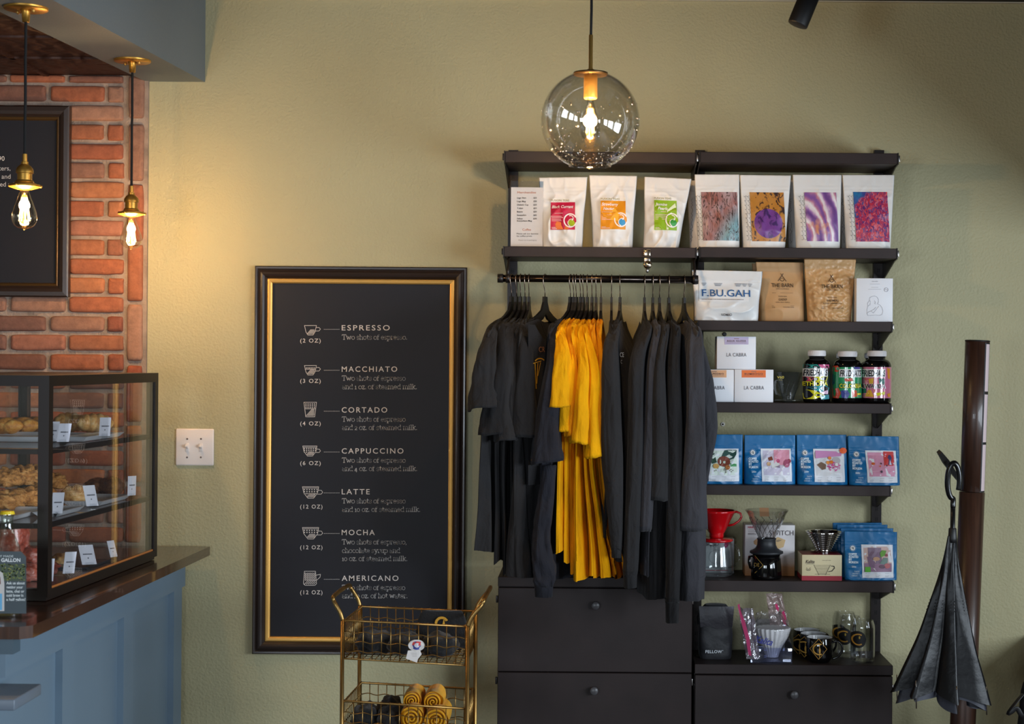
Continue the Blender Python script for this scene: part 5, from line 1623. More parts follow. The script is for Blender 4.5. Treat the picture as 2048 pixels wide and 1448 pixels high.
def glasscone(u, v):
    a = 2 * pi * u
    z = zc_ - 0.004 + (zt_ - zc_ + 0.004) * v
    t = (z - zc_) / (zt_ - zc_)
    r = (15.5 + 27 * max(0, t)) * s
    tw = a + 0.9 * min(v, 0.72)
    if t < 0.72: r *= 1 + 0.028 * cos(14 * tw)
    elif t > 0.9: r *= 1.03
    return Vector((c.x + r * cos(a), yc + r * sin(a), z0 + z))
MB().sheet(glasscone, 112, 20, cu=True).sheet(lambda u, v: Vector((c.x, yc, 0)) * 0 + (lambda p: Vector((c.x + (p.x - c.x) * 0.95, yc + (p.y - yc) * 0.95, p.z)))(glasscone(u, v)), 112, 20, cu=True).build('glass_cone', clear('ribbed_glass', tint=(0.98, 0.98, 0.985), base=0.10, edge=0.8, rough=0.02, power=2.0), imm)
rb3 = MB()
for k in range(14):
    rb3.tube([Vector((c.x + r_ * s * cos(a), yc + r_ * s * sin(a), z0 + zc_ + (zt_ - zc_) * t)) for (r_, a, t) in ((15.8, 2 * pi * k / 14, 0.02), (22, 2 * pi * k / 14 + .3, 0.25), (28.5, 2 * pi * k / 14 + .6, 0.5), (34.5, 2 * pi * k / 14 + .9, 0.72))], 0.0011, 6)
rb3.build('swirl_ribs', clear('rib_glass', tint=(0.92, 0.92, 0.93), base=0.2, edge=0.8, power=1.5), imm)
stk = MB().sheet(lambda u, v: Vector((c.x - 0.004 + 0.028 * (u - .5), yc + 0.043 - 0.02 * (1 - v), z0 + zt_ - 0.022 + 0.024 * v)), 6, 4)
stk.build('paper_tag', M('tan_tag', (176, 130, 92), 0.6), imm)

# steel wave dripper on its carton
r_box, zt = simple_box('cream and red product box under the ribbed steel dripper', 1604, 1684, 1109.8, -0.2448, 0.105, z6, M('cream_card', (204, 190, 150), 0.5), name='product_box')
a, b = P(1604, 1109.8, -0.2448), P(1684, 1109.8, -0.2448)
MB().box((a.x - 0.0002, -0.2452, z6 + 0.0003), (b.x + 0.0002, -0.1400, z6 + 0.014)).build('red_band', M('crimson_card', (150, 26, 44), 0.4), r_box)
MB().box((a.x + 0.001, -0.2436, zt - 0.0006), (b.x - 0.001, -0.1412, zt + 0.0005)).build('red_lid', M('crimson_lid', (120, 30, 44), 0.4), r_box)
ik = Ink(flat(-0.2455))
ik.text('Kalita', 1611, 1126.2, 6.2, (62, 50, 40), w=18, shear=0.35, bold=0.015)
ik.rect(1612, 1127.6, 1629, 1128.2, (62, 50, 40), 2)
DK = (104, 94, 74)
for i in range(7):
    t = i / 6
    xa = 1628 + 9 * t; xb = 1661 - 8.5 * t
    ik.rect(xa, 1130.5 + 2.8 * i, xb, 1131.1 + 2.8 * i, DK, 2)
ik.line([(1628, 1130), (1638, 1150)], 0.7, DK); ik.line([(1661, 1130), (1651, 1150)], 0.7, DK); ik.rect(1630, 1148, 1660, 1148.7, DK, 2)
ik.line([(1663, 1132), (1668, 1132.5), (1669, 1136), (1664, 1142), (1657, 1143.5)], 1.6, (70, 62, 50))
for i in range(3): ik.rect(1645 + 6 * i, 1120.2, 1650 + 6 * i, 1121.2, (150, 138, 110), 2)
ik.arc(1617, 1135, 3.5, 0.7, 180, 360, DK); ik.rect(1613, 1139.5, 1621, 1140.4, DK, 2); ik.arc(1617, 1136, 5.2, 0.5, 200, 340, DK)
ik.build('carton_print', r_box)
yc = -0.1815; s = SC(yc); c = P(1648, 1105, yc)
z0 = zt + 0.0008; zz = lambda py: P(1648, py, yc).z - z0
wave = thing('steel_dripper', 'ribbed polished steel dripper standing on the cream and red box', 'coffee dripper', (c.x, yc, z0))
prof = [(0.008, 0.0), (14 * s, 0.0), (14 * s, 0.003), (26 * s, 0.0045), (27.5 * s, 0.006), (26 * s, 0.0068), (15.5 * s, 0.0065)]
zr = zz(1063)
n = 9
for i in range(n):
    t0, t1 = i / n, (i + 0.5) / n
    prof += [((15.5 + 19.5 * t0) * s, 0.0075 + (zr - 0.0075) * t0), ((15.5 + 19.5 * t1 + 2.0) * s, 0.0075 + (zr - 0.0075) * t1)]
prof += [(35.5 * s, zr - 0.001), (38 * s, zr), (38 * s, zr + 0.0012), (34.5 * s, zr + 0.0005)]
inner = [(34 * s, zr - 0.003), (14 * s, 0.009), (0.0, 0.0085)]
MB().lathe(prof + inner, (c.x, yc, z0), 56).build('steel_cone', mChrome, wave, crease=28)

# ------------------------------------------------------------------ things on the lower right cabinet
zc = CABR + 0.0004
# soft black pouch
yc = -0.1433; s = SC(yc)
a, b = P(1397, 1208, yc), P(1465, 1208, yc)
zt = a.z
pc = thing('drawstring_pouch', 'soft black fabric pouch with small white lettering at the left of the low cabinet', 'pouch', ((a.x + b.x) / 2, yc, zc))
mPouch = M('black_nylon', (30, 30, 34), 0.55, bump=(30, 0.5, 0.006), sheen=0.1)
hw = (b.x - a.x) / 2; cx = (a.x + b.x) / 2
def pouchf(u, v):
    an = 2 * pi * u
    k = [(0.0, 0.9), (0.05, 0.97), (0.35, 1.0), (0.62, 0.99), (0.8, 0.97), (0.92, 0.86), (1.0, 0.62)]
    for (v0, k0), (v1, k1) in zip(k[:-1], k[1:]):
        if v <= v1: w = k0 + (k1 - k0) * (v - v0) / (v1 - v0); break
    ca, sa = cos(an), sin(an)
    e = 0.55
    x = math.copysign(abs(ca) ** e, ca) * hw * w
    y = math.copysign(abs(sa) ** e, sa) * 0.04 * (w if v < 0.9 else w * 0.8)
    n_ = noise.noise(Vector((x * 30, v * 5, y * 30)))
    return Vector((cx + x + 0.002 * n_, yc + y + 0.003 * n_, zc + (zt - zc) * v + (0.004 * n_ if v > 0.5 else 0)))
m_ = MB().sheet(pouchf, 44, 30, cu=True)
m_.add([pouchf(i / 44, 1.0) for i in range(44)], [list(range(44))], True); m_.add([pouchf(i / 44, 0.0) for i in range(44)], [list(range(44))[::-1]], True)
m_.build('pouch_body', mPouch, pc)
fl_ = MB().sheet(lambda u, v: Vector((cx + hw * (1.03 - 0.10 * (1 - v)) * (2 * u - 1), yc - 0.0415 - 0.006 * sin(pi * u) - 0.003 * sin(pi * v), zc + (zt - zc) * (0.60 + 0.40 * v) + 0.004 * sin(7 * u) * (1 - v))), 20, 14)
fl_.build('flap', M('black_flap_nylon', (38, 36, 42), 0.42, bump=(24, 0.5, 0.006)), pc)
lp = MB(); pp = P(1398, 1228, yc)
MB().tube([pp, pp + Vector((-0.004, -0.004, -0.01)), pp + Vector((0.0, -0.004, -0.03)), pp + Vector((0.006, -0.002, -0.033))], [(0.0007, 0.005)] * 4, 8).build('pull_loop', mPouch, pc)
ik = Ink(flat(yc - 0.0475))
ik.text('FELLOW', 1411, 1306, 5.6, (210, 214, 220), w=33, bold=0.015, space=1.1)
ik.ell(1445.6, 1301, 0.8, 0.8, (210, 214, 220), 3, n=8)
ik.build('pouch_lettering', pc)

# scoop tray with wrapped paper filters
yc = -0.1492
tr_ = thing('filter_tray', 'clear acrylic scoop tray holding white paper filters, on the low cabinet', 'tray', (P(1540, 1320, yc).x, yc, zc))
mAcr2 = clear('acrylic_tray', tint=(0.86, 0.88, 0.97), base=0.08, edge=0.6, rough=0.02, power=2.0, body=0.05, bodycol=(110, 115, 150))
a, b = P(1501, 1322, -0.2269), P(1584, 1322, -0.2269)
w0, w1, yf, yb = a.x, b.x, -0.2292, -0.07164
fz = P(1540, 1296, yf).z; bz = P(1540, 1238, yb).z
t = 0.0028
tm = MB()
tm.box((w0, yf, zc), (w1, yb, zc + t), 0.0006)
tm.box((w0, yf, zc), (w1, yf + t, fz), 0.0008)
for x in (w0, w1 - t):
    poly = [(yf, zc), (yb, zc), (yb, bz), (yb - 0.02, bz + 0.002), (-0.1194, zc + 0.075), (-0.1672, zc + 0.062), (-0.2054, zc + 0.055), (yf, fz)]
    tm.prism(poly, lambda u, v, d: Vector((d, u, v)), x, x + t)
tm.box((w0, yb - t, zc), (w1, yb, bz), 0.0008)
tm.build('acrylic_tray', mAcr2, tr_)
mPaper = M('filter_paper', (232, 232, 232), 0.75)
pk = thing('filter_pack', 'clear wrapped stack of fluted white paper filters with blue script lettering', 'filter pack', (P(1540, 1310, -0.1552).x, -0.1552, zc + t))
c = P(1544, 1285, -0.1552)
def fluted(u, v):
    a = 2 * pi * u
    r = (0.018 + 0.034 * sstep(0, 1, v * 0.9 + 0.1)) * (1 + 0.07 * (1 if True else 0) * cos(22 * a) * (0.35 + 0.65 * v))
    return Vector((c.x + r * cos(a), c.y + 0.86 * r * sin(a), zc + t + 0.002 + 0.088 * v))
fm = MB().sheet(fluted, 176, 12, cu=True)
fm.add([fluted(i / 176, 1) for i in range(176)], [list(range(176))], True)
fm.add([fluted(i / 176, 0) for i in range(176)], [list(range(176))[::-1]], True)
fm.build('paper_filters', mPaper, pk)
mCello = clear('cellophane', tint=(0.96, 0.95, 0.96), base=0.10, edge=0.6, rough=0.06, power=2.0, bump=(38.0, 0.9, 0.01), body=0.05, bodycol=(225, 220, 222))
def wrap(u, v):
    a = 2 * pi * u
    ztop = P(1530, 1226, -0.1552).z
    if v < 0.55:
        k = v / 0.55
        r = (0.022 + 0.0335 * sstep(0, 1, k)) * 1.05
        z = zc + t + 0.0015 + 0.09 * k
    else:
        k = (v - 0.55) / 0.45
        r = 0.0583 * (1 - 0.45 * k)
        z = zc + t + 0.0915 + (ztop - zc - t - 0.09) * k
    n_ = noise.noise(Vector((cos(a) * 3, sin(a) * 3, v * 9)))
    n2_ = noise.noise(Vector((cos(a) * 8, sin(a) * 8, v * 6 + 4)))
    r *= 1 + (0.02 if v < .55 else 0.03 + 0.22 * (v - .55) / .45) * (n_ + 0.6 * n2_)
    return Vector((c.x + r * cos(a) - (0.028 * max(0, v - .55)), c.y + (0.9 - 0.5 * max(0, v - .55)) * r * sin(a) + 0.0, max(z + 0.012 * n2_ * max(0, v - .55), zc + t + 0.001)))
MB().sheet(wrap, 90, 44, cu=True).build('wrapper', mCello, pk)
ik = Ink(lambda px, py, off: P(px, py, -0.2292 - off) + Vector((0, abs(px - 1536) ** 2 * 0.0000055 + 0.001, 0)))
ik.text('Kalita', 1508, 1284, 13, (34, 44, 140), w=37, shear=0.4, bold=0.015, k=3, rot=-12)
for i, (x, y, w) in enumerate(((1514, 1291.5, 12), (1517, 1295.5, 9), (1530, 1294, 4.5), (1528, 1298, 6), (1528, 1309, 5), (1528, 1312, 5))):
    ik.rect(x, y + 2, x + w, y + 3, (110, 120, 170), 3)
ik.build('wrapper_lettering', pk)
# second pack behind with pink printing
pk2 = thing('filter_pack', 'crumpled clear bag with pink printing leaning up behind the paper filters', 'filter pack', (P(1545, 1240, -0.09552).x, -0.09791, zc + t))
def sheetbag(x_b0, x_b1, x_t0, x_t1, pyb, pyt, y, th, seed):
    def f(sgn):
        def g(u, v):
            xb = x_b0 + (x_b1 - x_b0) * u; xt = x_t0 + (x_t1 - x_t0) * u
            p = P(xb + (xt - xb) * v, pyb + (pyt - pyb) * v, y)
            n_ = noise.noise(Vector((u * 4 + seed, v * 5, seed)))
            e = (1 - abs(2 * u - 1) ** 2)
            return p + Vector((0.003 * n_, sgn * th * e * (1 - 0.7 * v) + 0.009 * n_, 0.004 * n_ * (v > 0.05)))
        return g
    return MB().sheet(f(-1), 22, 26).sheet(f(1), 22, 26)
mCello2 = clear('pinkish_cellophane', tint=(0.95, 0.88, 0.87), base=0.12, edge=0.55, rough=0.08, power=1.8, bump=(45.0, 1.0, 0.012), body=0.42, bodycol=(206, 180, 176))
sheetbag(1540, 1578, 1532, 1563, 1250, 1187, -0.09313, 0.008, 3).build('bag_film', mCello2, pk2)
mPink = M('magenta_print', (206, 36, 110), 0.45)
ik = Ink(lambda px, py, off: P(px, py, -0.1098 - off))
ik.poly([(1550, 1209), (1554, 1207), (1558, 1216), (1557, 1223), (1552, 1218)], (206, 40, 104), 1)
ik.poly([(1564, 1224), (1568, 1221), (1572, 1234), (1573, 1252), (1567, 1246), (1562, 1234)], (206, 40, 104), 1)
ik.build('pink_print', pk2)
pk3 = thing('filter_pack', 'flat clear pack with magenta edge leaning at the left side of the acrylic tray', 'filter pack', (P(1490, 1300, -0.1194).x, -0.1194, zc))
sheetbag(1493, 1520, 1476, 1506, 1318, 1216, -0.2448, 0.004, 9).build('bag_film', clear('lilac_film', tint=(0.85, 0.8, 0.84), base=0.12, edge=0.5, rough=0.1, power=2, bump=(40.0, 0.8, 0.01), body=0.3, bodycol=(150, 140, 150)), pk3)
ik = Ink(lambda px, py, off: P(px, py, -0.2561 - off))
ik.poly([(1475, 1210), (1479, 1207), (1481, 1220), (1490, 1243), (1499, 1276), (1503, 1312), (1497, 1310), (1492, 1280), (1483, 1246)], (170, 30, 88), 1)
ik.build('magenta_edge', pk3)

# mugs
def mug(label, cxp, rpx, y_rim, yc, logo):
    s = SC(yc); c = P(cxp, 1320, yc)
    z0 = zc
    H = P(cxp, y_rim, yc).z - z0
    r = rpx * s
    root = thing('mug', label, 'mug', (c.x, yc, z0), 'glossy black mugs')
    prof = [(0.0, 0.0), (0.70 * r, 0.0), (0.76 * r, 0.003), (0.90 * r, 0.010), (0.975 * r, 0.022), (1.0 * r, 0.04), (0.985 * r, H - 0.002), (0.955 * r, H)]
    MB().lathe(prof, (c.x, yc, z0), 56).build('mug_body', mGlossBlack, root)
    MB().lathe([(0.955 * r, H), (0.925 * r, H - 0.002), (0.93 * r, 0.04), (0.85 * r, 0.014), (0.0, 0.008)], (c.x, yc, z0), 56).build('white_lining', M('white_glaze', (214, 214, 216), 0.12), root)
    h = [Vector((0.95, 0, 0.80)), Vector((1.25, 0, 0.88)), Vector((1.55, 0, 0.80)), Vector((1.70, 0, 0.62)), Vector((1.62, 0, 0.42)), Vector((1.36, 0, 0.24)), Vector((0.98, 0, 0.15))]
    ang = R(-14)
    pts = [Vector((c.x + p.x * r * cos(ang), yc + p.x * r * sin(ang), z0 + p.z * H)) for p in h]
    sm = []
    for i in range(len(pts) - 1):
        for k in range(4):
            t_ = k / 4
            p0, p1, p2, p3 = pts[max(i - 1, 0)], pts[i], pts[i + 1], pts[min(i + 2, len(pts) - 1)]
            sm.append(0.5 * ((2 * p1) + (p2 - p0) * t_ + (2 * p0 - 5 * p1 + 4 * p2 - p3) * t_ ** 2 + (3 * p1 - p0 - 3 * p2 + p3) * t_ ** 3))
    sm.append(pts[-1])
    MB().tube(sm, [(0.0034, 0.0055)] * len(sm), 12).build('handle', mGlossBlack, root)
    lx, ly = logo
    ik = Ink(cyl_fn(c.x, yc, r * 0.998), 0.0004)
    G = (200, 150, 62)
    for (p0, p1) in (((lx - 16, ly), (lx, ly - 21)), ((lx, ly - 21), (lx + 16, ly)), ((lx + 16, ly), (lx, ly + 20)), ((lx, ly + 20), (lx - 16, ly))):
        ik.line([(p0[0] + (p1[0] - p0[0]) * k / 6, p0[1] + (p1[1] - p0[1]) * k / 6) for k in range(7)], 0.8, G, 3)
    ik.arc(lx + 0.5, ly, 10.5, 2.6, 62, 298, G, 3)
    ik.line([(lx + 1.5, ly - 9), (lx + 1.5, ly + 17)], 0.9, G, 3); ik.ell(lx + 2, ly + 3, 1.8, 6, G, 3)
    ik.build('gold_emblem', root)
mug('glossy black mug with gold emblem, nearest of the three mugs', 1639, 26.6, 1274, -0.2035, (1637, 1298))
mug('glossy black mug with white inside, middle of the three mugs', 1626.5, 26.6, 1266.5, -0.1255, (1610, 1295))
mug('glossy black mug, rearmost of the three mugs', 1613, 26.6, 1259, -0.0475, (1598, 1290))

# can-shaped drinking glasses
mCan = clear('drinking_glass', tint=(0.985, 0.99, 0.99), base=0.06, edge=0.85, rough=0.01, power=2.4)
CAN_H = P(1725, 1236.5, -0.17).z - zc
def can(label, cxp, yc, logo):
    s = SC(yc); c = P(cxp, 1310, yc); H = CAN_H; r = 0.0360
    root = thing('can_glass', label, 'drinking glass', (c.x, yc, zc), 'can-shaped drinking glasses')
    prof = [(0.0, 0.002), (0.72 * r, 0.001), (0.80 * r, 0.0), (0.95 * r, 0.006), (1.0 * r, 0.016), (1.0 * r, H - 0.022), (0.97 * r, H - 0.014), (0.87 * r, H - 0.004), (0.84 * r, H - 0.001), (0.86 * r, H)]
    MB().lathe(prof + [(max(0, a - 0.0022), max(0.006, b)) for (a, b) in prof[::-1]], (c.x, yc, zc), 48).build('glass_body', mCan, root)
    ik = Ink(cyl_fn(c.x, yc, r), 0.0004)
    lx, ly = logo
    for k in range(12):
        x0 = -16 + 32 * k / 12; x1 = -16 + 32 * (k + 1) / 12
        h0 = 17 * sqrt(max(0, 1 - (x0 / 16) ** 2)); h1 = 17 * sqrt(max(0, 1 - (x1 / 16) ** 2))
        ik.tri([(lx + x0, ly - h0), (lx + x1, ly - h1), (lx + x1, ly + h1), (lx + x0, ly + h0)], [[0, 1, 2, 3]], (14, 13, 14), 1)
    ik.arc(lx + 1, ly, 10.5, 2.6, 55, 305, (206, 150, 56), 3)
    ik.ell(lx + 3, ly - 4, 1.5, 3, (190, 160, 60), 3, n=10)
    ik.build('round_emblem', root)
can('can-shaped clear glass with round black emblem, nearest of the three glasses', 1725, -0.195, (1716, 1279))
can('can-shaped clear glass, middle of the three glasses', 1699, -0.130, (1688, 1273))
can('can-shaped clear glass, rearmost of the three glasses', 1688, -0.052, (1678, 1266))
# ------------------------------------------------------------------ bakery display case on the counter
mCase = M('case_bronze_metal', (38, 30, 27), 0.4, 0.4)
mCaseGl = clear('case_glass', tint=(0.97, 0.975, 0.97), base=0.045, edge=0.85, rough=0.004, power=4.0)
mShelfC = clear('case_shelf_glass', tint=(0.97, 0.97, 0.97), base=0.08, edge=0.6, rough=0.03, power=3.0, body=0.30, bodycol=(170, 165, 165))
mFloorC = M('case_floor', (92, 82, 80), 0.22, 0.2)
A_ = PZ(314, 1119, CTZ); B_ = PZ(95, 1204, CTZ)
e1 = (A_ - B_); LC = e1.length; e1.normalize()
e2 = Vector((-e1.y, e1.x, 0.0))
if e2.x > 0: e2 = -e2
WC = 0.40
def Cc(l, d, h): return B_ + e1 * l + e2 * d + Vector((0, 0, h))
HC = CZ - (751 - PY + 8.6) * (B_.y + D) / F - CTZ
case = thing('pastry_case', 'three-tier bronze-framed glass pastry display case standing on the counter', 'display case', (Cc(LC / 2, WC / 2, 0)))
def cbar(mb, p, q_, w, h):
    """bar with local box between case coordinates p..q_"""
    (l0, d0, h0), (l1, d1, h1) = p, q_
    vs_ = [Cc(l, d, h_) for l in (l0, l1) for d in (d0, d1) for h_ in (h0, h1)]
    mb.add(vs_, [[0, 1, 3, 2], [4, 6, 7, 5], [0, 4, 5, 1], [2, 3, 7, 6], [0, 2, 6, 4], [1, 5, 7, 3]])
T = 0.026
for l in (0, LC - T):
    for d in (0, WC - T):
        fr = MB(); cbar(fr, (l, d, 0.028), (l + T, d + T, HC - T), 0, 0); fr.build('corner_post', mCase, case)
tp = MB()
cbar(tp, (0, 0, HC - T), (LC, WC, HC), 0, 0)
tp.build('top_panel', mCase, case)
bs = MB()
cbar(bs, (0.006, 0.006, 0.0015), (LC - 0.006, WC - 0.006, 0.010), 0, 0); cbar(bs, (0, 0, 0.010), (LC, WC, 0.028), 0, 0)
bs.build('base', mCase, case)
fl_ = MB(); cbar(fl_, (T * 0.4, T * 0.4, 0.0282), (LC - T * .4, WC - T * .4, 0.032), 0, 0); fl_.build('floor_panel', mFloorC, case)
st_ = MB(); cbar(st_, (T, 0.004, 0.028), (LC - T, 0.009, 0.033), 0, 0)
st_.build('reflection_strip', M('amber_reflection', (170, 104, 52), 0.4), case)  # orange reflection along the case base, put in as a coloured strip
SH1 = CZ - 0.40 - CTZ; SH2 = CZ - 0.223 - CTZ
for h in (SH1, SH2):
    sb = MB(); cbar(sb, (0.012, 0.018, h - 0.004), (LC - 0.012, WC - 0.012, h), 0, 0)
    so_ = sb.build('case_shelf', mShelfC, case)
    rl = MB(); cbar(rl, (T, 0.012, h - 0.013), (LC - T, 0.018, h + 0.001), 0, 0); cbar(rl, (0.008, T, h - 0.012), (0.012, WC - T, h + 0.0005), 0, 0)
    rl.build('shelf_rail', mCase, so_)
gp = MB(); cbar(gp, (T, 0.004, 0.033), (LC - T, 0.008, HC - T), 0, 0); gp.build('side_glass', mCaseGl, case)
gp = MB(); cbar(gp, (0.004, T, 0.030), (0.008, WC - T, HC - T), 0, 0); gp.build('end_glass', mCaseGl, case)
gp = MB(); cbar(gp, (LC - 0.008, T, 0.030), (LC - 0.004, WC - T, HC - T), 0, 0); gp.build('back_glass', mCaseGl, case)
gp = MB(); cbar(gp, (T, WC - 0.008, 0.030), (LC - T, WC - 0.004, HC - T), 0, 0); gp.build('door_glass', mCaseGl, case)
hd = MB(); cbar(hd, (LC * 0.62, WC, 0.25), (LC * 0.62 + 0.02, WC + 0.02, 0.31), 0, 0); hd.build('door_handle', M('copper_handle', (190, 120, 80), 0.35, 0.6), case)

def inside(q, r):
    """q moved just far enough to stand clear of the case walls"""
    w = q - B_; l, d = w.dot(e1), w.dot(e2)
    l2 = max(r + 0.012, min(LC - r - 0.012, l)); d2 = max(r + 0.012, min(WC - r - 0.012, d))
    return q + e1 * (l2 - l) + e2 * (d2 - d)
# ---- platters and pastries
mPlat = M('white_platter', (214, 216, 222), 0.25)
def platter(label, l0, l1, d0, d1, h):
    ft = 0.008
    vs_ = []
    for (g, z) in ((0.014, 0.001), (0.010, 0.004), (0.0, 0.014), (0.003, 0.015), (0.014, 0.006)):
        vs_.append([Cc(l0 + g, d0 + g, h + z), Cc(l1 - g, d0 + g, h + z), Cc(l1 - g, d1 - g, h + z), Cc(l0 + g, d1 - g, h + z)])
    o = MB().rings(vs_, True, True, smooth=False).build('platter', mPlat)
    return tag(o, label, 'platter', 'white platters in the pastry case')
platter('white platter of glazed twists on the upper case shelf', 0.30, 0.56, 0.10, 0.385, SH2)
platter('white platter of croissants on the upper case shelf, by the side glass', 0.33, 0.62, 0.03, 0.095, SH2)
platter('white platter under the heap of scones, middle case shelf, near end', 0.03, 0.28, 0.10, 0.385, SH1)
platter('white platter under the pale bun by the side glass, middle case shelf', 0.14, 0.32, 0.03, 0.095, SH1)
platter('white platter under the dark bun, middle case shelf, far end', 0.45, 0.68, 0.03, 0.14, SH1)
def pastry_mat(name, c0, c1, c2, scale, rough=0.45, coat=0.2):
    m, nt, b = new_mat(name)
    tc = nt.nodes.new('ShaderNodeTexCoord')
    n = node(nt, 'ShaderNodeTexNoise', Scale=scale, Detail=5.0, Roughness=0.65)
    nt.links.new(tc.outputs['Object'], n.inputs['Vector'])
    nt.links.new(ramp(nt, n.outputs['Fac'], [(0.3, c0), (0.5, c1), (0.72, c2)]), b.inputs['Base Color'])
    b.inputs['Roughness'].default_value = rough; b.inputs['Coat Weight'].default_value = coat
    bp = node(nt, 'ShaderNodeBump', Strength=0.7, Distance=0.006)
    nt.links.new(n.outputs['Fac'], bp.inputs['Height']); nt.links.new(bp.outputs['Normal'], b.inputs['Normal'])
    return m
mCrois = pastry_mat('golden_crust', (160, 84, 22), (226, 146, 52), (246, 196, 104), 60)
mPale = pastry_mat('pale_crust', (176, 108, 48), (226, 170, 98), (240, 206, 146), 50, 0.55)
mScone = pastry_mat('scone_crumb', (84, 46, 28), (206, 136, 62), (240, 188, 118), 75, 0.7, 0.0)
mDark = pastry_mat('dark_crust', (58, 34, 22), (116, 70, 38), (160, 110, 64), 70, 0.6)
def twist(label, c, ln, r, ang, mat=None, cat='pastry', name='croissant', group='glazed twists and croissants', turns=3.2):
    c = Vector(c)
    ax = Vector((cos(R(ang)), sin(R(ang)), 0)); sd = Vector((-ax.y, ax.x, 0))
    def f(u, v):
        a = 2 * pi * u
        t = 2 * v - 1
        k = max(0.02, (1 - abs(t) ** 2.4)) ** 0.55
        lob = 1 + 0.16 * abs(sin(turns * pi * v + a * 0.5)) - 0.08
        rr = r * k * lob
        bend = -0.10 * ln * t * t
        return c + ax * (t * ln / 2) + sd * (rr * cos(a) + bend) + Vector((0, 0, r * 0.86 + rr * sin(a) * 0.86))
    mb = MB().sheet(f, 26, 44, cu=True)
    mb.add([f(i / 26, 0) for i in range(26)], [list(range(26))]); mb.add([f(i / 26, 1) for i in range(26)], [list(range(26))[::-1]])
    return tag(mb.build(name, mat or mCrois), label, cat, group)
hz = CTZ + SH2 + 0.0085
for (px, py, an, lb) in ((8, 868, 150, 'glazed twist pastry cut off by the left photo edge'), (42, 867, 146, 'glazed twist pastry, middle of three at the left of the upper shelf'), (74, 865.5, 142, 'glazed twist pastry beside the near corner post')):
    q_ = PZ(px, py, hz); twist(lb, (q_.x, q_.y, hz), 0.115, 0.026, an, name='twist_pastry', group='glazed twists')
for (px, py, an, lb) in ((134, 864, 40, 'pale croissant by the side glass, upper shelf, nearer one'), (184, 866, 30, 'pale croissant by the side glass, upper shelf, farther one')):
    q_ = PZ(px, py, hz); twist(lb, (q_.x, q_.y + 0.02, hz), 0.10, 0.031, an, mPale, group='pale croissants', turns=5)
def lump(label, c, r, seed, mat, name, cat, group, bump=0.34, freq=2.6, nu=28, nv=18):
    c = inside(Vector(c), r[0] * 1.12)
    mb = MB().ball(c + Vector((0, 0, r[2] * 0.80)), r, nu, nv, bump, seed, freq)
    for v in mb.v: v.z = max(v.z, c.z)
    return tag(mb.build(name, mat), label, cat, group)
hz = CTZ + SH1 + 0.0075
sc_spots = [(8, 1020, 0.0, 'scone at the bottom of the heap, cut off by the left photo edge'), (40, 1016, 0.0, 'golden scone at the bottom of the heap'), (70, 1010, 0.0, 'scone at the bottom of the heap against the corner post'),
            (10, 1006, 0.042, 'upper golden scone at the left photo edge'), (34, 1003, 0.044, 'topmost scone of the heap with dark berries'), (62, 1000, 0.040, 'upper scone of the heap near the corner post'),
            (112, 985, 0.012, 'scone just right of the corner post, middle case shelf')]
for i, (px, py, up, lb) in enumerate(sc_spots):
    q_ = PZ(px, py, hz); lump(lb, (q_.x, q_.y + 0.03, hz + up), (0.043, 0.038, 0.027), i + 1, mScone, 'scone', 'scone', 'scones heaped in the case', 0.5, 3.2)
q_ = PZ(149, 1006, hz); lump('pale berry bun by the side glass, middle case shelf', (q_.x, q_.y + .01, hz), (0.036, 0.034, 0.026), 21, mPale, 'bun', 'bun', None, 0.3, 3.0)
q_ = PZ(229, 986, hz); lump('dark crusted bun on the far platter, middle case shelf', (q_.x, q_.y, hz), (0.038, 0.036, 0.027), 22, mDark, 'bun', 'bun', None, 0.2, 3.0)
q_ = PZ(213, 985, hz); lump('dark crusted bun partly behind the other dark bun', (q_.x - 0.01, q_.y + 0.05, hz), (0.036, 0.034, 0.025), 23, mDark, 'bun', 'bun', None, 0.2, 3.0)
hz = CTZ + 0.0325
mRasp = pastry_mat('glazed_fruit', (90, 26, 22), (176, 74, 54), (226, 170, 160), 34, 0.2, 0.7)
q_ = Cc(0.17, 0.16, 0.0325)
def wrapbag(u, v):
    a = 2 * pi * u; k = 1 + 0.10 * noise.noise(Vector((cos(a) * 3, sin(a) * 3, v * 5)))
    return q_ + Vector((0.050 * cos(a) * k * (1.0 - 0.15 * v), 0.050 * sin(a) * k, 0.125 * v))
mb = MB().sheet(wrapbag, 36, 18, cu=True); mb.add([wrapbag(i / 36, 1) for i in range(36)], [list(range(36))], True)
tag(mb.build('wrapped_loaf', mRasp), 'glossy wrapped red and pink pastry standing tall behind the near corner', 'pastry')
for i, (l, d, up, lb) in enumerate(((0.12, 0.10, 0, 'red glazed pastry at the near corner of the case floor'), (0.22, 0.10, 0, 'red glazed pastry behind the white tags on the case floor'), (0.30, 0.15, 0, 'glazed fruit pastry on the case floor, third back'), (0.17, 0.10, 0.036, 'red glazed pastry lying on top of two others'),
                                    (0.06, 0.17, 0, 'dark glazed pastry left of the near corner post'), (0.06, 0.25, 0, 'dark glazed pastry at the left on the case floor'), (0.09, 0.21, 0.034, 'dark glazed pastry lying on the two at the left'))):
    p_ = Cc(l, d, 0.0328 + up); lump(lb, p_, (0.038, 0.036, 0.024), 40 + i, mRasp if i < 4 else mDark, 'fruit_pastry', 'pastry', 'glazed pastries on the case floor', 0.3, 3.0)
p_ = Cc(0.04, 0.12, 0.0328)
bar_ = thing('frosted_bar', 'yellow cake bar with pink frosting at the near end of the case floor', 'cake', p_)
MB().box(p_ + Vector((-0.025, -0.012, 0.002)), p_ + Vector((0.025, 0.03, 0.018)), 0.003).build('cake', M('yellow_cake', (206, 168, 84), 0.8), bar_)
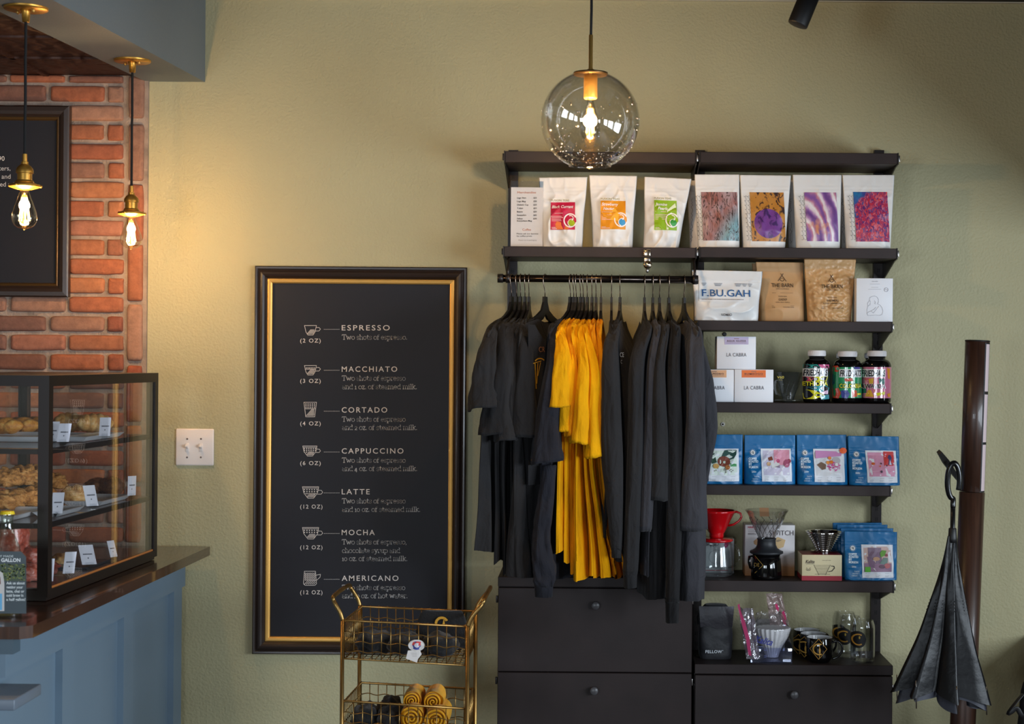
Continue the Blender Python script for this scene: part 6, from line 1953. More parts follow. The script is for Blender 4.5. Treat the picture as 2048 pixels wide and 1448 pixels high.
MB().box(p_ + Vector((-0.0255, -0.0125, 0.018)), p_ + Vector((0.0255, 0.0305, 0.027)), 0.004).build('frosting', M('pink_frosting', (206, 96, 126), 0.35), bar_)
p_ = Cc(0.42, 0.13, 0.0328)
lump('small sugared bun at the far end of the case floor', p_, (0.024, 0.024, 0.017), 61, mPale, 'bun', 'bun', None)
tray_ = MB(); cbar(tray_, (0.34, 0.03, 0.0328), (0.52, 0.20, 0.038), 0, 0)
tag(tray_.build('slate_tray', M('dark_slate', (40, 42, 48), 0.3)), 'dark slate tray on the case floor behind the third tag', 'tray')

# ---- name tags in clear holders
mTag = M('tag_card', (226, 226, 238), 0.55)
def name_tag(label, px, py0, py1, wpx, h, tilt, yaw):
    """card between pixel rows py0..py1, its holder standing on height h"""
    z = CTZ + h + 0.0006
    q_ = inside(PZ(px, py1 + 11, z), 0.006)
    s = (q_.y + D) / F
    hh, ww = (py1 - py0) * s, wpx * s / cos(R(yaw))
    rt = Vector((cos(R(yaw)), sin(R(yaw)), 0)); nn = Vector((rt.y, -rt.x, 0))
    up = (Vector((0, 0, 1)) + rt * tilt - nn * 0.10).normalized()
    root = thing('name_tag', label, 'name tag', q_, 'white name tags in the pastry case')
    g = 9 * s
    hb = MB()
    def bx(u0, u1, v0, v1, d0, d1, m):
        vv = [q_ + rt * u + Vector((0, 0, v)) + nn * d for u in (u0, u1) for v in (v0, v1) for d in (d0, d1)]
        m.add(vv, [[0, 1, 3, 2], [4, 6, 7, 5], [0, 4, 5, 1], [2, 3, 7, 6], [0, 2, 6, 4], [1, 5, 7, 3]])
    bx(-ww * 0.28, ww * 0.28, 0, 0.003, -0.011, 0.011, hb); bx(-ww * 0.28, ww * 0.28, 0.003, g + 0.009, -0.003, -0.0015, hb); bx(-ww * 0.28, ww * 0.28, 0.003, g + 0.006, 0.0015, 0.003, hb)
    hb.build('holder', mAcr, root)
    cb = MB(); base = q_ + Vector((0, 0, g))
    vv = [base + rt * u + up * v + nn * d for u in (-ww / 2, ww / 2) for v in (0, hh) for d in (-0.0004, 0.0004)]
    cb.add(vv, [[0, 1, 3, 2], [4, 6, 7, 5], [0, 4, 5, 1], [2, 3, 7, 6], [0, 2, 6, 4], [1, 5, 7, 3]])
    cb.build('card', mTag, root)
    ik = Ink(lambda a, b, off: base + rt * (a * ww) + up * (b * hh) + nn * (0.0005 + off))
    rnd = random.Random(int(px))
    x = -0.3
    while x < 0.3:
        w = rnd.uniform(0.03, 0.07); ik.rect(x, 0.56, x + w, 0.50, (80, 80, 92), 1); x += w + 0.015
    ik.rect(-0.04, 0.36, 0.05, 0.30, (90, 90, 100), 1)
    ik.build('tag_lettering', root)
for t in (('upper shelf name tag half hidden by the corner post', 105, 841, 880, 19, SH2, 0.10, 22), ('upper shelf name tag in front of the pale croissants', 162.5, 845, 882, 22, SH2, 0.14, 18), ('upper shelf name tag farthest along, right of the croissants', 223.5, 833, 870, 20, SH2, 0.06, 20),
          ('middle shelf name tag nearest the corner post', 113, 983, 1025, 21, SH1, 0.10, 20), ('middle shelf name tag between the pale and dark buns', 192, 968, 1010, 18, SH1, -0.16, 45), ('middle shelf name tag farthest along, narrow and turned', 263, 950, 989, 12, SH1, 0.10, 52),
          ('bottom tier name tag at the corner post', 106.5, 1116, 1161, 24, 0.032, 0.06, 15), ('bottom tier name tag, second from the corner post', 143.5, 1102, 1145, 20, 0.032, 0.12, 25), ('bottom tier name tag beside the slate tray', 179, 1087, 1127, 25, 0.032, -0.20, 28), ('bottom tier name tag farthest along, turned edge-on', 233, 1078, 1112, 9, 0.032, -0.22, 62)):
    name_tag(*t)

# ---- bottle and sign at the near end of the counter
q_ = PZ(54, 1236, CTZ)
YS_ = q_.y
sg = thing('counter_sign', 'printed acrylic counter sign offering half gallons, at the near end of the counter', 'counter sign', (P(20, 1236, YS_).x, YS_, CTZ))
a, b = P(-60, 1101, YS_), P(54, 1236, YS_)
xr0, xr1 = P(45, 1101, YS_).x, P(54, 1236, YS_).x
zt = P(45, 1102, YS_).z
ch_ = 0.012
poly = [(a.x, CTZ + 0.0006), (xr1, CTZ + 0.0006), (xr1 - 0.002, zt - ch_), (xr0 - 0.002, zt), (a.x, zt)]
MB().prism(poly, lambda u, v, d: Vector((u, d, v)), YS_, YS_ + 0.0035).box((a.x, YS_, CTZ + 0.0006), (xr1, YS_ + 0.05, CTZ + 0.004)).build('acrylic', mAcr, sg)
poly = [(a.x, P(0, 1227, YS_).z), (xr1 - 0.0015, P(53, 1227, YS_).z), (xr1 - 0.003, zt - ch_ - 0.001), (xr0 - 0.003, zt - 0.001), (a.x, zt - 0.001)]
MB().prism(poly, lambda u, v, d: Vector((u, d, v)), YS_ - 0.0012, YS_ - 0.0002).build('printed_card', M('sign_card', (58, 70, 76), 0.4), sg)
ik = Ink(flat(YS_ - 0.0014))
ik.text('READY MADE', 27, 1114.5, 4.2, (220, 226, 226), align='R', w=46)
ik.text('HALF GALLON', 41, 1123.5, 6.8, (236, 238, 238), align='R', bold=0.03, w=64)
rnd = random.Random(5)
ik.rect(-20, 1128, 51, 1162, (70, 82, 66), 1)
for _ in range(150):
    x, y = rnd.uniform(3, 50), rnd.uniform(1128, 1160)
    ik.ell(x, y, rnd.uniform(1, 2.6), rnd.uniform(0.8, 2), rnd.choice([(120, 132, 66), (96, 112, 62), (150, 150, 84), (74, 92, 60), (60, 70, 60)]), 2, n=7)
ik.poly([(-14, 1152), (-2, 1141), (6, 1146), (9, 1166), (9, 1222), (-14, 1222)], (206, 200, 196), 3)
ik.poly([(-14, 1158), (-3, 1149), (1, 1154), (2, 1168), (-14, 1168)], (120, 70, 62), 4)
ik.rect(-14, 1187, 4.5, 1220, (110, 176, 216), 4)
for i, t in enumerate(('Ask us about', 'getting your', 'latte, chai or', 'cold brew in', 'a half gallon!')):
    ik.text(t, 13, 1168.5 + 8.2 * i, 5.2, (226, 232, 232), w=(37, 33, 36, 34, 38)[i], bold=0.02)
ik.build('sign_lettering', sg)
yb_ = YS_ + 0.10
c = P(14, 1100, yb_); s = SC(yb_)
bt = thing('glass_bottle', 'clear glass bottle with yellow crown cap behind the counter sign', 'bottle', (c.x, yb_, CTZ))
zc2 = P(14, 1023, yb_).z
Hb = zc2 - CTZ
MB().lathe([(0.0, 0.002), (0.030, 0.002), (0.033, 0.008), (0.033, Hb * 0.52), (0.028, Hb * 0.64), (0.017, Hb * 0.76), (0.0135, Hb * 0.86), (0.0130, Hb * 0.94), (0.0145, Hb * 0.955), (0.0135, Hb - 0.004)], (c.x, yb_, CTZ), 36).build('glass_body', clear('bottle_glass', tint=(0.86, 0.90, 0.84), base=0.08, edge=0.7, rough=0.02, power=2.2), bt)
cp = MB()
def crown(u, v):
    a = 2 * pi * u; r = 0.0145 + 0.0015 * v * (1 + 0.35 * cos(21 * a))
    return Vector((c.x + r * cos(a), yb_ + r * sin(a), zc2 + 0.001 - 0.007 * v))
cp.sheet(crown, 126, 4, cu=True); cp.add([crown(i / 126, 0) for i in range(126)], [list(range(126))])
cp.build('crown_cap', M('yellow_cap', (226, 196, 22), 0.35), bt)
sw_ = MB().sheet(lambda u, v: Vector((c.x + 0.0338 * sin(-1.2 + 2.4 * u), yb_ - 0.0338 * cos(-1.2 + 2.4 * u), CTZ + Hb * (0.2 + 0.3 * v))), 24, 2)
sw_.build('bottle_label', M('violet_label', (70, 62, 130), 0.4), bt)

# ------------------------------------------------------------------ gold wire cart
mGoldW = M('gold_wire', (158, 124, 72), 0.36, 0.95, var=(20, 0.12))
RZ1 = 0.926
k1 = [PZ(690, 1241, RZ1), PZ(931, 1253, RZ1), PZ(947, 1223, RZ1), PZ(724, 1213, RZ1)]     # FL FR BR BL
cen = sum(k1, Vector()) / 4
cart = thing('wire_cart', 'gold wire trolley with two baskets in front of the menu board', 'trolley', (cen.x, cen.y, 0.0))
def q4(cs, u, v): return cs[0].lerp(cs[1], u).lerp(cs[3].lerp(cs[2], u), v)
def catm(pts, n=6, closed=False):
    out = []
    m = len(pts)
    for i in range(m - 1 if not closed else m):
        p0, p1, p2, p3 = (pts[max(i - 1, 0)], pts[i], pts[min(i + 1, m - 1)], pts[min(i + 2, m - 1)]) if not closed else (pts[i - 1], pts[i], pts[(i + 1) % m], pts[(i + 2) % m])
        for k in range(n):
            t = k / n
            out.append(0.5 * ((2 * p1) + (p2 - p0) * t + (2 * p0 - 5 * p1 + 4 * p2 - p3) * t ** 2 + (3 * p1 - p0 - 3 * p2 + p3) * t ** 3))
    if not closed: out.append(pts[-1])
    return out
def basket(name, zt, depth):
    top = [Vector((p.x, p.y, zt)) for p in k1]
    bot = [Vector((p.x, p.y, zt - depth)) for p in k1]
    rimb = MB(); rimb.tube(top, 0.0030, 8, closed=True)
    rimb.tube(bot, 0.0022, 8, closed=True)
    root = rimb.build(name, mGoldW, cart)
    for side, (i, j, n) in enumerate(((0, 1, 13), (1, 2, 12), (2, 3, 13), (3, 0, 12))):
        w = MB()
        for k in range(n + 1):
            a, b = top[i].lerp(top[j], k / n), bot[i].lerp(bot[j], k / n)
            w.tube([a + Vector((0, 0, 0.004)), b], 0.0013, 6)
        for r in range(1, 4):
            zf = r / 4.0 + 0.05
            pts = []
            for k in range(n * 4 + 1):
                p = top[i].lerp(top[j], k / (n * 4))
                pts.append(p + Vector((0, 0, -depth * zf + 0.0022 * sin(2 * pi * k / 8 + r) * (1 if side in (0, 2) else 0.4))))
            w.tube(pts, 0.0013, 6)
        w.build('wire_side', mGoldW, root)
    fl_ = MB()
    for k in range(1, 20): fl_.tube([bot[0].lerp(bot[1], k / 20), bot[3].lerp(bot[2], k / 20)], 0.0011, 5)
    for k in range(1, 10): fl_.tube([bot[0].lerp(bot[3], k / 10), bot[1].lerp(bot[2], k / 10)], 0.0011, 5)
    fl_.build('wire_floor', mGoldW, root)
    return root
DB = 0.098
ZB2 = CZ - (1402 - PY + 4) * (k1[0].y + D) / F
basket('upper_basket', RZ1, DB)
basket('lower_basket', ZB2, DB)
for i, p in enumerate(k1):
    o_ = (p - cen); o_.z = 0; o_ = Vector((math.copysign(0.006, o_.x), math.copysign(0.003, o_.y), 0))
    MB().tube([p + o_ + Vector((0, 0, 0.004)), Vector((p.x + o_.x, p.y + o_.y, 0.045))], 0.0052, 12).build('post', mGoldW, cart)
    MB().lathe([(0, 0.0), (0.008, 0.0), (0.021, 0.006), (0.0225, 0.02), (0.021, 0.034), (0.008, 0.04), (0, 0.04)], (p.x + o_.x, p.y + o_.y, 0.0225), 20, Matrix.Translation((0, 0, 0)).to_3x3() @ Matrix.Rotation(R(90), 3, 'Y')).build('castor', mBlackM, cart)
for (f_, b_, sg_, out, up) in ((0, 3, -1, 0.027, 0.058), (1, 2, 1, 0.040, 0.066)):
    pf, pb = k1[f_] + Vector((sg_ * 0.006, -0.003, 0.002)), k1[b_] + Vector((sg_ * 0.006, 0.003, 0.002))
    ex = Vector((sg_, 0, 0)); dy = (pb - pf)
    pts = [pf, pf + ex * out * 0.25 + Vector((0, 0, up * 0.35)), pf + ex * out * 0.85 + Vector((0, 0, up * 0.8)) + dy * 0.02, pf + ex * out + Vector((0, 0, up)) + dy * 0.12,
           pb + ex * out + Vector((0, 0, up)) - dy * 0.12, pb + ex * out * 0.85 + Vector((0, 0, up * 0.8)) - dy * 0.02, pb + ex * out * 0.25 + Vector((0, 0, up * 0.35)), pb]
    MB().tube(catm(pts, 6), 0.0056, 12).build('handle', mGoldW, cart)

# ---- what lies in the cart
mKnit = M('black_knit', (19, 19, 21), 0.95, bump=(220, 0.7, 0.003), sheen=0.15)
mYel = M('mustard_cotton', (222, 158, 10), 0.9, bump=(300, 0.35, 0.002), sheen=0.1)
def soft(label, u, v, zb, r, seed, mat, name, cat, group, flatb=True, bump=0.28):
    p = q4(k1, u, v); p = Vector((p.x, p.y, zb))
    mb = MB().ball(p + Vector((0, 0, r[2] * 0.92)), r, 30, 20, bump, seed, 2.2)
    for q2 in mb.v: q2.z = max(q2.z, zb)
    o = mb.build(name, mat)
    return tag(o, label, cat, group)
zb1 = RZ1 - DB + 0.003
BG = 'black knitted caps in the upper basket'
soft('black knitted cap lying at the left end of the upper basket', 0.20, 0.40, zb1, (0.050, 0.060, 0.030), 3, mKnit, 'knitted_cap', 'knitted cap', BG)
soft('black knitted cap lying in the middle of the upper basket', 0.48, 0.38, zb1, (0.048, 0.062, 0.030), 5, mKnit, 'knitted_cap', 'knitted cap', BG)
soft('black knitted cap lying front right in the upper basket', 0.76, 0.34, zb1, (0.045, 0.055, 0.032), 7, mKnit, 'knitted_cap', 'knitted cap', BG)
yk = q4(k1, 0.75, 0.84).y
ck = P(884, 1250, yk)
capo = thing('knitted_cap', 'upright black knitted cap with gold round emblem at the back of the upper basket', 'knitted cap', (ck.x, yk, zb1), BG)
def uprt(u, v):
    a = 2 * pi * u; hw = SC(yk) * 52
    e = 0.5
    k = [1, 1, 1, .98, .93, .8][min(5, int(v * 5.99))]
    return Vector((ck.x + math.copysign(abs(cos(a)) ** e, cos(a)) * hw * (1 - 0.25 * v ** 4), yk + math.copysign(abs(sin(a)) ** e, sin(a)) * 0.016 * (1 - 0.6 * v ** 3), zb1 + (P(884, 1221, yk).z - zb1) * v + 0.003 * noise.noise(Vector((u * 6, v * 3, 2)))))
mb = MB().sheet(uprt, 40, 20, cu=True); mb.add([uprt(i / 40, 1) for i in range(40)], [list(range(40))], True)
mb.build('cap_body', mKnit, capo)
ik = Ink(flat(yk - 0.0178))
ik.arc(883.5, 1247, 11.5, 5.0, 28, 190, (214, 156, 36), 2); ik.poly([(885, 1249), (888, 1235.5), (890, 1249)], (214, 156, 36), 2)
ik.build('gold_emblem', capo)
yt_ = q4(k1, 0.62, 0.0).y - 0.004
ht = thing('hang_tag', 'white round hang tag with red and blue print on the upper basket', 'tag', (P(832, 1325, yt_).x, yt_, P(832, 1325, yt_).z))
ik = Ink(lambda px, py, off: P(px, py, yt_ - off) + Vector((0, 0.0015 * sin(px * 0.3), 0)), 0.0004)
mt = MB()
def tagface(pts, y0):
    vv = [P(x, y, yt_) + Vector((0, 0.0015 * sin(x * 0.3), 0)) for (x, y) in pts]
    n = len(vv); mt.add(vv + [v + Vector((0, 0.0006, 0)) for v in vv], [list(range(n)), [n + i for i in range(n)][::-1]] + [[i, (i + 1) % n, n + (i + 1) % n, n + i] for i in range(n)])
tagface([(833 + 16.5 * cos(2 * pi * i / 24), 1291 + 11.8 * sin(2 * pi * i / 24)) for i in range(24)], 0)
tagface([(816, 1301), (840, 1300), (843, 1309), (836, 1318), (834, 1325), (812, 1317)], 0)
mt.build('tag_paper', M('tag_paper', (214, 206, 200), 0.6), ht)
ik.ell(834, 1291, 11.5, 8.6, (52, 62, 140), 1); ik.poly([(823, 1290), (826, 1284), (834, 1282.5), (842, 1284), (845, 1290), (834, 1292)], (206, 60, 52), 2); ik.ell(834, 1290.5, 5.5, 4.6, (206, 200, 206), 3)
for i in range(3): ik.rect(818, 1306 + 3 * i, 834, 1306.7 + 3 * i, (170, 160, 156), 1)
ik.build('tag_print', ht)
zb2 = ZB2 - DB + 0.003
for i, (u, v, lb) in enumerate(((0.14, 0.30, 'black rolled garment at the left end of the lower basket'), (0.36, 0.32, 'black rolled garment beside the mustard rolls, lower basket'), (0.30, 0.70, 'black rolled garment at the back of the lower basket'))):
    soft(lb, u, v, zb2, (0.036, 0.062, 0.040), 30 + i, mKnit, 'rolled_shirt', 'rolled shirt', 'black rolled garments in the lower basket', bump=0.3)
def roll(label, px, py, rpx, y0, ln, seed):
    c = P(px, py, y0); r = rpx * SC(y0)
    root = thing('rolled_shirt', label, 'rolled shirt', c - Vector((0, 0, r)), 'mustard rolled shirts in the lower basket')
    def f(u, v):
        a = 2 * pi * u
        k = 1 + 0.10 * noise.noise(Vector((cos(a) * 1.5 + seed, sin(a) * 1.5, v * 4)))
        return c + Vector((r * cos(a) * k, ln * v, r * sin(a) * k))
    mb = MB().sheet(f, 36, 12, cu=True)
    mb.add([f(i / 36, 1) for i in range(36)], [list(range(36))])
    mb.build('roll', mYel, root)
    sp_ = MB()
    turns = 3.2
    def g(u, v):
        a = 2 * pi * turns * u + seed
        rr = r * (0.08 + 0.9 * u) + r * 0.02 * noise.noise(Vector((u * 9, seed, 0)))
        d = 0.012 * v - 0.004 - 0.006 * (1 - u)
        return c + Vector((rr * cos(a), d, rr * sin(a)))
    sp_.sheet(g, 110, 3)
    def h(u, v):
        a = 2 * pi * turns * u + seed; rr = r * (0.08 + 0.9 * u) - r * 0.13 * v
        return c + Vector((rr * cos(a), -0.004 - 0.006 * (1 - u) - 0.002 * sin(pi * v), rr * sin(a)))
    sp_.sheet(h, 110, 3)
    sp_.add([c + Vector((r * 0.97 * cos(2 * pi * i / 24), 0.008, r * 0.97 * sin(2 * pi * i / 24))) for i in range(24)], [list(range(24))])
    sp_.build('spiral_end', mYel, root)
yf_ = q4(k1, 0.6, 0.12).y
roll('mustard rolled shirt at the front of the lower basket, left one', 823, 1436, 24, yf_, 0.13, 1)
roll('mustard rolled shirt at the front of the lower basket, right one', 872, 1440, 24, yf_ + 0.004, 0.13, 2)
roll('mustard rolled shirt on top of the front pair, left one', 824, 1401, 18.5, yf_ + 0.05, 0.10, 3)
roll('mustard rolled shirt on top of the front pair, right one', 866, 1403, 20, yf_ + 0.055, 0.10, 4)

# ------------------------------------------------------------------ coat rack and umbrella
mWal = wood('walnut', (42, 26, 20), (68, 43, 31), 0.38, (14, 14, 0.8), 0.25)
YR_ = -0.45
t0, t1, t2 = P(1955, 683, YR_), P(1944, 984, YR_), P(1925.5, 1440, YR_)
axis = (t0 - t2).normalized()
rk = thing('coat_rack', 'leaning round walnut coat rack post with pale flip-out hook panels', 'coat rack', (0, 0, 0))
foot = t2 - axis * (t2.z / axis.z)
rk.location = (foot.x, foot.y, 0.0); ORG[rk.name] = Vector((foot.x, foot.y, 0.0))
rp = 24.3 * SC(YR_)
ux = (Vector((1, 0, 0)) - axis * axis.x).normalized(); uy = axis.cross(ux)
def ring_(c, r, n=36, a0=0.0, a1=2 * pi): return [c + ux * (r * cos(a0 + (a1 - a0) * k / n)) + uy * (r * sin(a0 + (a1 - a0) * k / n)) for k in range(n)]
low = foot + axis * 0.012
MB().rings([ring_(low, rp * 1.04), ring_(t1, rp * 1.04)], True, True).build('lower_post', mWal, rk)
MB().rings([ring_(t1 + axis * 0.002, rp), ring_(t0, rp)], True, True).build('upper_post', mWal, rk)
MB().rings([ring_(t0 + axis * 0.0002, rp * 1.02), ring_(t0 + axis * 0.003, rp * 1.02), ring_(t0 + axis * 0.004, rp * .9)], True, True).build('end_cap', mBlackM, rk)
MB().lathe([(0, 0), (0.17, 0), (0.17, 0.010), (0.165, 0.012), (0, 0.012)], (foot.x, foot.y, 0.0), 48).build('base', mWal, rk)
mPan = M('pale_panel', (196, 176, 176), 0.35)
for (p0, p1) in ((688, 782), (788, 883), (888, 980)):
    v0 = t0 + (t1 - t0) * ((p0 - 683) / 301.0); v1 = t0 + (t1 - t0) * ((p1 - 683) / 301.0)
    a0_, a1_ = R(-58), R(-28)
    rs = []
    for cc_ in (v0, v1):
        rs.append([cc_ + ux * (rp * 1.012 * cos(a)) - uy * (rp * 1.012 * sin(a)) * (-1 if uy.y > 0 else 1) for a in [a0_ + (a1_ - a0_) * k / 6 for k in range(7)]])
    MB().rings(rs, False, False, closed=False).build('hook_panel', mPan, rk)
    sl = MB()
    MB().rings([[cc_ + ux * (rp * 1.006 * cos(a)) - uy * (rp * 1.006 * sin(a)) * (-1 if uy.y > 0 else 1) for a in [R(-65) + R(44) * k / 6 for k in range(7)]] for cc_ in (v0 + axis * 0.004, v1 - axis * 0.004)], False, False, closed=False).build('panel_recess', mBlackM, rk)
YU = YR_ - rp - 0.125
h0, h1 = P(1921, 966, YR_ - rp * 0.6), P(1878.5, 904, YU - 0.02)
dd = (h1 - h0).normalized()
nn_ = dd.cross(Vector((0, 1, 0))).normalized()
hk = MB()
def hkf(s_, w): return [h0.lerp(h1, s_) + nn_ * (w * a) + dd.cross(nn_) * (0.006 * b) for (a, b) in ((-1, -1), (1, -1), (1, 1), (-1, 1))]
hk.rings([hkf(0, 0.003), hkf(0.25, 0.006), hkf(0.7, 0.0085), hkf(1.0, 0.005)], True, True, smooth=False)
hk.build('flip_hook', mBlackM, rk)

mNyl = M('black_umbrella_nylon', (8, 8, 11), 0.38, spec=0.32, bump=(26, 0.35, 0.006))
mNylIn = M('grey_umbrella_lining', (44, 46, 56), 0.5, spec=0.4, bump=(26, 0.3, 0.005))
um = thing('umbrella', 'closed black reverse umbrella hanging by its hooked handle from the coat rack', 'umbrella', P(1890, 1430, YU))
ap_, bt_ = P(1905, 1072, YU), P(1890, 1392, YU)
s = SC(YU)
def canopy(u, v, inner=0.0):
    a = 2 * pi * u
    f_ = (7 * u + 0.30) % 1.0
    ridge = f_ / 0.70 if f_ < 0.70 else (1 - f_) / 0.30      # 0 in the valley, 1 on the rib
    rb_ = (8 + 92 * (0.55 * v + 0.45 * v * v)) * s
    r = rb_ * (1 - (0.52 * (1 - ridge)) * min(1, v * 2.5)) * (1 - inner)
    c_ = ap_.lerp(bt_, v)
    hem = (v ** 6) * (0.022 * ridge - 0.016 + 0.012 * cos(a))
    wob = 0.004 * noise.noise(Vector((cos(a) * 2.5, sin(a) * 2.5, v * 4)))
    left = 1.10 if cos(a) < 0 else 1.0
    return c_ + Vector((r * cos(a) * left + wob, r * sin(a) * 0.62 + wob, -hem))
mb = MB().sheet(canopy, 140, 34, cu=True)
mb.build('canopy', mNyl, um)
# grey lining showing below the hem between the ribs
lin_ = MB().sheet(lambda u, v: canopy(u, 0.86 + 0.14 * v, 0.10) + Vector((0, 0, -0.030 * v * (0.6 + 0.4 * sin(8 * pi * u + 2)))), 140, 6, cu=True)
lin_.build('lining', mNylIn, um)
for k in range(7):
    a = 2 * pi * (k + 0.40) / 7
    p_ = canopy((a / (2 * pi)) % 1.0, 1.0, 0.12)
    MB().tube([p_ + Vector((0, 0, 0.05)), p_ + Vector((0.002, 0, -0.026))], 0.0016, 6).build('rib', mSteel, um)
dots = MB()
for k in range(7):
    a = 2 * pi * (k + 0.40) / 7
    for r_ in range(4):
        for c_ in range(3):
            q2 = canopy(((a + (c_ - 1) * 0.16) / (2 * pi)) % 1.0, 0.40 + 0.02 * r_)
            dots.ball(q2, 0.0016, 6, 4)
dots.build('eyelets', M('eyelet_black', (8, 8, 9), 0.8), um)['kind'] = 'stuff'
sh = P(1906, 1010, YU)
MB().tube([ap_ - (ap_ - bt_).normalized() * 0.0 + Vector((0, 0, -0.05)), ap_, sh], 0.0068, 14).build('shaft', M('shaft_metal', (46, 46, 48), 0.25, 0.8), um)
MB().rings([[ap_ + Vector((r * cos(2 * pi * k / 20), r * sin(2 * pi * k / 20), z)) for k in range(20)] for (r, z) in ((0.0115, -0.018), (0.0122, -0.006), (0.0105, 0.02), (0.0085, 0.022))], True, True).build('collar', mBlackM, um)
hc = P(1907, 962, YU)
pts = [sh + Vector((0, 0, -0.006)), sh + Vector((0, 0, 0.006))]
for k in range(15):
    a = R(-90 - 300 * k / 14)
    pts.append(hc + Vector((12 * s * cos(a), -0.004 * sin(a), 36 * s * sin(a))))
MB().tube(catm(pts, 3), [(0.0075, 0.0085)] * (3 * (len(pts) - 1) + 1), 12).build('handle', M('glossy_black_handle', (14, 14, 16), 0.2, spec=0.6), um)

# unseen low block past the right edge of the frame, added to shade the wall
xb_ = P(2062, 1300, -0.02).x
shade_block_ = struct(MB().box((xb_, -0.50, 0.0), (xb_ + 0.9, -0.001, 0.735), 0.004).build('shade_block', mCab))
struct(MB().box((xb_ - 0.004, -0.505, 0.7352), (xb_ + 0.905, -0.001, 0.762), 0.004).build('shade_block_top', mTop, shade_block_))

# dark bag at the frame's lower right corner
yb_ = -0.565
q_ = P(2076, 1400, yb_)
dk = thing('shoulder_bag', 'black shoulder bag low at the right edge, its strap loop sticking out towards the umbrella', 'bag', q_ + Vector((0, 0, -0.16)))
MB().ball(q_ + Vector((0.01, 0.0, -0.05)), (0.062, 0.055, 0.16), 28, 20, 0.2, 4, 1.6).build('bag_body', M('black_canvas', (16, 15, 15), 0.8, bump=(90, 0.5, 0.003)), dk)
MB().tube(catm([P(2046, 1388, yb_ - 0.05), P(2034, 1402, yb_ - 0.06), P(2016, 1426, yb_ - 0.06), P(2024, 1424, yb_ - 0.06), P(2034, 1417, yb_ - 0.06), P(2044, 1432, yb_ - 0.06), P(2052, 1430, yb_ - 0.05)], 5), [(0.002, 0.007)] * 31, 8).build('strap', mBlackM, dk)
# ------------------------------------------------------------------ hangers and clothes on the rail
mHang = M('black_hanger', (20, 18, 18), 0.45)
mHook = M('hanger_hook_steel', (150, 132, 118), 0.25, 1.0)
def cloth(name, rgb, sheen=0.04):
    """cotton with soft creases running down the cloth and a fine weave"""
    m, nt, b = new_mat(name)
    b.inputs['Roughness'].default_value = 0.92
    b.inputs['Specular IOR Level'].default_value = 0.15
    b.inputs['Sheen Weight'].default_value = sheen
    tc = nt.nodes.new('ShaderNodeTexCoord')
    n0 = node(nt, 'ShaderNodeTexNoise', Scale=6.0, Detail=3.0); nt.links.new(tc.outputs['Object'], n0.inputs['Vector'])
    nt.links.new(ramp(nt, n0.outputs['Fac'], [(0.3, [c * 0.9 for c in rgb]), (0.7, [min(255, c * 1.1) for c in rgb])]), b.inputs['Base Color'])
    mp = node(nt, 'ShaderNodeMapping'); mp.inputs['Scale'].default_value = (1.0, 1.0, 0.32); mp.inputs['Rotation'].default_value = (0.2, 0.25, 0)
    nt.links.new(tc.outputs['Object'], mp.inputs['Vector'])
    n1 = node(nt, 'ShaderNodeTexNoise', Scale=30.0, Detail=4.0, Distortion=0.8); nt.links.new(mp.outputs[0], n1.inputs['Vector'])
    b1 = node(nt, 'ShaderNodeBump', Strength=0.75, Distance=0.012); nt.links.new(n1.outputs['Fac'], b1.inputs['Height'])
    n2 = node(nt, 'ShaderNodeTexNoise', Scale=420.0, Detail=2.0); nt.links.new(tc.outputs['Object'], n2.inputs['Vector'])
    b2 = node(nt, 'ShaderNodeBump', Strength=0.35, Distance=0.0015); nt.links.new(n2.outputs['Fac'], b2.inputs['Height'])
    nt.links.new(b1.outputs['Normal'], b2.inputs['Normal']); nt.links.new(b2.outputs['Normal'], b.inputs['Normal'])
    return m
mBlk = cloth('black_cotton', (33, 32, 33))
mBlk2 = cloth('washed_black_cotton', (41, 40, 41))
mChar = cloth('charcoal_fleece', (57, 56, 60), 0.06)
mNavy = cloth('navy_black_cotton', (36, 36, 42))
mMus = cloth('mustard_jersey', (226, 160, 8), 0.0)
mMus2 = cloth('amber_jersey', (212, 134, 10), 0.0)
WH = 0.205                                     # half length of a hanger
NECKZ = P(1200, 597, RY).z
DROP = 0.078
CLAMP = CABL + 0.004

def garment_px(f, py): return f

def interp(levels, py):
    if py <= levels[0][0]: return levels[0][1:]
    for a, b in zip(levels[:-1], levels[1:]):
        if py <= b[0]:
            t = (py - a[0]) / (b[0] - a[0]); t = t * t * (3 - 2 * t) * 0.5 + t * 0.5
            return tuple(x + (y - x) * t for x, y in zip(a[1:], b[1:]))
    return levels[-1][1:]

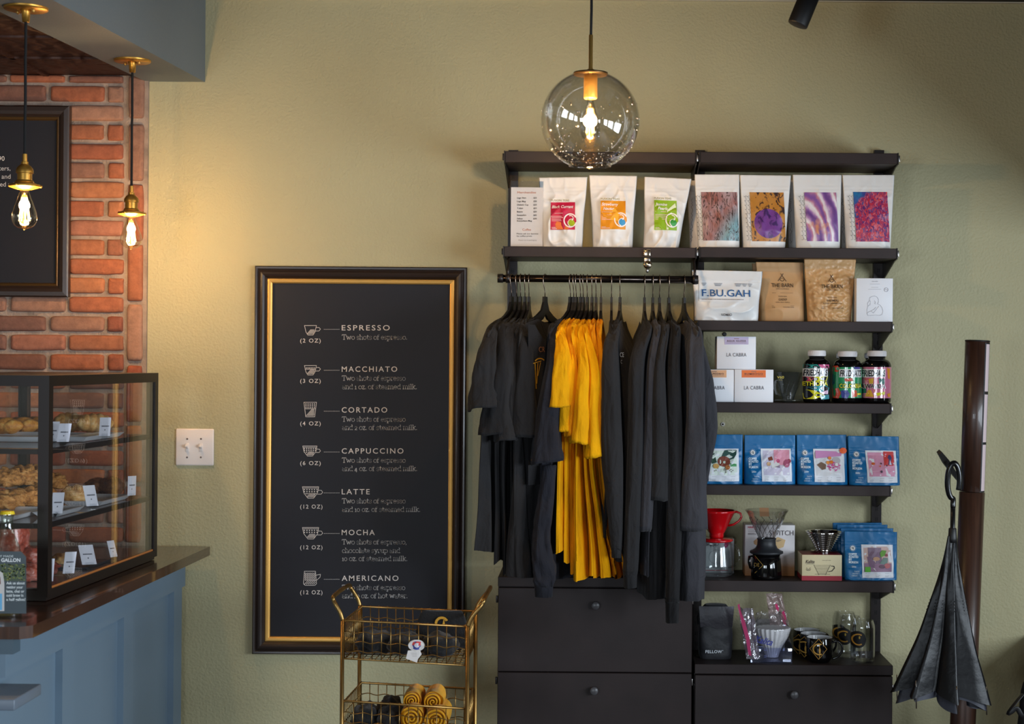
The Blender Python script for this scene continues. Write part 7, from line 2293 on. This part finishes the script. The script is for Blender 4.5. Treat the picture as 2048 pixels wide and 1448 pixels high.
def hanger(px, yaw, label):
    x = P(px, 597, RY).x
    c = Vector((x, RY, NECKZ))
    root = thing('clothes_hanger', label, 'hanger', (x, RY, NECKZ - 0.12), 'black hangers on the rail')
    ax = Vector((yaw, -1.0, 0)).normalized(); th = Vector((ax.y, -ax.x, 0)) * 0.0034
    prof = [(-0.011, 0.004), (0.011, 0.004), (0.0125, -0.012), (0.026, -0.036), (0.06, -0.052), (0.12, -0.072), (0.166, -0.088), (0.171, -0.095), (0.164, -0.099), (0.12, -0.088), (0.05, -0.072), (0.018, -0.062), (0.0, -0.046)]
    full = prof + [(-a, b) for (a, b) in prof[::-1][1:-2]]
    o = MB().prism(full, lambda u, v, d: c + ax * u + Vector((0, 0, v)) + th * d, -1, 1)
    bm_h = o.build('hanger_body', mHang, root)
    rail_r = (RR + 0.0022) * sqrt(1 + yaw * yaw)
    pts = [c + Vector((0, 0, 0.002)), c + Vector((0, 0, 0.018)), c + ax * 0.005 + Vector((0, 0, 0.028)), c + ax * (rail_r * 1.05) + Vector((0, 0, RZ - NECKZ - 0.008))]
    for k in range(10):
        a = R(-10 + 190 * k / 9)
        pts.append(Vector((x, RY, RZ)) + ax * (rail_r * cos(a)) + Vector((0, 0, (RR + 0.0022) * sin(a))))
    MB().tube(pts, 0.0013, 8).build('hook', mHook, root)
    return root

def ztop(a):
    """height of the shoulder line over the hanger, a metres from its middle"""
    k = [(0.0, -0.078), (0.050, -0.074), (0.070, -0.062), (0.10, -0.066), (0.14, -0.073), (0.185, -0.088), (0.205, -0.104), (0.24, -0.12)]
    a = abs(a)
    for (p, q) in zip(k[:-1], k[1:]):
        if a <= q[0]:
            t = (a - p[0]) / (q[0] - p[0]); return NECKZ + p[1] + (q[1] - p[1]) * t
    return NECKZ + k[-1][1]

def torso(mb, levels, yaw, seed, fold=1.0, W=None, back_hem=None, neck=True):
    """levels: (py, centre px of the front edge, half thickness px); a draped body hanging in folds"""
    W = W or WH
    yf = RY - W * 0.8
    p0, p1 = levels[0][0], levels[-1][0]
    npx = (D + yf) / F
    nphi, nt = 80, 48
    rs = []
    zhem = P(levels[-1][1], p1, yf).z
    for j in range(nt + 1):
        t = (j / nt) ** 1.1
        py = p0 + (p1 - p0) * t
        cx, hw = interp(levels, py)
        X = P(cx, py, yf)
        T = hw * npx
        ring = []
        for k in range(nphi):
            a = 2 * pi * k / nphi
            c_, s_ = cos(a), sin(a)
            al = math.copysign(abs(c_) ** 0.62, c_); be = math.copysign(abs(s_) ** 0.8, s_)
            Wt = W * (1.0 - 0.08 * sstep(0.0, 0.25, t))
            yy = RY - al * Wt
            side = 1 if s_ > 0 else -1
            f1 = noise.noise(Vector((al * 3.2 + seed * 3.3, 1.7 * side, t * 1.6 + seed)))
            f2 = noise.noise(Vector((al * 7.0 + seed, 2.9 * side, t * 2.6)))
            sway = fold * 0.0085 * min(1, t * 2) * noise.noise(Vector((seed * 4.7, t * 2.4, 0.5 * al)))
            ramp_ = 0.10 + 0.90 * min(1, t * 1.6)
            amp = fold * ramp_ * min(T * 0.8, 0.014)
            xx = X.x + sway - yaw * W * 0.8 + yaw * al * Wt + T * be + amp * (f1 + 0.45 * f2)
            # soft folds that run down and wander across the near edge
            fr_ = max(0.0, c_)
            xx += fold * T * 0.42 * fr_ * ramp_ * noise.noise(Vector((s_ * 2.6 + seed * 1.9, t * 1.4 + seed, 5.1)))
            yy += fold * 0.016 * fr_ * ramp_ * noise.noise(Vector((s_ * 3.1 + seed, t * 1.7, 7.7)))
            zt_ = ztop(al * Wt)
            z = zt_ + (zhem - zt_) * t + 0.010 * t ** 6 * noise.noise(Vector((al * 3 + seed, side, 3.3)))
            if yy > YS - 0.012 and z < CLAMP: z = CLAMP + 0.001 * (1 + f1)
            ring.append(Vector((xx, yy, z)))
        rs.append(ring)
    mb.rings(rs, True, False)
    return rs

def sleeve(path, n=40, m=40, seed=0, wr=1.0):
    """path: (px, py, depth y, half px, half depth m)"""
    ks = []
    def at(t):
        x = t * (len(path) - 1); i = min(int(x), len(path) - 2); f = x - i
        p0, p1, p2, p3 = path[max(i - 1, 0)], path[i], path[i + 1], path[min(i + 2, len(path) - 1)]
        return [0.5 * (2 * b + (c - a) * f + (2 * a - 5 * b + 4 * c - d_) * f * f + (3 * b - a - 3 * c + d_) * f ** 3) for a, b, c, d_ in zip(p0, p1, p2, p3)]
    rs = []
    for j in range(m + 1):
        t = j / m
        px, py, y, hw, hd = at(t)
        c = P(px, py, y); s = SC(y)
        ring = []
        for k in range(n):
            a = 2 * pi * k / n
            f1 = noise.noise(Vector((cos(a) * 1.4 + seed * 5.1, sin(a) * 1.4, t * 3.5 + seed)))
            f2 = noise.noise(Vector((cos(a) * 3 + seed, sin(a) * 3, t * 7)))
            f3 = noise.noise(Vector((cos(a) * 5 + seed, sin(a) * 2, t * 16 + seed)))
            r = 1 + wr * (0.22 * f1 + 0.12 * f2 + 0.05 * f3) * min(1.0, t * 3 + 0.2)
            if len(path) < 7 and 0.90 < t < 0.935: r -= 0.035      # stitched hem
            e = 0.72
            ring.append(c + Vector((math.copysign(abs(cos(a)) ** e, cos(a)) * hw * s * r, math.copysign(abs(sin(a)) ** e, sin(a)) * hd * r, 0.006 * f1 * (1 if j < m else 1) - hw * s * 0.25 * cos(a) * (path[-1][5] if len(path[-1]) > 5 else 0) * t)))
        rs.append(ring)
    # turned-in hem so that the opening has an inside
    last = rs[-1]; cc = sum(last, Vector()) / n
    rs.append([cc + (p - cc) * 0.94 + Vector((0, 0, 0.002)) for p in last])
    rs.append([cc + (p - cc) * 0.86 + Vector((0, 0, 0.03)) for p in last])
    return rs

GI = 0
YSL = RY - WH - 0.005
def garment(label, cat, name, mat, levels, yaw, seed, sleeves=(), fold=1.0, group=None, cuff=None, band=None, W=None, back_sleeve=None):
    global GI
    yaw = yaws[GI]; hx = P(hooks[GI], 597, RY).x; GI += 1
    ax = Vector((yaw, -1.0, 0)).normalized()
    tip = Vector((hx, RY, NECKZ - 0.108)) + ax * 0.200
    d_ = (tip.y + D) / F; u_, v_ = tip.x / d_, (CZ - tip.z) / d_
    tpx, tpy = PX + u_ * CR - v_ * SR, PY + u_ * SR + v_ * CR
    c = P(levels[0][1], levels[-1][0], RY)
    root = thing(name, label, cat, (c.x, RY, c.z), group)
    # the shoulder line follows the hanger
    levels = [(levels[0][0], tpx - (tpx - hooks[GI - 1]) * 0.2, levels[0][2])] + list(levels[1:])
    mb = MB(); rs = torso(mb, levels, yaw, seed, fold, W)
    mb.build('body', mat, root)
    col = MB()
    ring = rs[0]
    x0 = sum(p.x for p in ring) / len(ring)
    for i, sp in enumerate(sleeves):
        pth = [tuple(p) for p in sp[0]]
        if i == 0:                                     # the sleeve grows out of the shoulder line
            sh = []
            for (a_, dz_, hw_, hd_) in ((0.088, 0.001, 3.5, 0.010), (0.128, -0.004, 6.0, 0.016), (0.168, -0.014, 0.55 * pth[1][3] + 2.5, 0.021)):
                q_ = Vector((hx, RY, ztop(a_) + dz_)) + ax * a_
                e_ = (q_.y + D) / F; u2, v2 = q_.x / e_, (CZ - q_.z) / e_
                sh.append((PX + u2 * CR - v2 * SR, PY + u2 * SR + v2 * CR, q_.y, hw_, hd_))
            pth = sh + pth[1:]
        m2 = MB(); r2 = sleeve(pth, seed=seed + i * 2.3, wr=sp[1] if len(sp) > 1 else 1.0)
        m2.rings(r2, True, False)
        o = m2.build('sleeve', mat, root)
        if len(sp) > 2:                                # ribbed cuff
            m3 = MB(); n = len(r2[0]); ci = sum(r2[-3], Vector()) / n
            k = []
            for (dz, sc_) in ((0.012, 1.06), (0.0, 0.96), (-sp[2], 0.90), (-sp[2], 0.80), (-sp[2] + 0.02, 0.78)):
                k.append([ci + Vector(((p.x - ci.x) * sc_, (p.y - ci.y) * sc_, dz + (p.z - ci.z) * 0.4)) for p in r2[-3]])
            m3.rings(k, False, False); m3.build('cuff', mat, o)
    if band:                                           # ribbed hem band
        m4 = MB(); last = rs[-1]; n = len(last); ci = sum(last, Vector()) / n
        k = []
        for (dz, sc_) in ((0.006, 1.02), (0.0, 0.97), (-band, 0.95), (-band, 0.90), (0.0, 0.86)):
            ring_b = []
            for p in last:
                q2 = Vector((ci.x + (p.x - ci.x) * sc_, p.y if sc_ > 0.96 else RY + (p.y - RY) * (sc_ + .04), p.z + dz))
                if q2.y > YS - 0.012 and q2.z < CLAMP: q2.z = CLAMP
                ring_b.append(q2)
            k.append(ring_b)
        m4.rings(k, False, False); m4.build('hem_band', mat, root)
    return root

hooks = [1023, 1033, 1041, 1050, 1058, 1090, 1141, 1147.5, 1152.5, 1161, 1166.5, 1174.5, 1184, 1192, 1202, 1223, 1240, 1289, 1305.5, 1319, 1337.5, 1368]
yaws = [-.28, -.20, -.14, -.10, -.08, -.40, -.28, -.23, -.21, -.18, -.15, -.12, -.09, -.06, -.03, 0.0, -.10, 0.03, 0.04, 0.05, 0.08, 0.14]
what = ['leftmost black hanger, carrying the outermost black T-shirt', 'second black hanger from the left end of the rail', 'third black hanger from the left end of the rail', 'fourth black hanger from the left end of the rail', 'fifth black hanger from the left end of the rail',
        'open black hanger standing apart, carrying the T-shirt with gold print', 'black hanger of the navy-black top left of the mustard shirts', 'hanger of the outermost mustard T-shirt', 'hanger of the second mustard T-shirt from the left', 'hanger of the third mustard T-shirt from the left', 'hanger of the fourth mustard T-shirt from the left',
        'hanger of the fifth mustard T-shirt from the left', 'hanger of the sixth mustard T-shirt from the left', 'hanger of the seventh mustard T-shirt from the left', 'hanger of the rightmost amber T-shirt', 'hanger just left of the black hooded top, behind the amber T-shirt', 'hanger of the black long-sleeved top right of the mustard shirts',
        'hanger of the leftmost sweatshirt in the right-hand group', 'hanger of the second sweatshirt in the right-hand group', 'hanger of the third sweatshirt in the right-hand group', 'hanger of the fourth sweatshirt in the right-hand group', 'rightmost black hanger, carrying the charcoal sweatshirt']
for px, yw, lb in zip(hooks, yaws, what): hanger(px, yw, lb)

YF_ = YSL
TB = 'black T-shirts at the left of the rail'
garment('outermost black T-shirt at the left end of the rail', 'T-shirt', 't_shirt', mBlk2, [(636, 999, 5), (700, 986, 12), (850, 972, 15), (1000, 968, 18), (1101, 966, 25)], -.34, 1.0,
        [([(1001, 646, YF_, 9, .02), (974, 705, YF_ - .01, 18, .034), (968, 760, YF_ - .012, 26, .042), (965, 818, YF_ - .012, 31, .05, -0.5)],)], group=TB, W=0.215)
garment('second black T-shirt from the left end of the rail', 'T-shirt', 't_shirt', mBlk, [(638, 1010, 4.5), (720, 1001, 6), (900, 996, 7), (1124, 998, 7)], -.34, 2.0,
        [([(1013, 652, YF_ + .01, 7, .02), (1001, 730, YF_, 18, .034), (993, 800, YF_, 23, .04), (984, 868, YF_, 27, .045, -0.4)],)], group=TB, W=0.188)
garment('third black T-shirt from the left end of the rail', 'T-shirt', 't_shirt', mBlk2, [(640, 1019, 4), (720, 1013, 6), (900, 1010, 7), (1148, 1012, 7)], -.34, 3.0,
        [([(1024, 658, YF_ + .01, 7, .02), (1014, 740, YF_ + .005, 16, .034), (1008, 820, YF_ + .005, 21, .04), (1012, 882, YF_ + .005, 24, .045, -0.3)],)], group=TB, W=0.188)
garment('fourth black T-shirt from the left end of the rail', 'T-shirt', 't_shirt', mBlk, [(641, 1028, 4), (720, 1025, 6), (900, 1025, 7), (1150, 1028, 8)], -.34, 4.0,
        [([(1033, 662, YF_ + .02, 7, .02), (1027, 745, YF_ + .015, 14, .034), (1022, 860, YF_ + .015, 20, .04)],)], group=TB, W=0.188)
garment('fifth black T-shirt from the left, its hem reaching the cabinet top', 'T-shirt', 't_shirt', mBlk2, [(642, 1036, 4), (720, 1036, 6), (900, 1036, 21), (1152, 1036, 31)], -.34, 5.0,
        [([(1040, 666, YF_ + .02, 7, .02), (1038, 750, YF_ + .015, 16, .034), (1036, 868, YF_ + .015, 24, .04)],)], group=TB, W=0.222)
g6 = garment('black T-shirt with gold chest print on the open hanger', 'T-shirt', 't_shirt', mBlk, [(646, 1052, 7), (720, 1056, 24), (850, 1062, 30), (1000, 1062, 26), (1152, 1056, 26)], -.52, 6.0,
             [([(1051, 656, YF_ + .03, 10, .02), (1047, 700, YF_ + .02, 18, .034), (1046, 780, YF_ + .015, 25, .042), (1046, 872, YF_ + .01, 31, .05, 0.35)],)])
# chest panel of the opened T-shirt with its print
ych = RY - 0.02
cp = MB()
def chest(u, v):
    xl = 1062 + 0 * v; xr = 1117 - 6 * v
    top = 652 + 14 * abs(2 * u - 1) ** 0.5 * 0 + 30 * max(0, 1 - abs(2 * u - 1.1) / 0.62) ** 0.8
    px = xl + (xr - xl) * u; py = top + (960 - top) * v
    p = P(px, py, ych)
    p.y = RY - 0.215 + 0.11 * u - 0.012 * sin(pi * u) - 0.006 * noise.noise(Vector((u * 3, v * 3, 1.1)))
    return p
cp.sheet(chest, 22, 30); cp.build('chest_panel', mBlk, g6)
ik = Ink(lambda px, py, off: P(px, py, ych) + Vector((0, RY - 0.215 + 0.11 * (px - 1062) / 55 - 0.018 - off - ych, 0)))
ik.text('CR', 1082, 704.5, 10, (150, 96, 64), w=11, k=2)
GO = (206, 150, 34)
ik.arc(1084, 727, 10, 2.0, 40, 150, GO, 2); ik.line([(1070, 727), (1086, 722)], 1.4, GO); ik.line([(1071, 728), (1074, 764)], 1.2, GO); ik.line([(1075, 727), (1077, 775)], 1.3, GO); ik.line([(1080, 726), (1078, 765)], 1.3, GO); ik.line([(1085, 725), (1080, 750)], 1.1, GO)
ik.build('gold_print', g6)
garment('navy-black long-sleeved top just left of the mustard T-shirts', 'long-sleeved top', 'long_sleeved_top', mNavy, [(646, 1117, 6), (720, 1110, 14), (900, 1100, 18), (1060, 1098, 20), (1160, 1096, 20)], -.18, 7.0,
        [([(1117, 658, YF_, 7, .02), (1107, 730, YF_ - .01, 14, .034), (1096, 840, YF_ - .012, 24, .04), (1094, 925, YF_ - .012, 33, .048, -0.6)],),
         ([(1100, 930, YF_ + .02, 14, .03), (1090, 1010, YF_ + .0, 17, .032), (1082, 1070, YF_, 16, .03), (1084, 1110, YF_, 20, .032), (1090, 1150, YF_, 22, .032), (1088, 1172, YF_, 17, .028)], 1.5, 0.03)])
YG = 'mustard T-shirts in the middle of the rail'
garment('outermost mustard T-shirt, its sleeve hem hanging in front', 'T-shirt', 't_shirt', mMus, [(642, 1135, 4), (700, 1128, 7), (900, 1122, 8), (1103, 1122, 10)], -.18, 11.0,
        [([(1134, 648, YF_ - .005, 6, .02), (1124, 700, YF_ - .015, 13, .032), (1120, 760, YF_ - .018, 18, .04), (1119, 813, YF_ - .018, 24, .046, -0.35)],)], W=0.218, group=YG, fold=.6)
garment('second mustard T-shirt from the left', 'T-shirt', 't_shirt', mMus, [(644, 1145, 4), (720, 1140, 6), (900, 1135, 8), (1124, 1136, 8)], -.18, 12.0,
        [([(1146, 652, YF_ + .005, 5, .02), (1139, 730, YF_, 11, .03), (1133, 800, YF_, 14, .036), (1129, 862, YF_, 16, .04, -0.3)],)], W=0.190, group=YG, fold=.6)
garment('third mustard T-shirt from the left', 'T-shirt', 't_shirt', mMus2, [(642, 1154, 4), (720, 1149, 6), (900, 1144, 8), (1146, 1147, 8)], -.18, 13.0,
        [([(1155, 652, YF_ + .008, 5, .02), (1148, 730, YF_ + .004, 9, .03), (1143, 810, YF_ + .004, 11, .036), (1139, 872, YF_ + .004, 12, .04)],)], W=0.186, group=YG, fold=.6)
garment('fourth mustard T-shirt from the left', 'T-shirt', 't_shirt', mMus, [(640, 1165, 4), (720, 1160, 7), (900, 1156, 9), (1030, 1156, 13), (1158, 1157, 16)], -.18, 14.0,
        [([(1165, 652, YF_ + .01, 5, .02), (1158, 740, YF_ + .008, 9, .03), (1154, 820, YF_ + .008, 11, .036), (1150, 885, YF_ + .008, 13, .04)],)], W=0.216, group=YG, fold=.6)
garment('fifth mustard T-shirt from the left, with a long pale sleeve edge', 'T-shirt', 't_shirt', mMus, [(642, 1175, 4), (720, 1172, 8), (900, 1172, 7), (1152, 1184, 12)], -.18, 15.0,
        [([(1175, 652, YF_ - .004, 6, .02), (1168, 730, YF_ - .012, 12, .03), (1164, 810, YF_ - .014, 16, .036), (1161, 886, YF_ - .014, 19, .042, 0.3)],)], W=0.205, group=YG, fold=.7)
garment('sixth mustard T-shirt from the left, its hem bunched on the cabinet', 'T-shirt', 't_shirt', mMus, [(647, 1187, 5), (720, 1188, 9), (900, 1188, 11), (1050, 1198, 9), (1154, 1208, 13)], -.18, 16.0,
        [([(1188, 658, YF_ + .004, 6, .02), (1189, 740, YF_ - .004, 11, .03), (1188, 830, YF_ - .006, 13, .036), (1187, 915, YF_ - .006, 17, .042, -0.5)],)], W=0.212, group=YG, fold=.9)
garment('seventh mustard T-shirt from the left, its hem spread over the cabinet top', 'T-shirt', 't_shirt', mMus2, [(648, 1197, 4), (720, 1198, 7), (900, 1200, 9), (1050, 1214, 8), (1155, 1231, 12)], -.18, 17.0,
        [([(1198, 660, YF_ + .012, 5, .02), (1198, 760, YF_ + .01, 8, .03), (1196, 880, YF_ + .01, 10, .036)],)], group=YG, fold=.9)
garment('amber T-shirt at the right of the mustard group', 'T-shirt', 't_shirt', mMus2, [(652, 1208, 4), (720, 1206, 6), (900, 1206, 8), (1155, 1254, 10)], -.18, 18.0,
        [([(1209, 662, YF_ + .004, 5, .02), (1203, 740, YF_ + .0, 7, .03), (1199, 820, YF_ + .0, 9, .034), (1197, 905, YF_, 10, .038)],)], group=YG, fold=.8)
g16 = garment('black garment squeezed between the amber T-shirt and the long-sleeved top', 'T-shirt', 't_shirt', mBlk, [(650, 1222, 4), (720, 1220, 7), (900, 1216, 9), (1076, 1206, 11)], 0.0, 19.0, (), fold=.6)
g17 = garment('black long-sleeved zip top right of the mustard shirts', 'long-sleeved top', 'long_sleeved_top', mBlk2, [(630, 1236, 8), (700, 1244, 20), (800, 1252, 26), (950, 1254, 28), (1120, 1250, 24)], -.10, 20.0,
              [([(1228, 646, YF_ - .005, 8, .024), (1221, 700, YF_ - .015, 15, .036), (1221, 800, YF_ - .018, 20, .04), (1226, 930, YF_ - .018, 20, .038), (1231, 1040, YF_ - .015, 15, .032), (1233, 1098, YF_ - .015, 11, .026)], 0.8, 0.022)], fold=.7)
ych2 = RY - WH - 0.012
ik = Ink(flat(ych2))
ik.text('CE', 1240, 714, 9, (150, 148, 146), w=8, k=2, shear=-0.1); ik.text('C', 1241.5, 727, 7, (130, 128, 126), w=3, k=2)
ik.build('chest_print', g17)
SG = 'charcoal sweatshirts at the right of the rail'
garment('leftmost sweatshirt of the right-hand group, its sleeve cuff near the cabinet', 'sweatshirt', 'sweatshirt', mBlk2, [(618, 1289, 6), (660, 1286, 11), (760, 1279, 16), (950, 1272, 17), (1110, 1270, 14)], 0.05, 21.0,
        [([(1284, 660, YF_, 8, .022), (1276, 720, YF_ - .012, 14, .034), (1272, 850, YF_ - .014, 16, .036), (1267, 1000, YF_ - .014, 16, .034), (1262, 1110, YF_ - .014, 14, .03), (1260, 1150, YF_ - .014, 13, .028)], 0.9, 0.035)], group=SG, band=0.03)
garment('second sweatshirt of the right-hand group, narrow between its neighbours', 'sweatshirt', 'sweatshirt', mChar, [(618, 1305, 5), (660, 1304, 9), (760, 1301, 14), (950, 1296, 16), (1150, 1292, 9)], 0.05, 22.0,
        [([(1304, 660, YF_ + .004, 7, .022), (1303, 740, YF_ - .004, 10, .034), (1298, 900, YF_ - .006, 13, .036), (1290, 1060, YF_ - .006, 13, .03)], 0.8)], group=SG)
garment('third sweatshirt of the right-hand group, broad with ribbed hem', 'sweatshirt', 'sweatshirt', mBlk2, [(618, 1319, 6), (660, 1319, 9), (740, 1318, 15), (900, 1316, 23), (1050, 1312, 29), (1157, 1312, 31)], 0.05, 23.0,
        [([(1319, 660, YF_ - .004, 7, .022), (1318, 740, YF_ - .012, 12, .034), (1318, 880, YF_ - .014, 18, .036), (1316, 1000, YF_ - .010, 20, .03)], 0.7)], group=SG, band=0.055, fold=.6)
garment('fourth sweatshirt of the right-hand group, its cuff hanging lowest over the drawers', 'sweatshirt', 'sweatshirt', mBlk, [(618, 1337, 6), (660, 1340, 12), (760, 1347, 17), (950, 1347, 19), (1150, 1346, 16)], 0.08, 24.0,
        [([(1342, 662, YF_ + .006, 8, .022), (1348, 740, YF_ + .0, 13, .034), (1348, 900, YF_ + .0, 17, .036), (1347, 1080, YF_ + .0, 15, .034), (1345, 1205, YF_ + .0, 14, .03)], 0.9, 0.055)], group=SG, fold=.7)
garment('charcoal crew-neck sweatshirt at the right end of the rail, overlapping the blue bags', 'sweatshirt', 'sweatshirt', mChar, [(616, 1370, 7), (660, 1378, 14), (760, 1384, 21), (900, 1386, 29), (1050, 1386, 36), (1160, 1386, 37)], 0.18, 25.0,
        [([(1378, 650, YF_ - .004, 10, .024), (1390, 720, YF_ - .012, 17, .036), (1391, 830, YF_ - .014, 20, .038), (1388, 960, YF_ - .012, 24, .036), (1386, 1060, YF_ - .006, 26, .03)], 0.7),
         ([(1392, 680, RY - .03, 12, .03), (1410, 760, RY - .035, 16, .036), (1419, 850, RY - .04, 17, .036), (1408, 930, RY - .04, 14, .034), (1397, 990, RY - .03, 12, .03)], 0.8)], group=SG, band=0.06, fold=.5)
mLbl = M('care_label', (66, 66, 68), 0.6)
